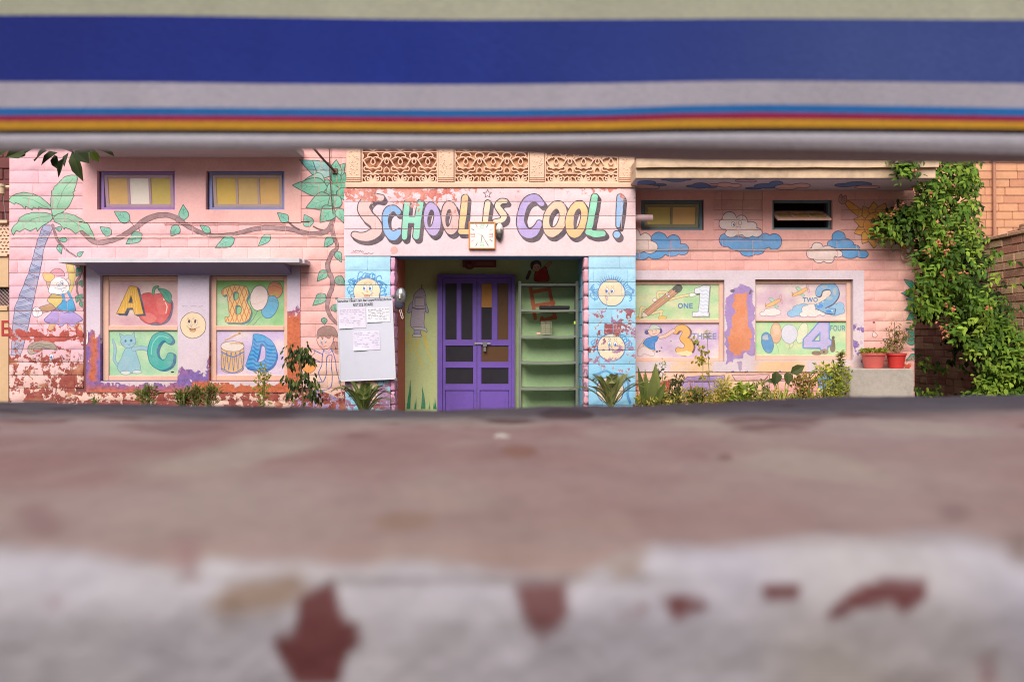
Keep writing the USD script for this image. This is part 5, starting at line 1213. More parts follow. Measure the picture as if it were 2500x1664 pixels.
m.fill(sweep(Ag, 24, 18), (66, 76, 100)); m.shape(Ag, (226, 172, 60), (110, 92, 60), 1.3)
for i in range(6): m.fill(LineString(spline([(1150 + i * 26, 640), (1165 + i * 25, 560), (1160 + i * 23, 500), (1195 + i * 17, 400)], 6)).buffer(3).intersection(Ag.buffer(-6)), (240, 198, 104))
m.finish()
m = Mural(cC, win1, M_film, nw); m.zoom(*z3)
m.begin('painted_cat', 'plain grey blue cat painted beside the letter C')
GB, GBL = (140, 184, 196), (92, 134, 156)
m.shape(vs((1110, 1150, 26), (1072, 1090, 24), (1078, 980, 22), (1058, 900, 16)), GB, GBL, 1)
m.shape(sm((1180, 985), (1260, 985), (1300, 1080), (1322, 1180), (1260, 1215), (1140, 1215), (1098, 1160), (1140, 1070)), GB, GBL, 1.2)
m.shape(vs((1255, 990, 40), (1330, 975, 36), (1400, 990, 32)), GB, GBL, 1.1)
m.shape(unary_union([el(1205, 915, 72, 62), pl((1140, 900), (1120, 835), (1180, 870)), pl((1225, 870), (1262, 822), (1272, 900))]), GB, GBL, 1.2)
m.fill(el(1180, 910, 12, 14), (66, 106, 140)); m.fill(el(1232, 906, 12, 14), (66, 106, 140)); m.st([(1200, 940), (1212, 948), (1224, 938)], 5, GBL)
for dy in (-4, 8): m.st([(1170, 938 + dy), (1110, 930 + dy * 2)], 3, GBL, False); m.st([(1245, 934 + dy), (1300, 922 + dy * 2)], 3, GBL, False)
m.shape(el(1180, 1215, 48, 18), (206, 214, 208), GBL, 1); m.shape(el(1290, 1208, 46, 16), (206, 214, 208), GBL, 1)
m.begin('painted_letter', 'teal letter C')
Cg = vs((1600, 905, 66), (1560, 868, 76), (1490, 880, 96), (1445, 960, 90), (1438, 1040, 90), (1470, 1110, 100), (1530, 1140, 96), (1590, 1115, 84), (1612, 1055, 66))
m.fill(sweep(Cg.buffer(4), 22, 10), (52, 112, 146)); m.shape(Cg, (66, 170, 160), (44, 120, 130), 1.4); m.st([(1590, 880), (1500, 865), (1440, 940), (1425, 1040)], 8, (130, 208, 190))
m.fill(el(1630, 1208, 16, 7), (50, 46, 50))
m.finish()
m = Mural(cBp, win2, M_film, nw); m.zoom(*z4)
m.begin('painted_balloon', 'pale pink balloon, brown balloon and blue balloon painted beside B')
for s_ in ([(870, 575), (850, 620), (830, 660), (790, 715)], [(930, 570), (900, 620), (880, 660), (820, 715)], [(965, 630), (930, 660), (910, 690), (880, 715)]): m.st(s_, 5, (90, 120, 120))
m.shape(el(1106, 360, 76, 86), (200, 132, 92), (88, 84, 84), 1.4); m.st([(1045, 330), (1110, 320), (1175, 345)], 7, (176, 100, 72)); m.fill(jag(el(1100, 400, 40, 26), 14, .04), (190, 150, 84)); m.st([(1060, 300), (1110, 292), (1155, 305)], 7, (176, 100, 72))
m.shape(affinity.rotate(el(1052, 530, 80, 118), 22), (98, 172, 204), (60, 110, 140), 1.4); m.st([(1020, 460), (1080, 452), (1135, 470)], 5, (70, 140, 176)); m.st([(1015, 480), (1080, 470), (1135, 490)], 5, (70, 140, 176))
m.shape(affinity.rotate(el(943, 440, 90, 128), 8), (232, 212, 206), (84, 84, 88), 1.5); m.st([(865, 505), (940, 490), (1010, 460)], 4, (222, 180, 164))
m.begin('painted_letter', 'orange lattice letter B')
Bg = sm((565, 362), (640, 322), (740, 310), (815, 332), (838, 400), (818, 470), (850, 530), (862, 600), (830, 665), (770, 692), (690, 690), (612, 686), (600, 632), (640, 628), (632, 520), (618, 410), (575, 415)).difference(sm((688, 385), (725, 382), (742, 410), (728, 445), (690, 458))).difference(sm((708, 520), (750, 520), (768, 555), (750, 598), (712, 604)))
m.fill(sweep(Bg, 16, 16), (84, 134, 140)); m.shape(Bg, (226, 190, 122), (110, 96, 84), 1.3)
for i in range(-6, 12):
    for q in (LineString([(540 + i * 48, 290), (700 + i * 48, 710)]), LineString([(660 + i * 48, 290), (500 + i * 48, 710)])): m.fill(q.buffer(4).intersection(Bg.buffer(-5)), (204, 112, 72))
m.finish()
m = Mural(cD, win2, M_film, nw); m.zoom(*z4)
m.begin('painted_drum', 'plain tan drum painted beside the letter D')
m.shape(unary_union([sbox(560, 930, 790, 1150), el(675, 1150, 115, 50)]), (222, 176, 116), (130, 96, 70), 1.4); m.shape(el(675, 930, 118, 52), (226, 214, 204), (130, 96, 70), 1.4)
for i in range(5): m.st([(570 + i * 46, 975 + 20 * math.sin(i * .8)), (592 + i * 46, 1180 - 6 * abs(i - 2)), (614 + i * 44, 978 + 18 * math.sin(i * .8 + .6))], 6, (70, 116, 180), False)
m.st([(560, 985), (675, 1035), (790, 985)], 10, (74, 120, 184)); m.st([(562, 1150), (675, 1198), (788, 1150)], 10, (74, 120, 184))
m.st([(600, 870), (740, 800)], 12, (206, 160, 104), False); m.st([(650, 900), (770, 900)], 12, (206, 160, 104), False); m.fill(el(745, 797, 14, 12), (190, 140, 90)); m.fill(el(772, 900, 14, 12), (190, 140, 90))
m.begin('painted_letter', 'blue wavy letter D')
Dg = sm((892, 808), (960, 812), (1035, 845), (1095, 905), (1122, 990), (1108, 1080), (1060, 1140), (990, 1166), (900, 1160), (812, 1135), (830, 1060), (862, 960), (880, 870)).difference(sm((965, 905), (1000, 930), (1012, 990), (1005, 1050), (975, 1082), (925, 1084), (942, 1000)))
m.fill(sweep(Dg, 12, 22), (48, 108, 176)); m.shape(Dg, (74, 160, 212), (44, 100, 164), 1.4)
for i in range(9):
    q = LineString(spline([(800, 860 + i * 42), (880, 845 + i * 42), (920, 885 + i * 40), (990, 880 + i * 38), (1030, 920 + i * 36), (1120, 930 + i * 36)], 6)); m.fill(q.buffer(8).intersection(Dg.buffer(-6)), (48, 122, 190))
m.finish()
M_word = flat('word_blue', (92, 134, 186), 0.6, 0.1)
m = Mural(c1, win3, M_film, nw); m.zoom(*z11)
m.begin('painted_pencil', 'brown pencil figure with thin arms and legs')
SK, SKL = (226, 206, 150), (140, 128, 100)
for s_ in ([(400, 325), (310, 325), (300, 350), (310, 390)], [(420, 410), (540, 375), (660, 355)], [(165, 500), (125, 490), (105, 600)], [(240, 560), (350, 530), (335, 590)]): m.shape(LineString(s_).buffer(13), SK, SKL, .9)
m.shape(el(272, 410, 24, 20), (230, 226, 222), SKL, 1); m.shape(sm((650, 350), (690, 335), (735, 345), (700, 370), (665, 375)), (232, 232, 236), SKL, 1)
m.shape(el(85, 612, 26, 16), (220, 180, 80), SKL, 1); m.shape(el(355, 605, 48, 20), (220, 180, 80), SKL, 1)
pen = pl((145, 540), (470, 280), (530, 330), (205, 582)); m.shape(pen, (190, 142, 112), (110, 90, 80), 1.2); m.shape(pl((145, 540), (205, 582), (122, 610)), (226, 214, 196), (110, 90, 80), 1); m.fill(pl((135, 590), (150, 598), (122, 610)), (70, 66, 70))
m.shape(sm((465, 290), (515, 245), (560, 250), (575, 285), (525, 330)), (90, 94, 88), (70, 70, 70), 1); m.st([(185, 555), (495, 305)], 8, (214, 170, 130), False)
m.shape(el(410, 345, 13, 15), (238, 234, 228), INK, .8); m.fill(el(412, 348, 5, 6), (60, 60, 80)); m.shape(el(432, 368, 13, 15), (238, 234, 228), INK, .8); m.fill(el(434, 370, 5, 6), (60, 60, 80)); m.st([(378, 375), (385, 400), (415, 400)], 8, (120, 170, 100))
m.begin('painted_numeral', 'pale lilac numeral 1')
one = pl((712, 285), (805, 250), (880, 250), (856, 545), (870, 545), (866, 590), (682, 590), (688, 542), (752, 540), (770, 345), (708, 332))
m.fill(sweep(one, 12, 14), (150, 150, 144)); m.shape(one, (222, 224, 232), (120, 120, 130), 1.2)
for i in range(7): m.fill(LineString(spline([(760, 290 + i * 40), (800, 310 + i * 40), (835, 300 + i * 40), (870, 330 + i * 40)], 5)).buffer(5).intersection(one.buffer(-6)), (182, 202, 226))
m.fill(sbox(735, 338, 770, 356), (80, 88, 84))
m.finish(clip=sbox(1552, 690, 1758, 781)); txt('ONE', 1657.5, 1694, 739.5, 751, YR, yB - .001, win3, M_word, 'blue word ONE')
m = Mural(c3, win3, M_film, nw); m.zoom(*z11)
m.begin('painted_numeral', 'orange numeral 3')
three = vs((500, 762, 50), (530, 722, 62), (590, 720, 76), (620, 770, 84), (580, 835, 64), (640, 880, 92), (645, 945, 100), (585, 985, 84), (530, 960, 60))
m.fill(sweep(three, 20, 6), (120, 88, 92)); m.shape(three, (232, 172, 92), (120, 92, 80), 1.2)
m.fill(jag(el(600, 1000, 90, 28), 16, .03), (232, 208, 160))
m.begin('painted_girl', 'girl in a cap and blue shirt holding the numeral 3')
m.shape(vs((330, 820, 36), (400, 800, 38), (480, 745, 40)), (228, 190, 172), (140, 110, 110), 1); m.shape(vs((170, 850, 34), (120, 920, 36), (95, 960, 30)), (228, 190, 172), (140, 110, 110), 1)
m.shape(vs((110, 1000, 60), (150, 960, 80), (240, 1000, 60)), (226, 206, 208), (150, 140, 150), .9)
m.fill(unary_union([el(185, 765, 26, 24), el(335, 748, 20, 28)]), (86, 84, 140)); m.shape(sm((200, 740), (320, 730), (325, 775), (280, 802), (225, 798)), (230, 196, 180), (130, 104, 104), 1)
m.shape(sm((158, 735), (205, 722), (230, 685), (275, 678), (325, 705), (335, 722), (260, 732)), (190, 204, 194), (120, 130, 130), 1.1)
m.shape(sm((190, 832), (300, 806), (300, 850), (275, 880), (272, 968), (225, 948), (140, 900)), (62, 136, 204), (54, 84, 150), 1.1); m.st([(140, 900), (210, 950), (272, 968)], 9, (222, 190, 110))
m.st([(240, 748), (246, 754)], 7, INK, False); m.st([(284, 742), (290, 748)], 7, INK, False); m.st([(245, 775), (265, 782), (290, 770)], 5, (170, 90, 90))
for c_ in ((450, 862, 8, 6), (345, 933, 9, 7), (294, 975, 14, 10), (324, 970, 10, 9)): m.fill(el(*c_), (66, 60, 70))
m.finish(clip=sbox(1552, 787, 1758, 874)); txt('THREE', 1692.5, 1752, 813, 826.5, YR, yB - .001, win3, flat('word_lilac', (126, 140, 190), .6, .1), 'blue lilac word THREE')
m = Mural(c2, win4, M_film, nw); m.zoom(*z12)
m.begin('painted_cloud', 'blue and white clouds under the numeral 2')
m.shape(cloud((640, 575, 58, 40), (700, 530, 60, 50), (770, 510, 66, 50), (740, 570, 90, 40)), (140, 190, 222), (110, 130, 160), 1.1); m.shape(cloud((1110, 520, 70, 60), (1180, 490, 46, 42), (1190, 545, 44, 34), (1120, 570, 60, 30)), (140, 190, 222), (110, 130, 160), 1.1)
m.shape(cloud((770, 585, 52, 30), (800, 530, 54, 46), (855, 500, 54, 38), (870, 570, 80, 44), (940, 555, 44, 36), (985, 575, 28, 26)), (236, 220, 214), (140, 120, 140), 1.1)
m.shape(cloud((310, 578, 40, 24), (360, 550, 40, 30), (420, 545, 46, 36), (475, 558, 34, 32), (400, 580, 70, 22)), (236, 220, 214), (140, 120, 140), 1)
m.begin('painted_numeral', 'blue mottled numeral 2')
two = vs((935, 350, 66), (955, 295, 74), (1030, 265, 68), (1105, 285, 86), (1125, 355, 90), (1070, 430, 90), (985, 480, 84), (935, 500, 60))
two = unary_union([two, pl((890, 480), (960, 450), (1010, 515), (1128, 520), (1118, 580), (1020, 572), (960, 545), (905, 512))])
m.fill(sweep(two, 8, 10), (90, 96, 120)); m.shape(two, (126, 176, 214), (80, 96, 126), 1.2)
for c_ in ((1000, 270, 40, 14), (1120, 330, 22, 44), (1060, 400, 40, 20)): m.fill(el(*c_), (170, 186, 196))
m.fill(el(950, 490, 40, 24), (70, 150, 220)); m.fill(el(1060, 550, 44, 16), (70, 150, 220)); 
for c_ in ((930, 470, 8, 8), (985, 440, 7, 7), (1090, 545, 9, 9), (1040, 520, 6, 6)): m.fill(el(*c_), (220, 232, 240))
def plane_(x, y, s=1.0):
    m.begin('painted_aeroplane', None)
    m.shape(sm((x - 10 * s, y - 10 * s), (x - 60 * s, y - 60 * s), (x - 25 * s, y - 70 * s), (x + 20 * s, y - 30 * s)), (166, 208, 186), (120, 140, 130), .9); m.shape(sm((x - 10 * s, y + 10 * s), (x + 60 * s, y + 35 * s), (x + 40 * s, y + 55 * s), (x - 5 * s, y + 25 * s)), (166, 208, 186), (120, 140, 130), .9)
    m.shape(vs((x - 85 * s, y + 38 * s, 34 * s), (x, y, 46 * s), (x + 75 * s, y - 42 * s, 36 * s)), (240, 186, 116), (160, 120, 100), 1)
    m.shape(pl((x - 95 * s, y + 40 * s), (x - 105 * s, y - 5 * s), (x - 75 * s, y + 25 * s)), (222, 170, 120), (160, 120, 100), .9); m.shape(el(x + 92 * s, y - 78 * s, 12 * s, 30 * s), (224, 176, 186), (160, 120, 130), .8); m.shape(el(x + 108 * s, y - 22 * s, 12 * s, 26 * s), (224, 176, 186), (160, 120, 130), .8)
plane_(425, 460, .9); plane_(728, 335, .9)
m.finish(clip=sbox(1848, 690, 2070, 780)); txt('TWO', 1964, 2001, 725.5, 735.5, YR, yB - .001, win4, M_word, 'blue word TWO')
m = Mural(c4, win4, M_film, nw); m.zoom(*z12)
m.begin('painted_balloon', 'blue, tan, lilac and cream balloons painted beside the 4')
for s_ in ([(455, 910), (480, 980), (490, 1030)], [(600, 910), (605, 960)], [(655, 900), (640, 950), (590, 975)]): m.st(s_, 3.5, (130, 140, 120))
m.shape(affinity.rotate(el(750, 795, 56, 124), 18), (214, 220, 186), (140, 150, 130), 1); m.shape(el(455, 792, 62, 120), (214, 174, 140), (140, 120, 104), 1); m.fill(jag(el(455, 760, 40, 60), 24, .03, 8), (222, 190, 160)); m.shape(el(606, 806, 92, 108), (206, 208, 220), (140, 140, 150), 1)
m.shape(affinity.rotate(el(357, 905, 66, 120), -12), (92, 148, 192), (70, 104, 140), 1.1); m.fill(jag(el(340, 850, 34, 26), 14, .04), (176, 182, 190)); 
m.begin('painted_numeral', 'lilac numeral 4 with a blue edge')
four = pl((945, 670), (1056, 670), (1056, 858), (1088, 884), (1082, 930), (1040, 950), (1036, 988), (960, 988), (950, 966), (762, 962), (764, 866)).difference(pl((952, 788), (952, 886), (866, 886)))
m.fill(sweep(four, 8, 10), (90, 96, 104)); m.shape(four, (186, 178, 218), (112, 148, 204), 3.2)
m.begin('painted_animal', 'small dark animal painted under the word FOUR')
AN = (128, 116, 96); m.fill(el(915, 1022, 58, 26), AN); m.fill(el(1000, 1005, 50, 30), (150, 136, 112)); m.fill(sm((1090, 860), (1118, 870), (1128, 960), (1110, 1010), (1075, 1005), (1066, 960), (1085, 920)), AN); m.fill(el(1104, 846, 18, 17), (104, 96, 84)); m.fill(el(996, 1008, 10, 9), (60, 54, 56))
m.finish(clip=sbox(1848, 784, 2070, 868)); txt('FOUR', 2031.5, 2068, 794, 806.5, YR, yB - .001, win4, flat('word_teal', (104, 148, 170), .6, .1), 'blue word FOUR')
# ------------------------------------------------------------------ plants
M_leaf = leafmat('leaf', 0.28); M_dleaf = leafmat('dark_leaf', 0.15)
M_stem = flat('plant_stem', (122, 96, 66), 0.8, 0.3); M_gstem = flat('green_stem', (132, 136, 70), 0.7, 0.2)
def leaves(B, D, Nn, Ls, Ws, C, fold=0.18, droop=0.12):
    """many leaf blades: base, direction, face normal, length, width, colour; five verts across and a raised midrib"""
    B, D, Nn = (np.asarray(a, float) for a in (B, D, Nn)); n = len(B)
    D = D / (np.linalg.norm(D, axis=1, keepdims=True) + 1e-9); S = np.cross(D, Nn); S /= np.linalg.norm(S, axis=1, keepdims=True) + 1e-9; U = np.cross(S, D)
    Ls, Ws = np.broadcast_to(Ls, (n,))[:, None], np.broadcast_to(Ws, (n,))[:, None]
    pts = []
    for t, w, d in ((0, 0, 0), (.3, .42, .0), (.62, .40, -.35), (1, 0, -1)):
        c = B + D * Ls * t + U * (d * droop) * Ls
        if w == 0: pts.append(c)
        else: pts += [c - S * Ws * w + U * Ws * fold, c, c + S * Ws * w + U * Ws * fold]
    V = np.stack(pts, 1)         # n, 8: 0 base, 1 l1, 2 m1, 3 r1, 4 l2, 5 m2, 6 r2, 7 tip
    f = np.array([[0, 2, 1], [0, 3, 2], [1, 2, 5], [1, 5, 4], [2, 3, 6], [2, 6, 5], [4, 5, 7], [5, 6, 7]])
    F = (np.arange(n)[:, None, None] * 8 + f[None]).reshape(-1, 3)
    return V.reshape(-1, 3), F, np.repeat(np.asarray(C, float), 8, 0)
def emit_leaves(name, parent, args, mat, **k):
    V, F, C = leaves(*args, **k); return emit(name, V, F, mat, parent, {'col': C})
def tints(n, cols, r, var=.18):
    A = np.array([alb(c) for c in cols]); c = A[r.integers(0, len(A), n)]
    return c * (1 + var * r.normal(size=(n, 1))).clip(.5, 1.6)
def rdir(n, r, up=0.0):
    d = r.normal(size=(n, 3)); d[:, 2] += up; return d / np.linalg.norm(d, axis=1, keepdims=True)
GREEN = [(112, 132, 46), (130, 148, 58), (94, 114, 44)]; YEL = [(182, 172, 74), (160, 160, 64), (196, 176, 92)]; DARK = [(58, 80, 44), (72, 92, 48), (48, 66, 40)]

def shrub(name, label, px, top, wid, Y, cols, n=260, ls=.075, seed=0, flowers=None, bottom=1010, stems=6, aspect=.5, group=None, mat=None, elong=1.0):
    r = np.random.default_rng(seed); t = thing(name, label, 'plant', group)
    base = np.array([X2(px, Y), Y, 0.0]); zt, zb = Z2(top, Y), Z2(bottom, Y); w = wid * Y / FPX / 2
    S, B, D = [], [], []
    for i in range(stems):
        a = r.uniform(0, 2 * np.pi); rad = w * r.uniform(.1, .95); h = zt - r.uniform(0, .35) * (zt - zb) * (rad / w)
        p = spline([base + [.25 * rad * math.cos(a) * .3, .1 * rad * math.sin(a), 0], base + [.5 * rad * math.cos(a), .4 * rad * math.sin(a), (zb + h) / 2 * .8], base + [rad * math.cos(a), .8 * rad * math.sin(a), h]], 8)
        S.append(tube(p, np.linspace(.008, .003, len(p)), 5, False))
        k = n // stems; tt = r.uniform(.45, 1, k) ** .8; idx = (tt * (len(p) - 1)).astype(int)
        q = p[idx] + rdir(k, r) * np.array([w * .32, w * .25, (zt - zb) * .08]); B.append(q); dd = q - p[idx]; dd[:, 2] += .02; D.append(dd + rdir(k, r, .3) * .05)
    emit_tm('stem', cat_(S), M_gstem, t, False)
    B, D = np.vstack(B), np.vstack(D); k = len(B)
    N_ = rdir(k, r, 1.0) + np.array([0, -.7, .4])
    L_ = ls * r.uniform(.6, 1.25, k)
    emit_leaves('foliage', t, (B, D, N_, L_, L_ * aspect, tints(k, cols, r)), mat or M_leaf).SetCustomDataByKey('kind', 'stuff')
    if flowers:
        fc, fn, fs = flowers; Fl = []
        for _ in range(fn):
            c = B[r.integers(0, k)] + [0, -.03, .02]; f = [ellipsoid(c + np.array([math.cos(a) * fs, -.004, math.sin(a) * fs]), (fs * .8, .006, fs * .8), 1) for a in np.arange(5) * 1.2566]; Fl += f
        emit_tm('blossom', cat_(Fl), flat('petal_' + '_'.join(map(str, fc)), fc, .6, .0), t, True)
    return t
def cycad(name, label, px, top, wid, Y, cols, seed=0, n=15, basez=None):
    r = np.random.default_rng(seed); t = thing(name, label, 'palm'); w = wid * Y / FPX / 2; zt = Z2(top, Y); b = np.array([X2(px, Y), Y, zt - .46])
    emit_tm('trunk', cat_([tube(np.array([[b[0], Y, 0], [b[0], Y, b[2] * .6], b]), [.06, .07, .05], 10)]), M_stem, t, True)
    for i in range(n):
        a = 2 * np.pi * i / n + r.uniform(-.2, .2); rch = w * r.uniform(.6, 1.2); up = (zt - b[2]) * r.uniform(.7, 1.02)
        c, s = math.cos(a), math.sin(a) * .45
        if i % 3 == 0: rch *= .55; up = (zt - b[2]) * r.uniform(.95, 1.1)
        p = spline([b, b + [c * rch * .3, s * rch * .3, up * .52], b + [c * rch * .7, s * rch * .7, up * .84], b + [c * rch * 1.05, s * rch, up * (.96 - .2 * (i % 2))]], 12)
        f = emit_tm('frond', tube(p, np.linspace(.007, .002, len(p)), 4, False), M_gstem, t, False)
        tg = np.gradient(p, axis=0); tg /= np.linalg.norm(tg, axis=1, keepdims=True); side = np.cross(tg, [0, 0, 1.0]); side /= np.linalg.norm(side, axis=1, keepdims=True) + 1e-9
        B, D, N_, L_ = [], [], [], []
        for k in range(4, len(p) - 1):
            for o in (0, .5):
                for sg in (-1, 1):
                    q = p[k] * (1 - o) + p[min(k + 1, len(p) - 1)] * o; B.append(q); D.append(side[k] * sg * .8 + tg[k] * .75 + [0, 0, .22]); N_.append(np.cross(side[k], tg[k]) + rdir(1, r)[0] * .2); L_.append(.105 * math.sin(math.pi * min(1, (k - 2) / len(p) + .12)) + .02)
        emit_leaves('leaflets', f, (B, D, N_, np.array(L_), .0085, tints(len(B), cols, r, .14)), M_dleaf, fold=.1, droop=.1)
YG = 9.85
CR = [(106, 124, 58), (124, 134, 66), (116, 92, 58), (90, 108, 52)]
for i, (px, top, w, lab) in enumerate([(362, 946, 44, 'dark croton tuft under the letter C window, leftmost of the row'), (446, 955, 46, 'dark croton tuft under the painted smiley pillar'), (478, 951, 40, 'dark croton tuft close beside the smiley pillar tuft'), (511, 944, 46, 'tallest dark croton tuft, under the left edge of the D window')]):
    shrub('croton_plant', lab, px, top - 3, w, YG, CR, 210, .095, 100 + i, stems=9, aspect=.2, group='crotons along the left wing', bottom=990)
shrub('fern_tuft', 'small bright tuft at the left foot of the window bay', 231, 963, 22, YG, [(112, 138, 60)], 60, .06, 120, stems=4, aspect=.25)
shrub('sapling', 'thin yellow green sapling in front of the letter D window', 640, 893, 66, YG - .1, [(150, 150, 62), (128, 140, 56), (170, 164, 88)], 150, .062, 121, stems=5, bottom=1030)
# small tree with drooping dark leaves
t = thing('young_tree', 'young tree with drooping dark leaves between D window and notice board', 'tree')
r = np.random.default_rng(130); Yt = 9.75
p = spline([W(742, 1110, Yt) * [1, 1, 0], W(741, 1000, Yt), W(737, 930, Yt), W(734, 880, Yt), W(726, 845, Yt)], 8); emit_tm('trunk', tube(p, np.linspace(.014, .006, len(p)), 7), M_stem, t, True)
B, D, N_, S = [], [], [], []
for cx, cy_, rad, k in ((718, 855, 20, 34), (742, 850, 16, 26), (752, 872, 18, 30), (708, 880, 16, 26), (730, 872, 16, 24), (716, 935, 18, 34), (752, 925, 18, 30), (770, 940, 14, 24), (738, 912, 14, 20), (758, 960, 15, 26), (778, 970, 8, 12), (706, 925, 12, 16), (714, 958, 12, 14)):
    c = W(cx, cy_, Yt + r.uniform(-.12, .12)); j = np.argmin(np.abs(p[:, 2] - c[2] + .04)); S.append(tube(np.array([p[j], (p[j] + c) / 2 + [0, 0, .03], c]), .003, 4, False))
    for _ in range(k):
        q = c + r.normal(size=3) * rad * Yt / FPX * .5; B.append(q); D.append([(q - c)[0] * 6, (q - c)[1] * 6, -.75 - .4 * r.random()]); N_.append([r.normal() * .6, -1, .5])
k = len(B); L_ = .088 * r.uniform(.65, 1.2, k)
emit_tm('branch', cat_(S), M_stem, t, False)
emit_leaves('foliage', t, (B, D, N_, L_, L_ * .42, tints(k, [(62, 78, 42), (84, 100, 50), (52, 66, 40), (112, 120, 60)], r)), M_leaf).SetCustomDataByKey('kind', 'stuff')
cycad('cycad_palm', 'dark feathery cycad below the notice board', 888, 936, 165, 9.6, [(104, 120, 60), (124, 136, 70), (84, 100, 50)], 140, 15)
cycad('cycad_palm', 'grey green feathery cycad in front of the right porch pillar', 1492, 912, 170, 9.6, [(128, 134, 80), (106, 118, 66), (150, 146, 90)], 141, 15)
# broad bladed canna
t = thing('canna_plant', 'canna with tall broad blades next to the right porch pillar', 'plant'); r = np.random.default_rng(142)
for i, (bx_, by_, tx, ty, w) in enumerate(((1580, 1010, 1557, 893, 15), (1582, 1010, 1576, 900, 15), (1590, 1010, 1603, 886, 30), (1588, 1010, 1596, 905, 26), (1592, 1000, 1626, 930, 18), (1584, 1010, 1562, 945, 14))):
    b, q = W(bx_, by_, 9.9), W(tx, ty, 9.9 - .05 * i); emit_leaves('leaf', t, ([b], [q - b], [[.2 * (i % 3 - 1), -1, .25]], np.array([np.linalg.norm(q - b)]), w * 9.9 / FPX * 1.2, tints(1, [(108, 122, 60), (124, 134, 72)], r)), M_leaf, droop=.06)
emit_tm('stem', tube(np.array([W(1587, 1094, 9.9), W(1587, 1000, 9.9)]), .02, 7), M_gstem, t, True)
shrub('flowering_shrub', 'leggy shrub with white blossom behind the canna', 1618, 878, 40, 10.15, DARK + GREEN, 130, .055, 143, ((226, 206, 206), 7, .012), stems=4)
shrub('leafy_bush', 'dusky bush under the purple painted block', 1648, 918, 62, 9.9, [(96, 104, 58), (80, 86, 52), (120, 112, 70)], 300, .05, 144)
shrub('ground_plant', 'low dark leaved plant below the word THREE', 1696, 950, 62, 9.8, [(88, 98, 52), (150, 120, 60)], 240, .06, 145)
t = thing('spindly_plant', 'tall thin plant with a whorled top over the word THREE', 'plant'); r = np.random.default_rng(146)
p = spline([W(1734, 1094, 9.95), W(1733, 950, 9.95), W(1729, 870, 9.95), W(1726, 803, 9.95)], 8); emit_tm('stem', tube(p, .0045, 5), M_gstem, t, True)
B, D = [], []
for py_, k, s in ((806, 8, .07), (812, 9, .10), (822, 9, .09), (890, 6, .06), (905, 6, .06)):
    q = p[np.argmin(np.abs(p[:, 2] - Z2(py_, 9.95)))]
    for j in range(k): a = 2 * np.pi * j / k + r.uniform(-.3, .3); B.append(q); D.append([math.cos(a), math.sin(a), r.uniform(-.35, .45)])
k = len(B); emit_leaves('foliage', t, (B, D, np.tile([0, -.6, 1.0], (k, 1)), .085 * r.uniform(.7, 1.2, k), .016, tints(k, [(168, 152, 78), (140, 140, 70)], r)), M_leaf)
t = thing('climbing_weed', 'yellowish climbing weed with drooping leaves left of the tall thin plant', 'plant'); r = np.random.default_rng(147)
p = spline([W(1716, 1094, 9.95), W(1714, 960, 9.95), W(1716, 890, 9.95), W(1706, 840, 9.95), W(1700, 825, 9.95)], 8); emit_tm('stem', tube(p, .004, 5), M_gstem, t, True)
B, D = [], []
for cx, cy_, k in ((1702, 828, 9), (1710, 842, 8), (1718, 858, 10), (1714, 870, 12), (1712, 880, 9), (1718, 915, 8), (1710, 945, 10)):
    for _ in range(k): B.append(W(cx + r.normal() * 6, cy_ + r.normal() * 4, 9.95 + r.normal() * .04)); D.append([r.normal() * .5, r.normal() * .3, -.8])
k = len(B); L_ = .072 * r.uniform(.6, 1.1, k); emit_leaves('foliage', t, (B, D, np.tile([0.1, -1, .4], (k, 1)) + r.normal(size=(k, 3)) * .3, L_, L_ * .6, tints(k, [(190, 168, 66), (160, 152, 66), (136, 138, 66)], r)), M_leaf)
shrub('yellow_bush', 'yellow green grassy clump below the toy block drawing', 1768, 922, 56, 9.85, YEL, 420, .085, 148, aspect=.16)
shrub('broad_leaf_plant', 'fresh green broad leaved plant between the yellow clump and the taro', 1812, 938, 74, 9.75, [(146, 166, 60), (126, 150, 52), (168, 178, 78)], 170, .095, 149, aspect=.62)
shrub('leafy_bush', 'small pale leaved bush just left of the taro', 1858, 925, 46, 9.9, [(122, 128, 66), (142, 142, 80)], 190, .065, 150)
t = thing('taro_plant', 'taro with dark heart shaped leaves on pale stalks', 'plant'); r = np.random.default_rng(151)
for (tx, ty, ln, w, dx, dz) in ((1894, 912, .15, .13, -.10, -.9), (1922, 914, .14, .12, .04, -1.0), (1936, 908, .17, .11, .7, .45), (1886, 930, .12, .06, -1.0, .1)):
    q = W(tx, ty, 9.8); b = W(1910, 1094, 9.85); p = spline([b, W(1909, 1000, 9.85), W((tx + 1909) / 2, (ty + 990) / 2, 9.82), q], 8); emit_tm('stalk', tube(p, np.linspace(.012, .006, len(p)), 6), flat('pale_stalk', (186, 182, 90), .6, .1), t, True)
    emit_leaves('leaf', t, ([q + np.array([-dx * .05, 0, -dz * .04])], [[dx, -.25, dz]], [[.25, -1, .35]], np.array([ln * 1.25]), w * 1.35, tints(1, [(92, 104, 56), (78, 92, 52)], r)), M_leaf, droop=.15, fold=.12)
shrub('orange_bush', 'bush with yellow and orange leaves right of the taro', 1962, 912, 74, 9.9, [(178, 150, 60), (140, 140, 58), (188, 120, 60), (112, 124, 54)], 380, .055, 152)
shrub('large_bush', 'largest yellow green bush beside the grey concrete block', 2032, 888, 92, 9.8, [(160, 166, 52), (136, 150, 48), (182, 180, 66), (106, 126, 46)], 780, .055, 153, stems=12)
t = thing('tall_spike_plant', 'tall leafy spike rising out of the largest bush', 'plant'); r = np.random.default_rng(154)
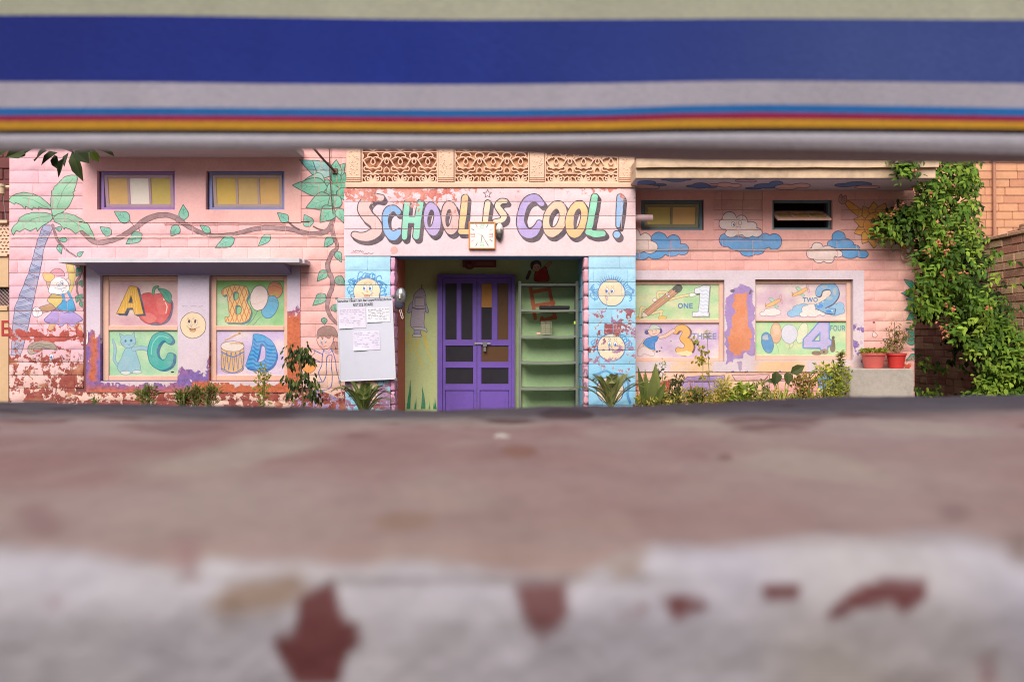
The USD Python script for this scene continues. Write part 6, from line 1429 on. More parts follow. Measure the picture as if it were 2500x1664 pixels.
p = spline([W(2054, 1094, 9.85), W(2054, 960, 9.85), W(2053, 900, 9.85), W(2052, 862, 9.85)], 8); emit_tm('stem', tube(p, .005, 5), M_gstem, t, True)
zz_ = r.uniform(Z2(905, 9.85), Z2(860, 9.85), 90); k = 90; a = r.uniform(0, 2 * np.pi, k)
emit_leaves('foliage', t, (np.stack([X2(2053, 9.85) + 0 * zz_, 9.85 + 0 * zz_, zz_], 1), np.stack([np.cos(a), np.sin(a), r.uniform(-.1, .7, k)], 1), np.tile([0, -.5, 1.0], (k, 1)), .085 * r.uniform(.6, 1.1, k), .03, tints(k, [(150, 146, 84), (126, 134, 70)], r)), M_leaf)

r = np.random.default_rng(158); k = 1900; px_ = r.uniform(1556, 2066, k); hgt = .04 + .26 * meshkit.fbm(np.stack([px_ / 26, px_ * 0, px_ * 0], 1), 3, 4); Yc_ = r.uniform(9.75, 10.45, k)
B = np.stack([(px_ - 1250) * 9.9 / FPX, Yc_, .55 + .02 * r.normal(size=k) + hgt * r.uniform(.2, 1, k) * .9], 1)
tag(emit_leaves('ground_cover', '/World', (B, rdir(k, r, .9), rdir(k, r, 1) + [0, -.5, 0], .075 * r.uniform(.5, 1.2, k), .026, tints(k, [(164, 164, 60), (138, 148, 52), (192, 178, 84), (116, 130, 48), (206, 180, 92)], r)), M_leaf), 'low yellow green ground cover filling the bed under the number windows', kind='stuff')
tag(emit_tm('planter_bed', plain_box(X2(1556, 9.9), X2(2072, 9.9), 9.7, YR - .01, 0, .58), flat('planter_earth', (120, 98, 84), .95, .5), '/World', False), 'raised earth bed along the right wing', kind='structure')
# concrete block with two pots
Yk = YR - .42
M_block = flat('raw_concrete', (168, 160, 150), 0.9, 0.6, 16, 0.24, dist=.008)
o = emit_tm('concrete_block', bevel_box(X2(2074, Yk), X2(2232, Yk), Yk, YR - .03, 0, Z2(900, Yk), .012), M_block, '/World', 20); tag(o, 'bare grey concrete block at the right corner of the school', 'block')
def pot_plant(label, px, w_top, top, bot, cols, seed, kind):
    Y = YR - .24; t = thing('potted_plant', label, 'potted plant'); x, z1, z0 = X2(px, Y), Z2(top, Y), Z2(900, Yk); r1 = w_top * Y / FPX / 2; h = z1 - z0
    prof = [(0, 0), (r1 * .72, 0), (r1 * .74, .01), (r1 * .96, h * .86), (r1 * 1.04, h * .86), (r1 * 1.04, h), (r1 * .94, h), (r1 * .9, h * .88), (0, h * .88)]
    m_ = trimesh.creation.revolve(np.array(prof), sections=36); m_.apply_translation((x, Y, z0)); emit_tm('pot', m_, flat('red_pot_%d' % seed, cols, .55, .2, 30, .14), t, 35)
    r = np.random.default_rng(seed); M_soil = flat('potting_soil', (84, 66, 54), .95, .5); s_ = trimesh.creation.cylinder(r1 * .9, .01, sections=24); s_.apply_translation((x, Y, z0 + h * .9)); emit_tm('soil', s_, M_soil, t, 30)
    if kind == 'low':
        k = 260; a = r.uniform(0, 2 * np.pi, k); q = r1 * np.sqrt(r.uniform(0, 1, k)) * 1.05
        B = np.stack([x + q * np.cos(a), Y + q * np.sin(a), z0 + h * .95 + r.uniform(0, .06, k)], 1); D = np.stack([np.cos(a) * .8, np.sin(a) * .8, r.uniform(.1, 1, k)], 1)
        emit_leaves('foliage', t, (B, D, rdir(k, r, 1.4), .045 * r.uniform(.6, 1.2, k), .03, tints(k, [(150, 158, 56), (132, 148, 50), (174, 170, 80)], r)), M_leaf)
    else:
        S, B, D = [], [], []
        for dx, hh_ in ((-.02, .44), (.05, .36), (.11, .30), (-.10, .34), (-.06, .22), (.02, .28), (.16, .26), (-.14, .18)):
            p = spline([(x + dx * .2, Y, z0 + h * .9), (x + dx * .7, Y + .02, z0 + h + hh_ * .5), (x + dx * 1.1, Y, z0 + h + hh_)], 8); S.append(tube(p, .004, 5, False))
            k = 46; i_ = r.integers(4, len(p), k); B.append(p[i_] + r.normal(size=(k, 3)) * .022); D.append(rdir(k, r, .4))
        emit_tm('stem', cat_(S), M_stem, t, False); B, D = np.vstack(B), np.vstack(D); k = len(B)
        emit_leaves('foliage', t, (B, D, rdir(k, r, 1), .05 * r.uniform(.6, 1.2, k), .018, tints(k, [(140, 132, 70), (116, 116, 60), (160, 130, 70)], r)), M_leaf)
pot_plant('faded red pot full of low bright greenery on the concrete block', 2132, 55, 861, 900, (206, 96, 88), 160, 'low')
pot_plant('brighter red pot with a taller twiggy plant on the concrete block', 2188, 44, 862, 900, (198, 50, 44), 161, 'tall')

# ------------------------------------------------------------------ side alley: brick wall, house behind, creeper
XW, HW = 7.2, 3.0
aw = thing('compound_wall', 'weathered brown brick compound wall receding along the alley', 'wall')
M_brk = [flat('old_brick_%d' % i, c, .92, .7, 22, .26, dist=.008) for i, c in enumerate([(212, 164, 130), (194, 140, 114), (222, 178, 140), (198, 132, 108)])]
emit_tm('wall_core', plain_box(XW + .012, XW + .3, 6.5, 17, 0, HW - .04), flat('lime_mortar', (206, 172, 140), .95, .6, 30, .2), aw, False)
emit_tm('coping', cat_([bevel_box(XW - .03, XW + .33, y, y + .59, HW - .04, HW + .015, .008) for y in np.arange(6.5, 17, .6)]), M_brk[0], aw, 20)
r = np.random.default_rng(170); nb_ = 0
for ci, z in enumerate(np.arange(HW - .16, .3, -.118)):
    y = 10.15 + (.14 if ci % 2 else 0) - r.uniform(0, .06)
    while y < 13.3:
        w = r.uniform(.20, .34); d = r.uniform(-.006, .006)
        if nb_ < 300: emit_tm('brick', bevel_box(XW - d, XW + .03, y, y + w - .014, z, z + .104, .006), M_brk[int(r.integers(0, 4))], aw, 20); nb_ += 1
        y += w
for i, (y, dz, l) in enumerate(((9.95, .0, .5), (10.1, .05, .42), (10.3, .03, .3), (10.5, .0, .36))):
    b = bevel_box(XW - .02 + .03 * i, XW + .3, y, y + l, HW + .016 + dz, HW + .056 + dz, .008); o = emit_tm('loose_slab', b, M_brk[i % 4], '/World', 20); tag(o, ['broken stone slab lying lowest on the compound wall, nearest', 'broken stone slab on top of the pile on the compound wall', 'short broken slab mid pile on the compound wall', 'broken slab farthest along the compound wall'][i], 'slab', 'slabs on the compound wall')
hb = thing('stone_house', 'orange sandstone house wall behind the compound wall', 'house'); YH = 15.6
M_sand = [flat('sandstone_%d' % i, c, .9, .6, 14, .2, dist=.008) for i, c in enumerate([(206, 148, 110), (194, 134, 102), (214, 158, 120), (166, 100, 84)])]
hw_ = emit_tm('wall', plain_box(7.0, 16, YH + .03, YH + 5, 0, 6.2), flat('sand_mortar', (170, 110, 84), .95, .4), hb, False)
r = np.random.default_rng(171)
for ci, py in enumerate(np.arange(340, 640, 19.6)):
    x = X2(2290, YH) - r.uniform(0, .3)
    while x < X2(2540, YH):
        w = r.uniform(.30, .56); m_ = bevel_box(x, x + w - .010, YH - r.uniform(-.006, .008), YH + .05, Z2(py + 19.6, YH) + .006, Z2(py, YH) - .004, .008)
        emit_tm('stone', m_, M_sand[int(r.choice(4, p=[.4, .3, .2, .1]))], hw_, 20); x += w
o = emit_tm('drain_pipe', tube([W(2427, 330, YH - .06), W(2428, 585, YH - .06)], .032, 10), flat('rusty_pipe', (176, 122, 96), .7, .3, 20, .2), hb, True)

cr = thing('creeper', 'big green trumpet creeper with orange flowers over the right corner', 'creeper')
r = np.random.default_rng(180)
VP = Polygon([(2158, 398), (2200, 372), (2250, 330), (2410, 330), (2400, 390), (2378, 440), (2396, 470), (2378, 500), (2404, 520), (2375, 556), (2402, 590), (2420, 612), (2432, 640), (2400, 664), (2446, 676), (2420, 700), (2442, 730), (2466, 770), (2496, 806), (2520, 840), (2520, 985), (2330, 990), (2392, 930), (2398, 880), (2352, 868), (2330, 840), (2298, 842), (2312, 790), (2290, 770), (2262, 744), (2246, 812), (2236, 790), (2232, 690), (2240, 640), (2230, 600), (2232, 575), (2180, 572), (2118, 564), (2136, 545), (2160, 524), (2200, 500), (2214, 470), (2262, 452), (2240, 440), (2228, 448), (2196, 414)])
def depth_for(px, py, rr):
    wall_y = np.where(px > 1300, XW * FPX / np.maximum(px - 1250, 1), 99) - .12
    near = np.where(px < 2240, np.where(py < 470, YR - 1.0, YR - .45), YR - .55)
    far = np.where(px < 2236, np.where(py < 470, YR - .75, YR - .12), np.minimum(wall_y, YR + .75))
    return near + (far - near) * rr ** .8
VPi = VP.buffer(-5)
cl_c = []
x0, y0, x1, y1 = VP.bounds
while len(cl_c) < 700:
    q = (r.uniform(x0, x1), r.uniform(y0, y1))
    if VPi.contains(Point(q)): cl_c.append(q)
cl_c = np.array(cl_c)
# deeper inner leaves tinted dark for shade, sprays in front tinted as lit
B, D, N_, L_, C = [], [], [], [], []
lit_c = [(88, 122, 32), (108, 140, 38), (74, 106, 32), (140, 166, 52)]; shade_c = [(48, 74, 28), (60, 88, 32), (40, 60, 26)]
for (cx, cy_) in cl_c:
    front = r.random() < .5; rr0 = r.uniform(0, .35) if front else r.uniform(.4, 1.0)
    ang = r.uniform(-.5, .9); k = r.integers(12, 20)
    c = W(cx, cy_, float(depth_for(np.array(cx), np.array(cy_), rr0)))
    tone = tints(1, lit_c if front else shade_c, r, .12)[0]
    d0 = np.array([math.cos(ang) * r.choice([-1, 1]), -.25, -.35 - r.random() * .5]); d0 /= np.linalg.norm(d0)
    side = np.cross(d0, [0, -1, .4]); side /= np.linalg.norm(side)
    for j in range(k):                # compound spray: leaflets either side of a stalk
        t_ = j / k; q = c + d0 * (t_ - .5) * .32 + np.array([0, 0, -.10 * t_ * t_]) + r.normal(size=3) * .022
        sg = 1 if j % 2 else -1
        B.append(q); D.append(side * sg * .8 + d0 * .55 + [0, -.1, -.35]); N_.append(np.array([0, -.75, .75]) + r.normal(size=3) * .28); L_.append(.082 * r.uniform(.6, 1.3)); C.append(tone * (1 + .12 * r.normal()))
for cx, cy_, k, s in ((2262, 872, 10, 14), (2250, 895, 8, 10), (2292, 890, 9, 12), (2304, 905, 6, 8), (2350, 895, 9, 12), (2320, 880, 6, 10), (2282, 935, 5, 8), (2246, 950, 12, 12), (2262, 968, 10, 12), (2282, 955, 10, 10), (2460, 690, 8, 14), (2470, 640, 5, 8), (2488, 752, 5, 8)):
    for _ in range(k):
        q = (cx + r.normal() * s, cy_ + r.normal() * s * .6); B.append(W(*q, float(depth_for(np.array(q[0]), np.array(q[1]), r.uniform(.75, 1.0))))); D.append([r.normal() * .6, -.3, -.6]); N_.append([r.normal() * .3, -1, .5]); L_.append(.11 * r.uniform(.6, 1.1)); C.append(tints(1, lit_c + shade_c, r)[0])
B, D, N_, L_, C = (np.array(a) for a in (B, D, N_, L_, C)); Wd = L_ * r.uniform(.48, .66, len(L_))
score = L_ / B[:, 1] + .002 * (C.mean(1) > np.median(C.mean(1))); order = np.argsort(-score); big = order[:300]; rest = order[300:]
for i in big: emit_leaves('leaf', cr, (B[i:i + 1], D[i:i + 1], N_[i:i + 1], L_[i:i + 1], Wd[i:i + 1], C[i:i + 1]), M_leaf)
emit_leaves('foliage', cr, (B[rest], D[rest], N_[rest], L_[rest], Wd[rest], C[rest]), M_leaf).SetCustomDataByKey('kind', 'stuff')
S = []
for (a, b) in (((2440, 1080), (2330, 560)), ((2260, 600), (2140, 555)), ((2300, 420), (2170, 395)), ((2330, 700), (2450, 690)), ((2350, 780), (2490, 860))):
    n_ = 7; pp_ = [W(a[0] + (b[0] - a[0]) * t_ + r.normal() * 8, a[1] + (b[1] - a[1]) * t_, float(depth_for(np.array(a[0] + (b[0] - a[0]) * t_), np.array(a[1] + (b[1] - a[1]) * t_), .7))) for t_ in np.linspace(0, 1, n_)]
    S.append(tube(spline(pp_, 5), np.linspace(.018, .006, (n_ - 1) * 5 + 1), 6, False))
emit_tm('stem', cat_(S), M_stem, cr, True)
M_petal = flat('orange_petals', (196, 112, 80), .6, 0.0, 30, .2)
for (px, py) in ((2200, 500), (2188, 508), (2180, 520), (2292, 590), (2296, 594), (2318, 570), (2326, 592), (2308, 612), (2314, 608), (2266, 618), (2276, 476), (2232, 414), (2262, 418), (2326, 755), (2322, 748), (2414, 748), (2312, 818), (2306, 800), (2294, 795), (2345, 664), (2304, 664)):
    c = W(px, py, float(depth_for(np.array(px), np.array(py), .0)) - .05); fl = []
    for j in range(4):
        a = r.uniform(0, 6.28); e = trimesh.creation.cone(.014, .045, sections=8); e.apply_transform(trimesh.transformations.rotation_matrix(r.uniform(1.2, 2.6), (math.cos(a), math.sin(a), 0))); e.apply_translation(c + r.normal(size=3) * .026); fl.append(e)
    emit_tm('flower', cat_(fl), M_petal, cr, 30)

# ------------------------------------------------------------------ neighbour on the left
nbh = thing('neighbour_house', 'beige neighbouring house with a red painted letter at the left edge', 'house'); Yn2 = YL + .25
M_beige = flat('beige_wall', (206, 172, 132), .85, .35, 14, .12); M_maro = flat('maroon_stone', (112, 62, 60), .9, .6, 14, .3)
g = to_plane(sbox(-160, 626, 20.5, 1110), Yn2).difference(to_plane(sbox(-60, 700, 24, 746), Yn2))
emit_tm('wall', extrude_y(g, Yn2, Yn2 + .3), M_beige, nbh, False)
emit_tm('ledge', bevel_box(X2(-160, Yn2), X2(20, Yn2), Yn2 - .02, Yn2 + .02, Z2(758, Yn2), Z2(748, Yn2), .003), M_beige, nbh, 20)
emit_tm('grille_backing', plain_box(X2(-60, Yn2), X2(24, Yn2), Yn2 + .12, Yn2 + .14, Z2(748, Yn2), Z2(698, Yn2)), M_maro, nbh, False)
bars = []
for i in range(-8, 14):
    x = -60 + i * 9
    for s_ in (1, -1):
        q = LineString([(x, 746 if s_ > 0 else 700), (x + 46, 700 if s_ > 0 else 746)]).intersection(sbox(-60, 700, 22, 746))
        if q.length > 3: c_ = list(q.coords); bars.append(tube([W(*c_[0], Yn2 + .05 + .006 * s_), W(*c_[-1], Yn2 + .05 + .006 * s_)], .004, 5))
emit_tm('grille', cat_(bars), M_metal, nbh, False)
g = to_plane(sbox(-160, 545, 20.5, 620), Yn2); hol = []
r = np.random.default_rng(190)
for ix in range(-18, 2):
    for iy in range(9): hol.append(affinity.rotate(el(ix * 9 + 4 + (4.5 if iy % 2 else 0), 551 + iy * 8, 3.4, 1.7), r.uniform(-50, 50)))
emit_tm('lattice_screen', extrude_y(g.difference(to_plane(unary_union(hol), Yn2)), Yn2 + .02, Yn2 + .08), M_stone_cream, nbh, False)
emit_tm('screen_backing', plain_box(X2(-160, Yn2), X2(20, Yn2), Yn2 + .12, Yn2 + .2, Z2(622, Yn2), Z2(543, Yn2)), M_maro, nbh, False)
emit_tm('screen_sill', bevel_box(X2(-160, Yn2), X2(20.5, Yn2), Yn2 - .03, Yn2 + .3, Z2(626, Yn2), Z2(620, Yn2), .004), M_stone_cream, nbh, 20); emit_tm('screen_coping', bevel_box(X2(-160, Yn2), X2(20.5, Yn2), Yn2 - .03, Yn2 + .3, Z2(545, Yn2), Z2(538, Yn2), .004), M_stone_cream, nbh, 20)
uw = emit_tm('upper_wall', plain_box(-10.5, X2(25, YL) - .0, Yn2 + .62, Yn2 + 3, 0, 5.2), M_maro, nbh, False)
for ci in range(11):
    for k in range(6):
        z = Z2(545, Yn2 + .6) + ci * .17; x = -7.05 - k * .42 - (.2 if ci % 2 else 0); emit_tm('stone', bevel_box(x - .41, x, Yn2 + .6 + RNG.uniform(-.01, .01), Yn2 + .64, z, z + .162, .01), M_maro, uw, 20)
M_lred = flat('letter_red', (172, 48, 46), .6, .1)
xe0, xe1 = 4.5, 24.5
gE = to_plane(unary_union([sbox(4, 782, 9.5, 820), sbox(4, 782, 24, 787.5), sbox(4, 799, 23, 804), sbox(4, 814, 24, 820)]), Yn2)
emit_tm('painted_letter', extrude_y(gE, Yn2 - .006, Yn2 - .001), M_lred, nbh, False, 'red letter E')
iw = thing('insulator', 'cream capped insulator with a loose wire at the top left edge', 'insulator')
emit_tm('cap', cat_([tube([W(2, 450, Yn2 + .1), W(2, 456, Yn2 + .1)], .066, 16), tube([W(2, 456, Yn2 + .1), W(2, 473, Yn2 + .1)], .058, 16), tube([W(10, 456, Yn2 + .12), W(28, 456, Yn2 + .12)], .022, 8)]), flat('cream_porcelain', (220, 196, 160), .5, .1), iw, 40)
emit_tm('wire', tube(spline([W(8, 472, Yn2 + .1), W(9, 490, Yn2 + .1), W(12, 515, Yn2 + .1), W(15, 537, Yn2 + .1)], 6), .006, 5), M_metal, iw, True)

# ------------------------------------------------------------------ tree whose branch hangs in at the upper left
tr = thing('leafy_tree', 'dark leaved tree whose branch hangs in at the upper left corner', 'tree'); Yt = 4.6; r = np.random.default_rng(200)
M_bark = flat('bark', (96, 80, 68), .9, .7, 20, .3, dist=.01)
emit_tm('trunk', tube(spline([(-5.4, 5.0, 0), (-5.35, 5.0, 1.4), (-5.2, 4.9, 2.7), (-5.0, 4.8, 3.4)], 8), np.linspace(.16, .09, 25), 12), M_bark, tr, True)
emit_tm('limb', tube(spline([(-5.1, 4.85, 3.0), (-4.3, 4.7, 3.15), (-3.4, 4.6, 3.0), W(130, 330, Yt), W(175, 366, Yt)], 8), np.linspace(.07, .008, 33), 8), M_bark, tr, True)
DG = [(52, 66, 34), (64, 80, 38), (42, 54, 30)]
for (bx_, by_, tx, ty, w, c_) in ((865, 40, 985, 408, 135, 1), (770, 120, 682, 368, 85, 0), (650, 90, 690, 262, 100, 0), (690, 60, 480, 208, 150, 0), (560, 40, 385, 150, 130, 2), (900, 40, 1065, 185, 150, 0), (1080, 30, 1185, 178, 95, 3), (1150, 20, 1372, 95, 130, 1), (320, 10, 70, 118, 140, 1), (420, 0, 230, 100, 120, 2), (140, 0, -30, 100, 120, 1), (980, 20, 1180, 110, 140, 2), (820, 60, 760, 230, 90, 0)):
    q, e = W(bx_ / 4.9, 360 + by_ / 4.9, Yt + r.uniform(-.15, .1)), W(tx / 4.9, 360 + ty / 4.9, Yt + r.uniform(-.15, .1)); col = alb(((50, 62, 34), (66, 80, 40), (58, 70, 36), (118, 136, 62))[c_])
    emit_leaves('leaf', tr, ([q], [e - q], [[r.normal() * .4, -1, .3]], np.array([np.linalg.norm(e - q)]), w / 4.9 * Yt / FPX * 1.25, [col]), M_dleaf, droop=.05)
k = 900; cc = np.array([[-4.6, 4.8, 3.9], [-4.0, 4.5, 3.75], [-5.6, 5.2, 4.1], [-5.0, 5.6, 3.9]])[r.integers(0, 4, k)]; B = cc + rdir(k, r) * r.uniform(0, 1, (k, 1)) ** .33 * [.8, .7, .55]
L_ = .17 * r.uniform(.7, 1.2, k); emit_leaves('crown', tr, (B, rdir(k, r, -.8), rdir(k, r, 1), L_, L_ * .38, tints(k, DG, r)), M_dleaf).SetCustomDataByKey('kind', 'stuff')
# ------------------------------------------------------------------ parapet in the foreground
H0 = 0.0315
xs = np.concatenate([[-3, -2, -1.2, -.8], np.arange(-.52, -.0901, .0021), np.arange(-.09, .0901, .0007), np.arange(.092, .5201, .0021), [.8, 1.2, 2, 3]])
YF0, YF1 = .108, .412
prof = []                    # (y, dz) from the foot of the near face over the top to the far face
for dz in (-1.38, -.6, -.2, -.1): prof.append((YF0, dz))
prof += [(YF0, d) for d in np.arange(-.06, -.0121, .0007)]
for a in np.linspace(0, np.pi / 2, 15)[1:]: prof.append((YF0 + .011 * (1 - math.cos(a)), -.011 + .011 * math.sin(a)))
prof += [(y, 0) for y in np.arange(YF0 + .0135, YF1 - .02, .0032)]
for a in np.linspace(0, np.pi / 2, 9)[1:]: prof.append((YF1 - .016 + .016 * math.sin(a), -.016 + .016 * math.cos(a)))
prof += [(YF1, -.06), (YF1, -.3), (YF1, -1.38)]
prof = np.array(prof)
Xg, Yg = np.meshgrid(xs, prof[:, 0]); Dz = np.repeat(prof[:, 1][:, None], len(xs), 1)
far = np.clip((Yg - .2) / .2, 0, 1)
pxf = 1250 + Xg * FPX / .40
edge = np.interp(pxf, [0, 300, 600, 900, 1250, 1600, 1900, 2200, 2500], [974, 980, 988, 994, 993, 984, 972, 966, 962])
Zg = CZ - H0 + Dz - far * ((edge - 832) / FPX * .405 - H0) * np.where(Dz < -.2, 0, 1)
nz1 = meshkit.fbm(np.stack([Xg * 22, Yg * 22, Dz * 22], -1), 4, 3) - .5; nz2 = meshkit.fbm(np.stack([Xg * 120, Yg * 90, Dz * 120], -1), 3, 5) - .5
live = (Dz > -.2)
Zg = Zg + live * (nz1 * .0035 + nz2 * .0010); Yg = Yg - (Dz < -.004) * live * (Yg < .2) * (nz1 * .006 + nz2 * .0012)
V = np.stack([Xg, Yg, Zg], -1).reshape(-1, 3)
nr, nc = Xg.shape; I = np.arange(nr * nc).reshape(nr, nc)
a, b, c, d = I[:-1, :-1].ravel(), I[:-1, 1:].ravel(), I[1:, 1:].ravel(), I[1:, :-1].ravel(); F = np.vstack([np.stack([a, b, c], 1), np.stack([a, c, d], 1)])
# paint on it: worn mauve top, whitewashed near face with flakes down to maroon
px = 1250 + V[:, 0] * FPX / V[:, 1]; py = 832 - (V[:, 2] - CZ) * FPX / V[:, 1]
fb = lambda s, seed, ax=1.0: meshkit.fbm(np.stack([V[:, 0] * s, V[:, 1] * s * ax, V[:, 2] * s], -1), 4, seed)
top = mix3(alb((178, 158, 154)), alb((162, 128, 124)), (fb(15, 1) - .40) * 3.5)
top = mix3(top, alb((182, 166, 156)), (fb(26, 7, .6) - .54) * 5)
top = mix3(top, alb((112, 92, 104)), np.clip((V[:, 1] - .355) / .04, 0, 1) * .75)  # shade of the far edge rounding away, put into the colour
top = mix3(top, alb((118, 74, 68)), np.clip((fb(30, 9, 2.2) - .60) * 14, 0, 1) * (V[:, 1] > .27) * .8)
for (cx, cy_, rx, ry, col, s) in ((1270, 1102, 50, 16, (150, 104, 82), .7), (640, 1005, 90, 22, (118, 76, 72), .7), (1385, 1010, 70, 14, (104, 58, 54), .8), (1900, 1035, 130, 22, (118, 84, 82), .7), (980, 1275, 90, 30, (158, 128, 100), .5), (430, 1045, 130, 14, (134, 100, 96), .6), (2330, 1250, 40, 30, (140, 116, 116), .6), (100, 1270, 70, 40, (140, 102, 106), .5), (1770, 1115, 20, 10, (130, 90, 84), .7), (880, 1062, 40, 10, (140, 104, 100), .6)):
    dd = ((px - cx) / rx) ** 2 + ((py - cy_) / ry) ** 2 + (fb(60, int(cx) % 50) - .5) * 2.2; top = mix3(top, alb(col), np.clip((1.1 - dd) * 1.6, 0, 1) * s)
bound = np.interp(px, [0, 200, 420, 520, 800, 1000, 1240, 1400, 1520, 1600, 1800, 2100, 2350, 2500], [1330, 1345, 1395, 1365, 1385, 1385, 1395, 1420, 1360, 1335, 1335, 1330, 1335, 1360]) + (fb(40, 21) - .5) * 110
white = mix3(alb((214, 210, 216)), alb((196, 192, 206)), (fb(30, 23) - .35) * 3); white = mix3(white, alb((210, 198, 180)), (fb(18, 27) - .60) * 3)
col = mix3(top, white, np.clip((py - bound) / 55 + .5, 0, 1) * (V[:, 1] < .2))
kz = .9424
def flake(pts, c_, soft=1.0):
    global col
    P_ = Polygon([(x / kz, 960 + y / kz) for x, y in pts]); near = (np.abs(px - P_.centroid.x) < 260) & (np.abs(py - P_.centroid.y) < 260) & (V[:, 1] < .2)
    idx = np.nonzero(near)[0]; g = shapely.points(np.stack([px[idx], py[idx]], 1)); sd = np.where(shapely.contains(P_, g), -1, 1) * shapely.distance(P_.exterior, g)
    w = np.clip(.5 - (sd + (fb(70, 31)[idx] - .5) * 26) / (16 * soft), 0, 1); col[idx] = mix3(col[idx], alb(c_), w)
MA = (122, 70, 70)
flake([(470, 490), (520, 430), (680, 410), (720, 460), (640, 500), (520, 520)], (166, 142, 126), 3)
flake([(690, 470), (765, 430), (790, 510), (860, 555), (800, 600), (780, 672), (680, 672), (640, 610), (622, 565), (680, 530)], MA)
flake([(1185, 440), (1300, 430), (1312, 510), (1245, 575), (1205, 520)], (130, 84, 84), 1.5)
flake([(1520, 472), (1560, 462), (1632, 472), (1625, 500), (1550, 522)], MA); flake([(1428, 508), (1490, 482), (1482, 505)], (150, 110, 110), 1.5)
flake([(1752, 440), (1842, 438), (1836, 472), (1762, 472)], MA); flake([(1900, 512), (1960, 450), (2030, 425), (2132, 430), (2130, 470), (2080, 512), (2050, 484), (1990, 492), (1912, 522)], MA)
flake([(2238, 612), (2290, 590), (2284, 632)], (168, 140, 140), 2); flake([(2255, 630), (2290, 632), (2288, 672), (2258, 672)], (170, 130, 136), 2); flake([(105, 470), (140, 466), (136, 496), (110, 498)], (176, 150, 156), 2)
flake([(2320, 330), (2370, 310), (2370, 390), (2330, 380)], (150, 130, 124), 3); flake([(1390, 390), (1480, 360), (1480, 420), (1420, 430)], (170, 150, 138), 3); flake([(400, 340), (450, 330), (460, 430), (420, 430)], (168, 138, 138), 3)
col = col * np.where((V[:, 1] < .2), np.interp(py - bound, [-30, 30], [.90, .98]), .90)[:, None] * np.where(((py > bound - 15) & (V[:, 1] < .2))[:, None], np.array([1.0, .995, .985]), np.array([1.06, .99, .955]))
col = col * (1 + .26 * (fb(75, 41) - .5) + .16 * (fb(210, 43) - .5))[:, None]
M_para = usdkit.material(stage, L('worn_parapet_paint'), {'g': ('geometry', {}), 'c': ('attribute', {'attribute': 'col'}), 'n': ('noise_texture', {'scale': 260.0, 'detail': 5.0, 'roughness': .6}), 'r': ('rgb_ramp', {'ramp': [(.25, (.88, .88, .88)), (.55, (1, 1, 1)), (.8, (1.06, 1.06, 1.06))]}), 'm': ('mix', {'mix_type': 'multiply', 'fac': 1.0}),
    'b': ('bump', {'strength': .4, 'distance': .001}), 's': ('principled_bsdf', {'roughness': .65, 'specular_ior_level': .3})},
    [('g.position', 'n.vector'), ('n.fac', 'r.fac'), ('c.color', 'm.color1'), ('r.color', 'm.color2'), ('m.color', 's.base_color'), ('n.fac', 'b.height'), ('b.normal', 's.normal')], surface='s.BSDF')
o = emit('parapet_wall', V, F, M_para, '/World', {'col': col}, smooth=True)
tag(o, 'worn mauve parapet in front, its white near face flaking to maroon', 'wall')
pb = W(1226, 1060, .255); pb[2] = CZ - H0 - .002
m_ = ellipsoid(pb, (.0032, .003, .0016), 2); v = np.array(m_.vertices); v += (meshkit.fbm(v * 500, 2)[:, None] - .5) * .0012; m_.vertices = v
o = emit_tm('paint_chip', m_, flat('chip_white', (206, 196, 186), .8, .1), '/World', True); tag(o, 'pale paint chip lying on the parapet top', 'chip')

# ------------------------------------------------------------------ striped banner hanging over the parapet
bn = thing('fabric_banner', 'striped blue and white fabric banner hanging across the top', 'banner'); Yb0 = .25
KX = [0, 650, 1100, 1250, 1500, 1650, 1850, 2500]
rowsB = [[-900] * 8, [39, 43, 45, 45, 46, 47, 47, 47], [200, 207, 205, 204, 202, 200, 199, 203], [263, 266, 266, 265, 262, 258, 256, 263], [282, 285, 285, 284, 281, 277, 276, 283], [296, 299, 300, 299, 296, 292, 292, 297], [316, 318, 318, 317, 314, 311, 311, 314], [328, 331, 330, 329, 327, 325, 325, 328], [366, 366, 362, 358, 356, 358, 362, 376]]
cols = [(198, 202, 178), (36, 60, 164), (196, 193, 208), (36, 122, 200), (170, 38, 84), (218, 164, 40), (44, 36, 42), (186, 184, 194)]
xsb = np.concatenate([[-1.1, -.7], np.linspace(-.4, .4, 420), [.7, 1.1]])
pxb = 1250 + xsb * FPX / Yb0
def wav(x, z): return .4 * ( .0035 * np.sin(x * 13 + 1.2) * np.clip((z - .06) * 8, .2, 1.5) + .002 * np.sin(x * 31 + z * 20) + .004 * (meshkit.fbm(np.stack([x * 6, z * 5, x * 0], -1), 3, 8) - .5))
V, F, C, n = [], [], [], 0
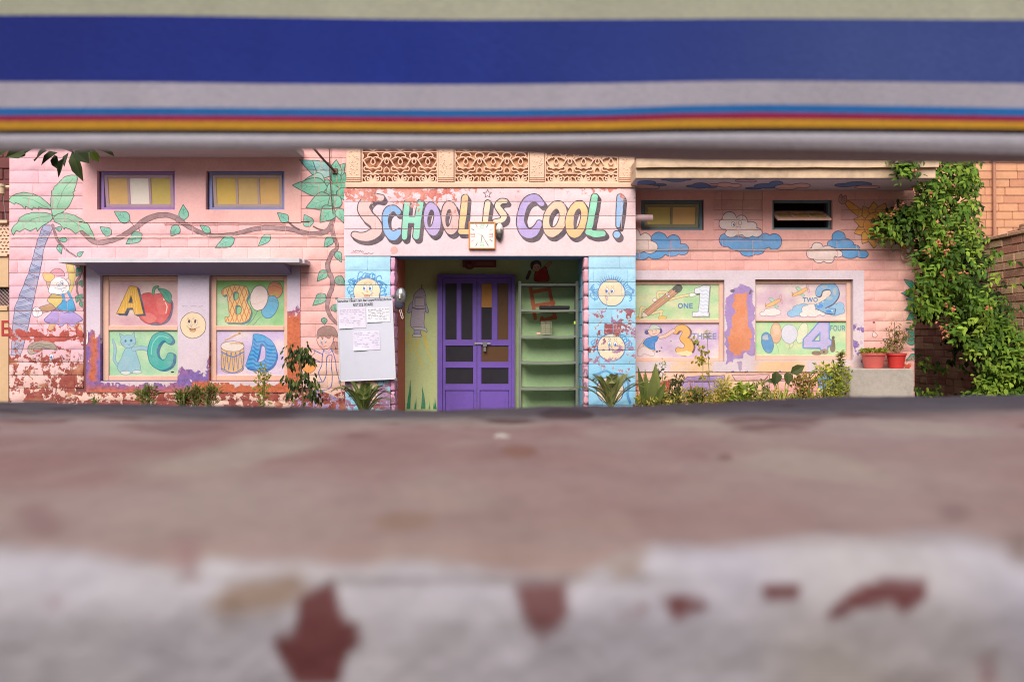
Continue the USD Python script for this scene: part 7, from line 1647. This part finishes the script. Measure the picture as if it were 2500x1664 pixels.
for k, cc_ in enumerate(cols):
    ya, yb = np.interp(pxb, KX, rowsB[k]), np.interp(pxb, KX, rowsB[k + 1]); sub = {0: 14, 1: 26, 2: 8, 7: 6}.get(k, 4)
    ts = np.linspace(0, 1, sub + 1); PYs = ya + (yb - ya) * ts[:, None]; Z = CZ + (832 - PYs) * Yb0 / FPX; X = np.repeat(xsb[None], sub + 1, 0)
    Yv = Yb0 + wav(X, Z - CZ)
    if k >= 7: Yv = Yv - .0010 * np.sin(ts[:, None] * np.pi)      # padded hem
    f = meshkit.fbm(np.stack([X * 9, Z * 30, X * 0 + k], -1), 3, k)[..., None]
    base = alb(cc_) * np.ones(X.shape + (3,))
    if k == 1: base = mix3(base, alb((78, 98, 164)), np.interp(1250 + X * FPX / Yb0, [900, 1700, 2100, 2500], [0, .45, .8, .75]) + .25 * (f[..., 0] - .5)); base = mix3(base, alb((40, 48, 130)), np.interp(1250 + X * FPX / Yb0, [0, 200, 1000], [.5, .4, 0]))  # sheen on the blue painted in: paler to the right, darker at left
    base = base * (1 + .18 * (meshkit.fbm(np.stack([X * 70, Z * 3, X * 0 + k], -1), 3, 5) - .5)[..., None])
    base = base * (1 + .22 * (f - .5)) * 1.15
    nr_, nc_ = X.shape; I = np.arange(nr_ * nc_).reshape(nr_, nc_) + n
    V.append(np.stack([X, Yv, Z], -1).reshape(-1, 3)); C.append(base.reshape(-1, 3)); a, b, c, d = I[:-1, :-1].ravel(), I[:-1, 1:].ravel(), I[1:, 1:].ravel(), I[1:, :-1].ravel(); F += [np.stack([a, d, c], 1), np.stack([a, c, b], 1)]; n += nr_ * nc_
M_cloth = usdkit.material(stage, L('woven_banner'), {'g': ('geometry', {}), 'c': ('attribute', {'attribute': 'col'}), 'mp': ('mapping', {'scale': (1.0, 1.0, 4.0)}), 'n': ('noise_texture', {'scale': 420.0, 'detail': 2.0, 'roughness': .6, 'distortion': .6}), 'r': ('rgb_ramp', {'ramp': [(.3, (.84, .86, .9)), (.5, (1, 1, 1)), (.7, (1.12, 1.1, 1.08))]}), 'm': ('mix', {'mix_type': 'multiply', 'fac': 1.0}),
    'b': ('bump', {'strength': .35, 'distance': .0012}), 's': ('principled_bsdf', {'roughness': .7, 'specular_ior_level': .15})},
    [('g.position', 'mp.vector'), ('mp.vector', 'n.vector'), ('n.fac', 'r.fac'), ('c.color', 'm.color1'), ('r.color', 'm.color2'), ('m.color', 's.base_color'), ('n.fac', 'b.height'), ('b.normal', 's.normal')], surface='s.BSDF')
emit('cloth', np.vstack(V), np.vstack(F), M_cloth, bn, {'col': np.vstack(C)}, smooth=True)
# rolled hem folding away underneath, deeper towards the right
y8 = np.interp(pxb, KX, rowsB[8]); z8 = CZ + (832 - y8) * Yb0 / FPX; ylow = np.interp(pxb, [0, 650, 1100, 1250, 1500, 1700, 2500], [368, 369, 368, 373, 386, 395, 399])
zl = CZ + (832 - ylow) * Yb0 / FPX; V, F, C = [], [], []
pr = [(0, 0), (.001, .35), (.003, .7), (.007, .93), (.012, 1.0), (.018, .9), (.022, .2), (.018, -.8), (.006, -1.2)]
for (dy, t_) in pr:
    pyh = y8 + (ylow - y8) * t_; yy = Yb0 + dy; V.append(np.stack([xsb * yy / Yb0, yy + wav(xsb, z8 - CZ), CZ + (832 - pyh) * yy / FPX], 1)); C.append(np.tile(alb((160, 150, 152)), (len(xsb), 1)))
nc_ = len(xsb); I = np.arange(len(pr) * nc_).reshape(len(pr), nc_); a, b, c, d = I[:-1, :-1].ravel(), I[:-1, 1:].ravel(), I[1:, 1:].ravel(), I[1:, :-1].ravel()
emit('hem', np.vstack(V), np.vstack([np.stack([a, d, c], 1), np.stack([a, c, b], 1)]), M_cloth, bn, {'col': np.vstack(C)}, smooth=True, label='grey rolled hem of the banner')
M_pole = flat('bamboo_pole', (186, 150, 96), .7, .3)
zt_ = CZ + (832 + 890) * Yb0 / FPX
emit_tm('pole', cat_([tube([(-1.15, Yb0, zt_), (1.15, Yb0, zt_)], .012, 10), tube([(-1.12, Yb0 + .02, CZ - H0 - .01), (-1.12, Yb0 + .02, zt_ + .05)], .014, 10), tube([(1.12, Yb0 + .02, CZ - H0 - .01), (1.12, Yb0 + .02, zt_ + .05)], .014, 10)]), M_pole, bn, True)

# ------------------------------------------------------------------ unseen house added behind the viewer, to block the low sky
oh = thing('added_lane_house', 'plain ochre house added unseen behind the viewer to block low sky', 'house')
M_och = flat('ochre_plaster', (140, 112, 88), .9, .3, 6, .15)
g = sbox(-16, 0, 16, 8.6)
for x in np.arange(-13, 14, 3.3): g = g.difference(sbox(x - .5, 1.0, x + .5, 2.3)).difference(sbox(x - .5, 4.0, x + .5, 5.3))
emit_tm('wall', extrude_y(g, -7.3, -7.0), M_och, oh, False)
emit_tm('rear_volume', plain_box(-16, 16, -12, -7.32, 0, 8.6), M_body, oh, False)
emit_tm('parapet', bevel_box(-16.1, 16.1, -7.4, -6.9, 8.6, 8.9, .02), M_och, oh, False)
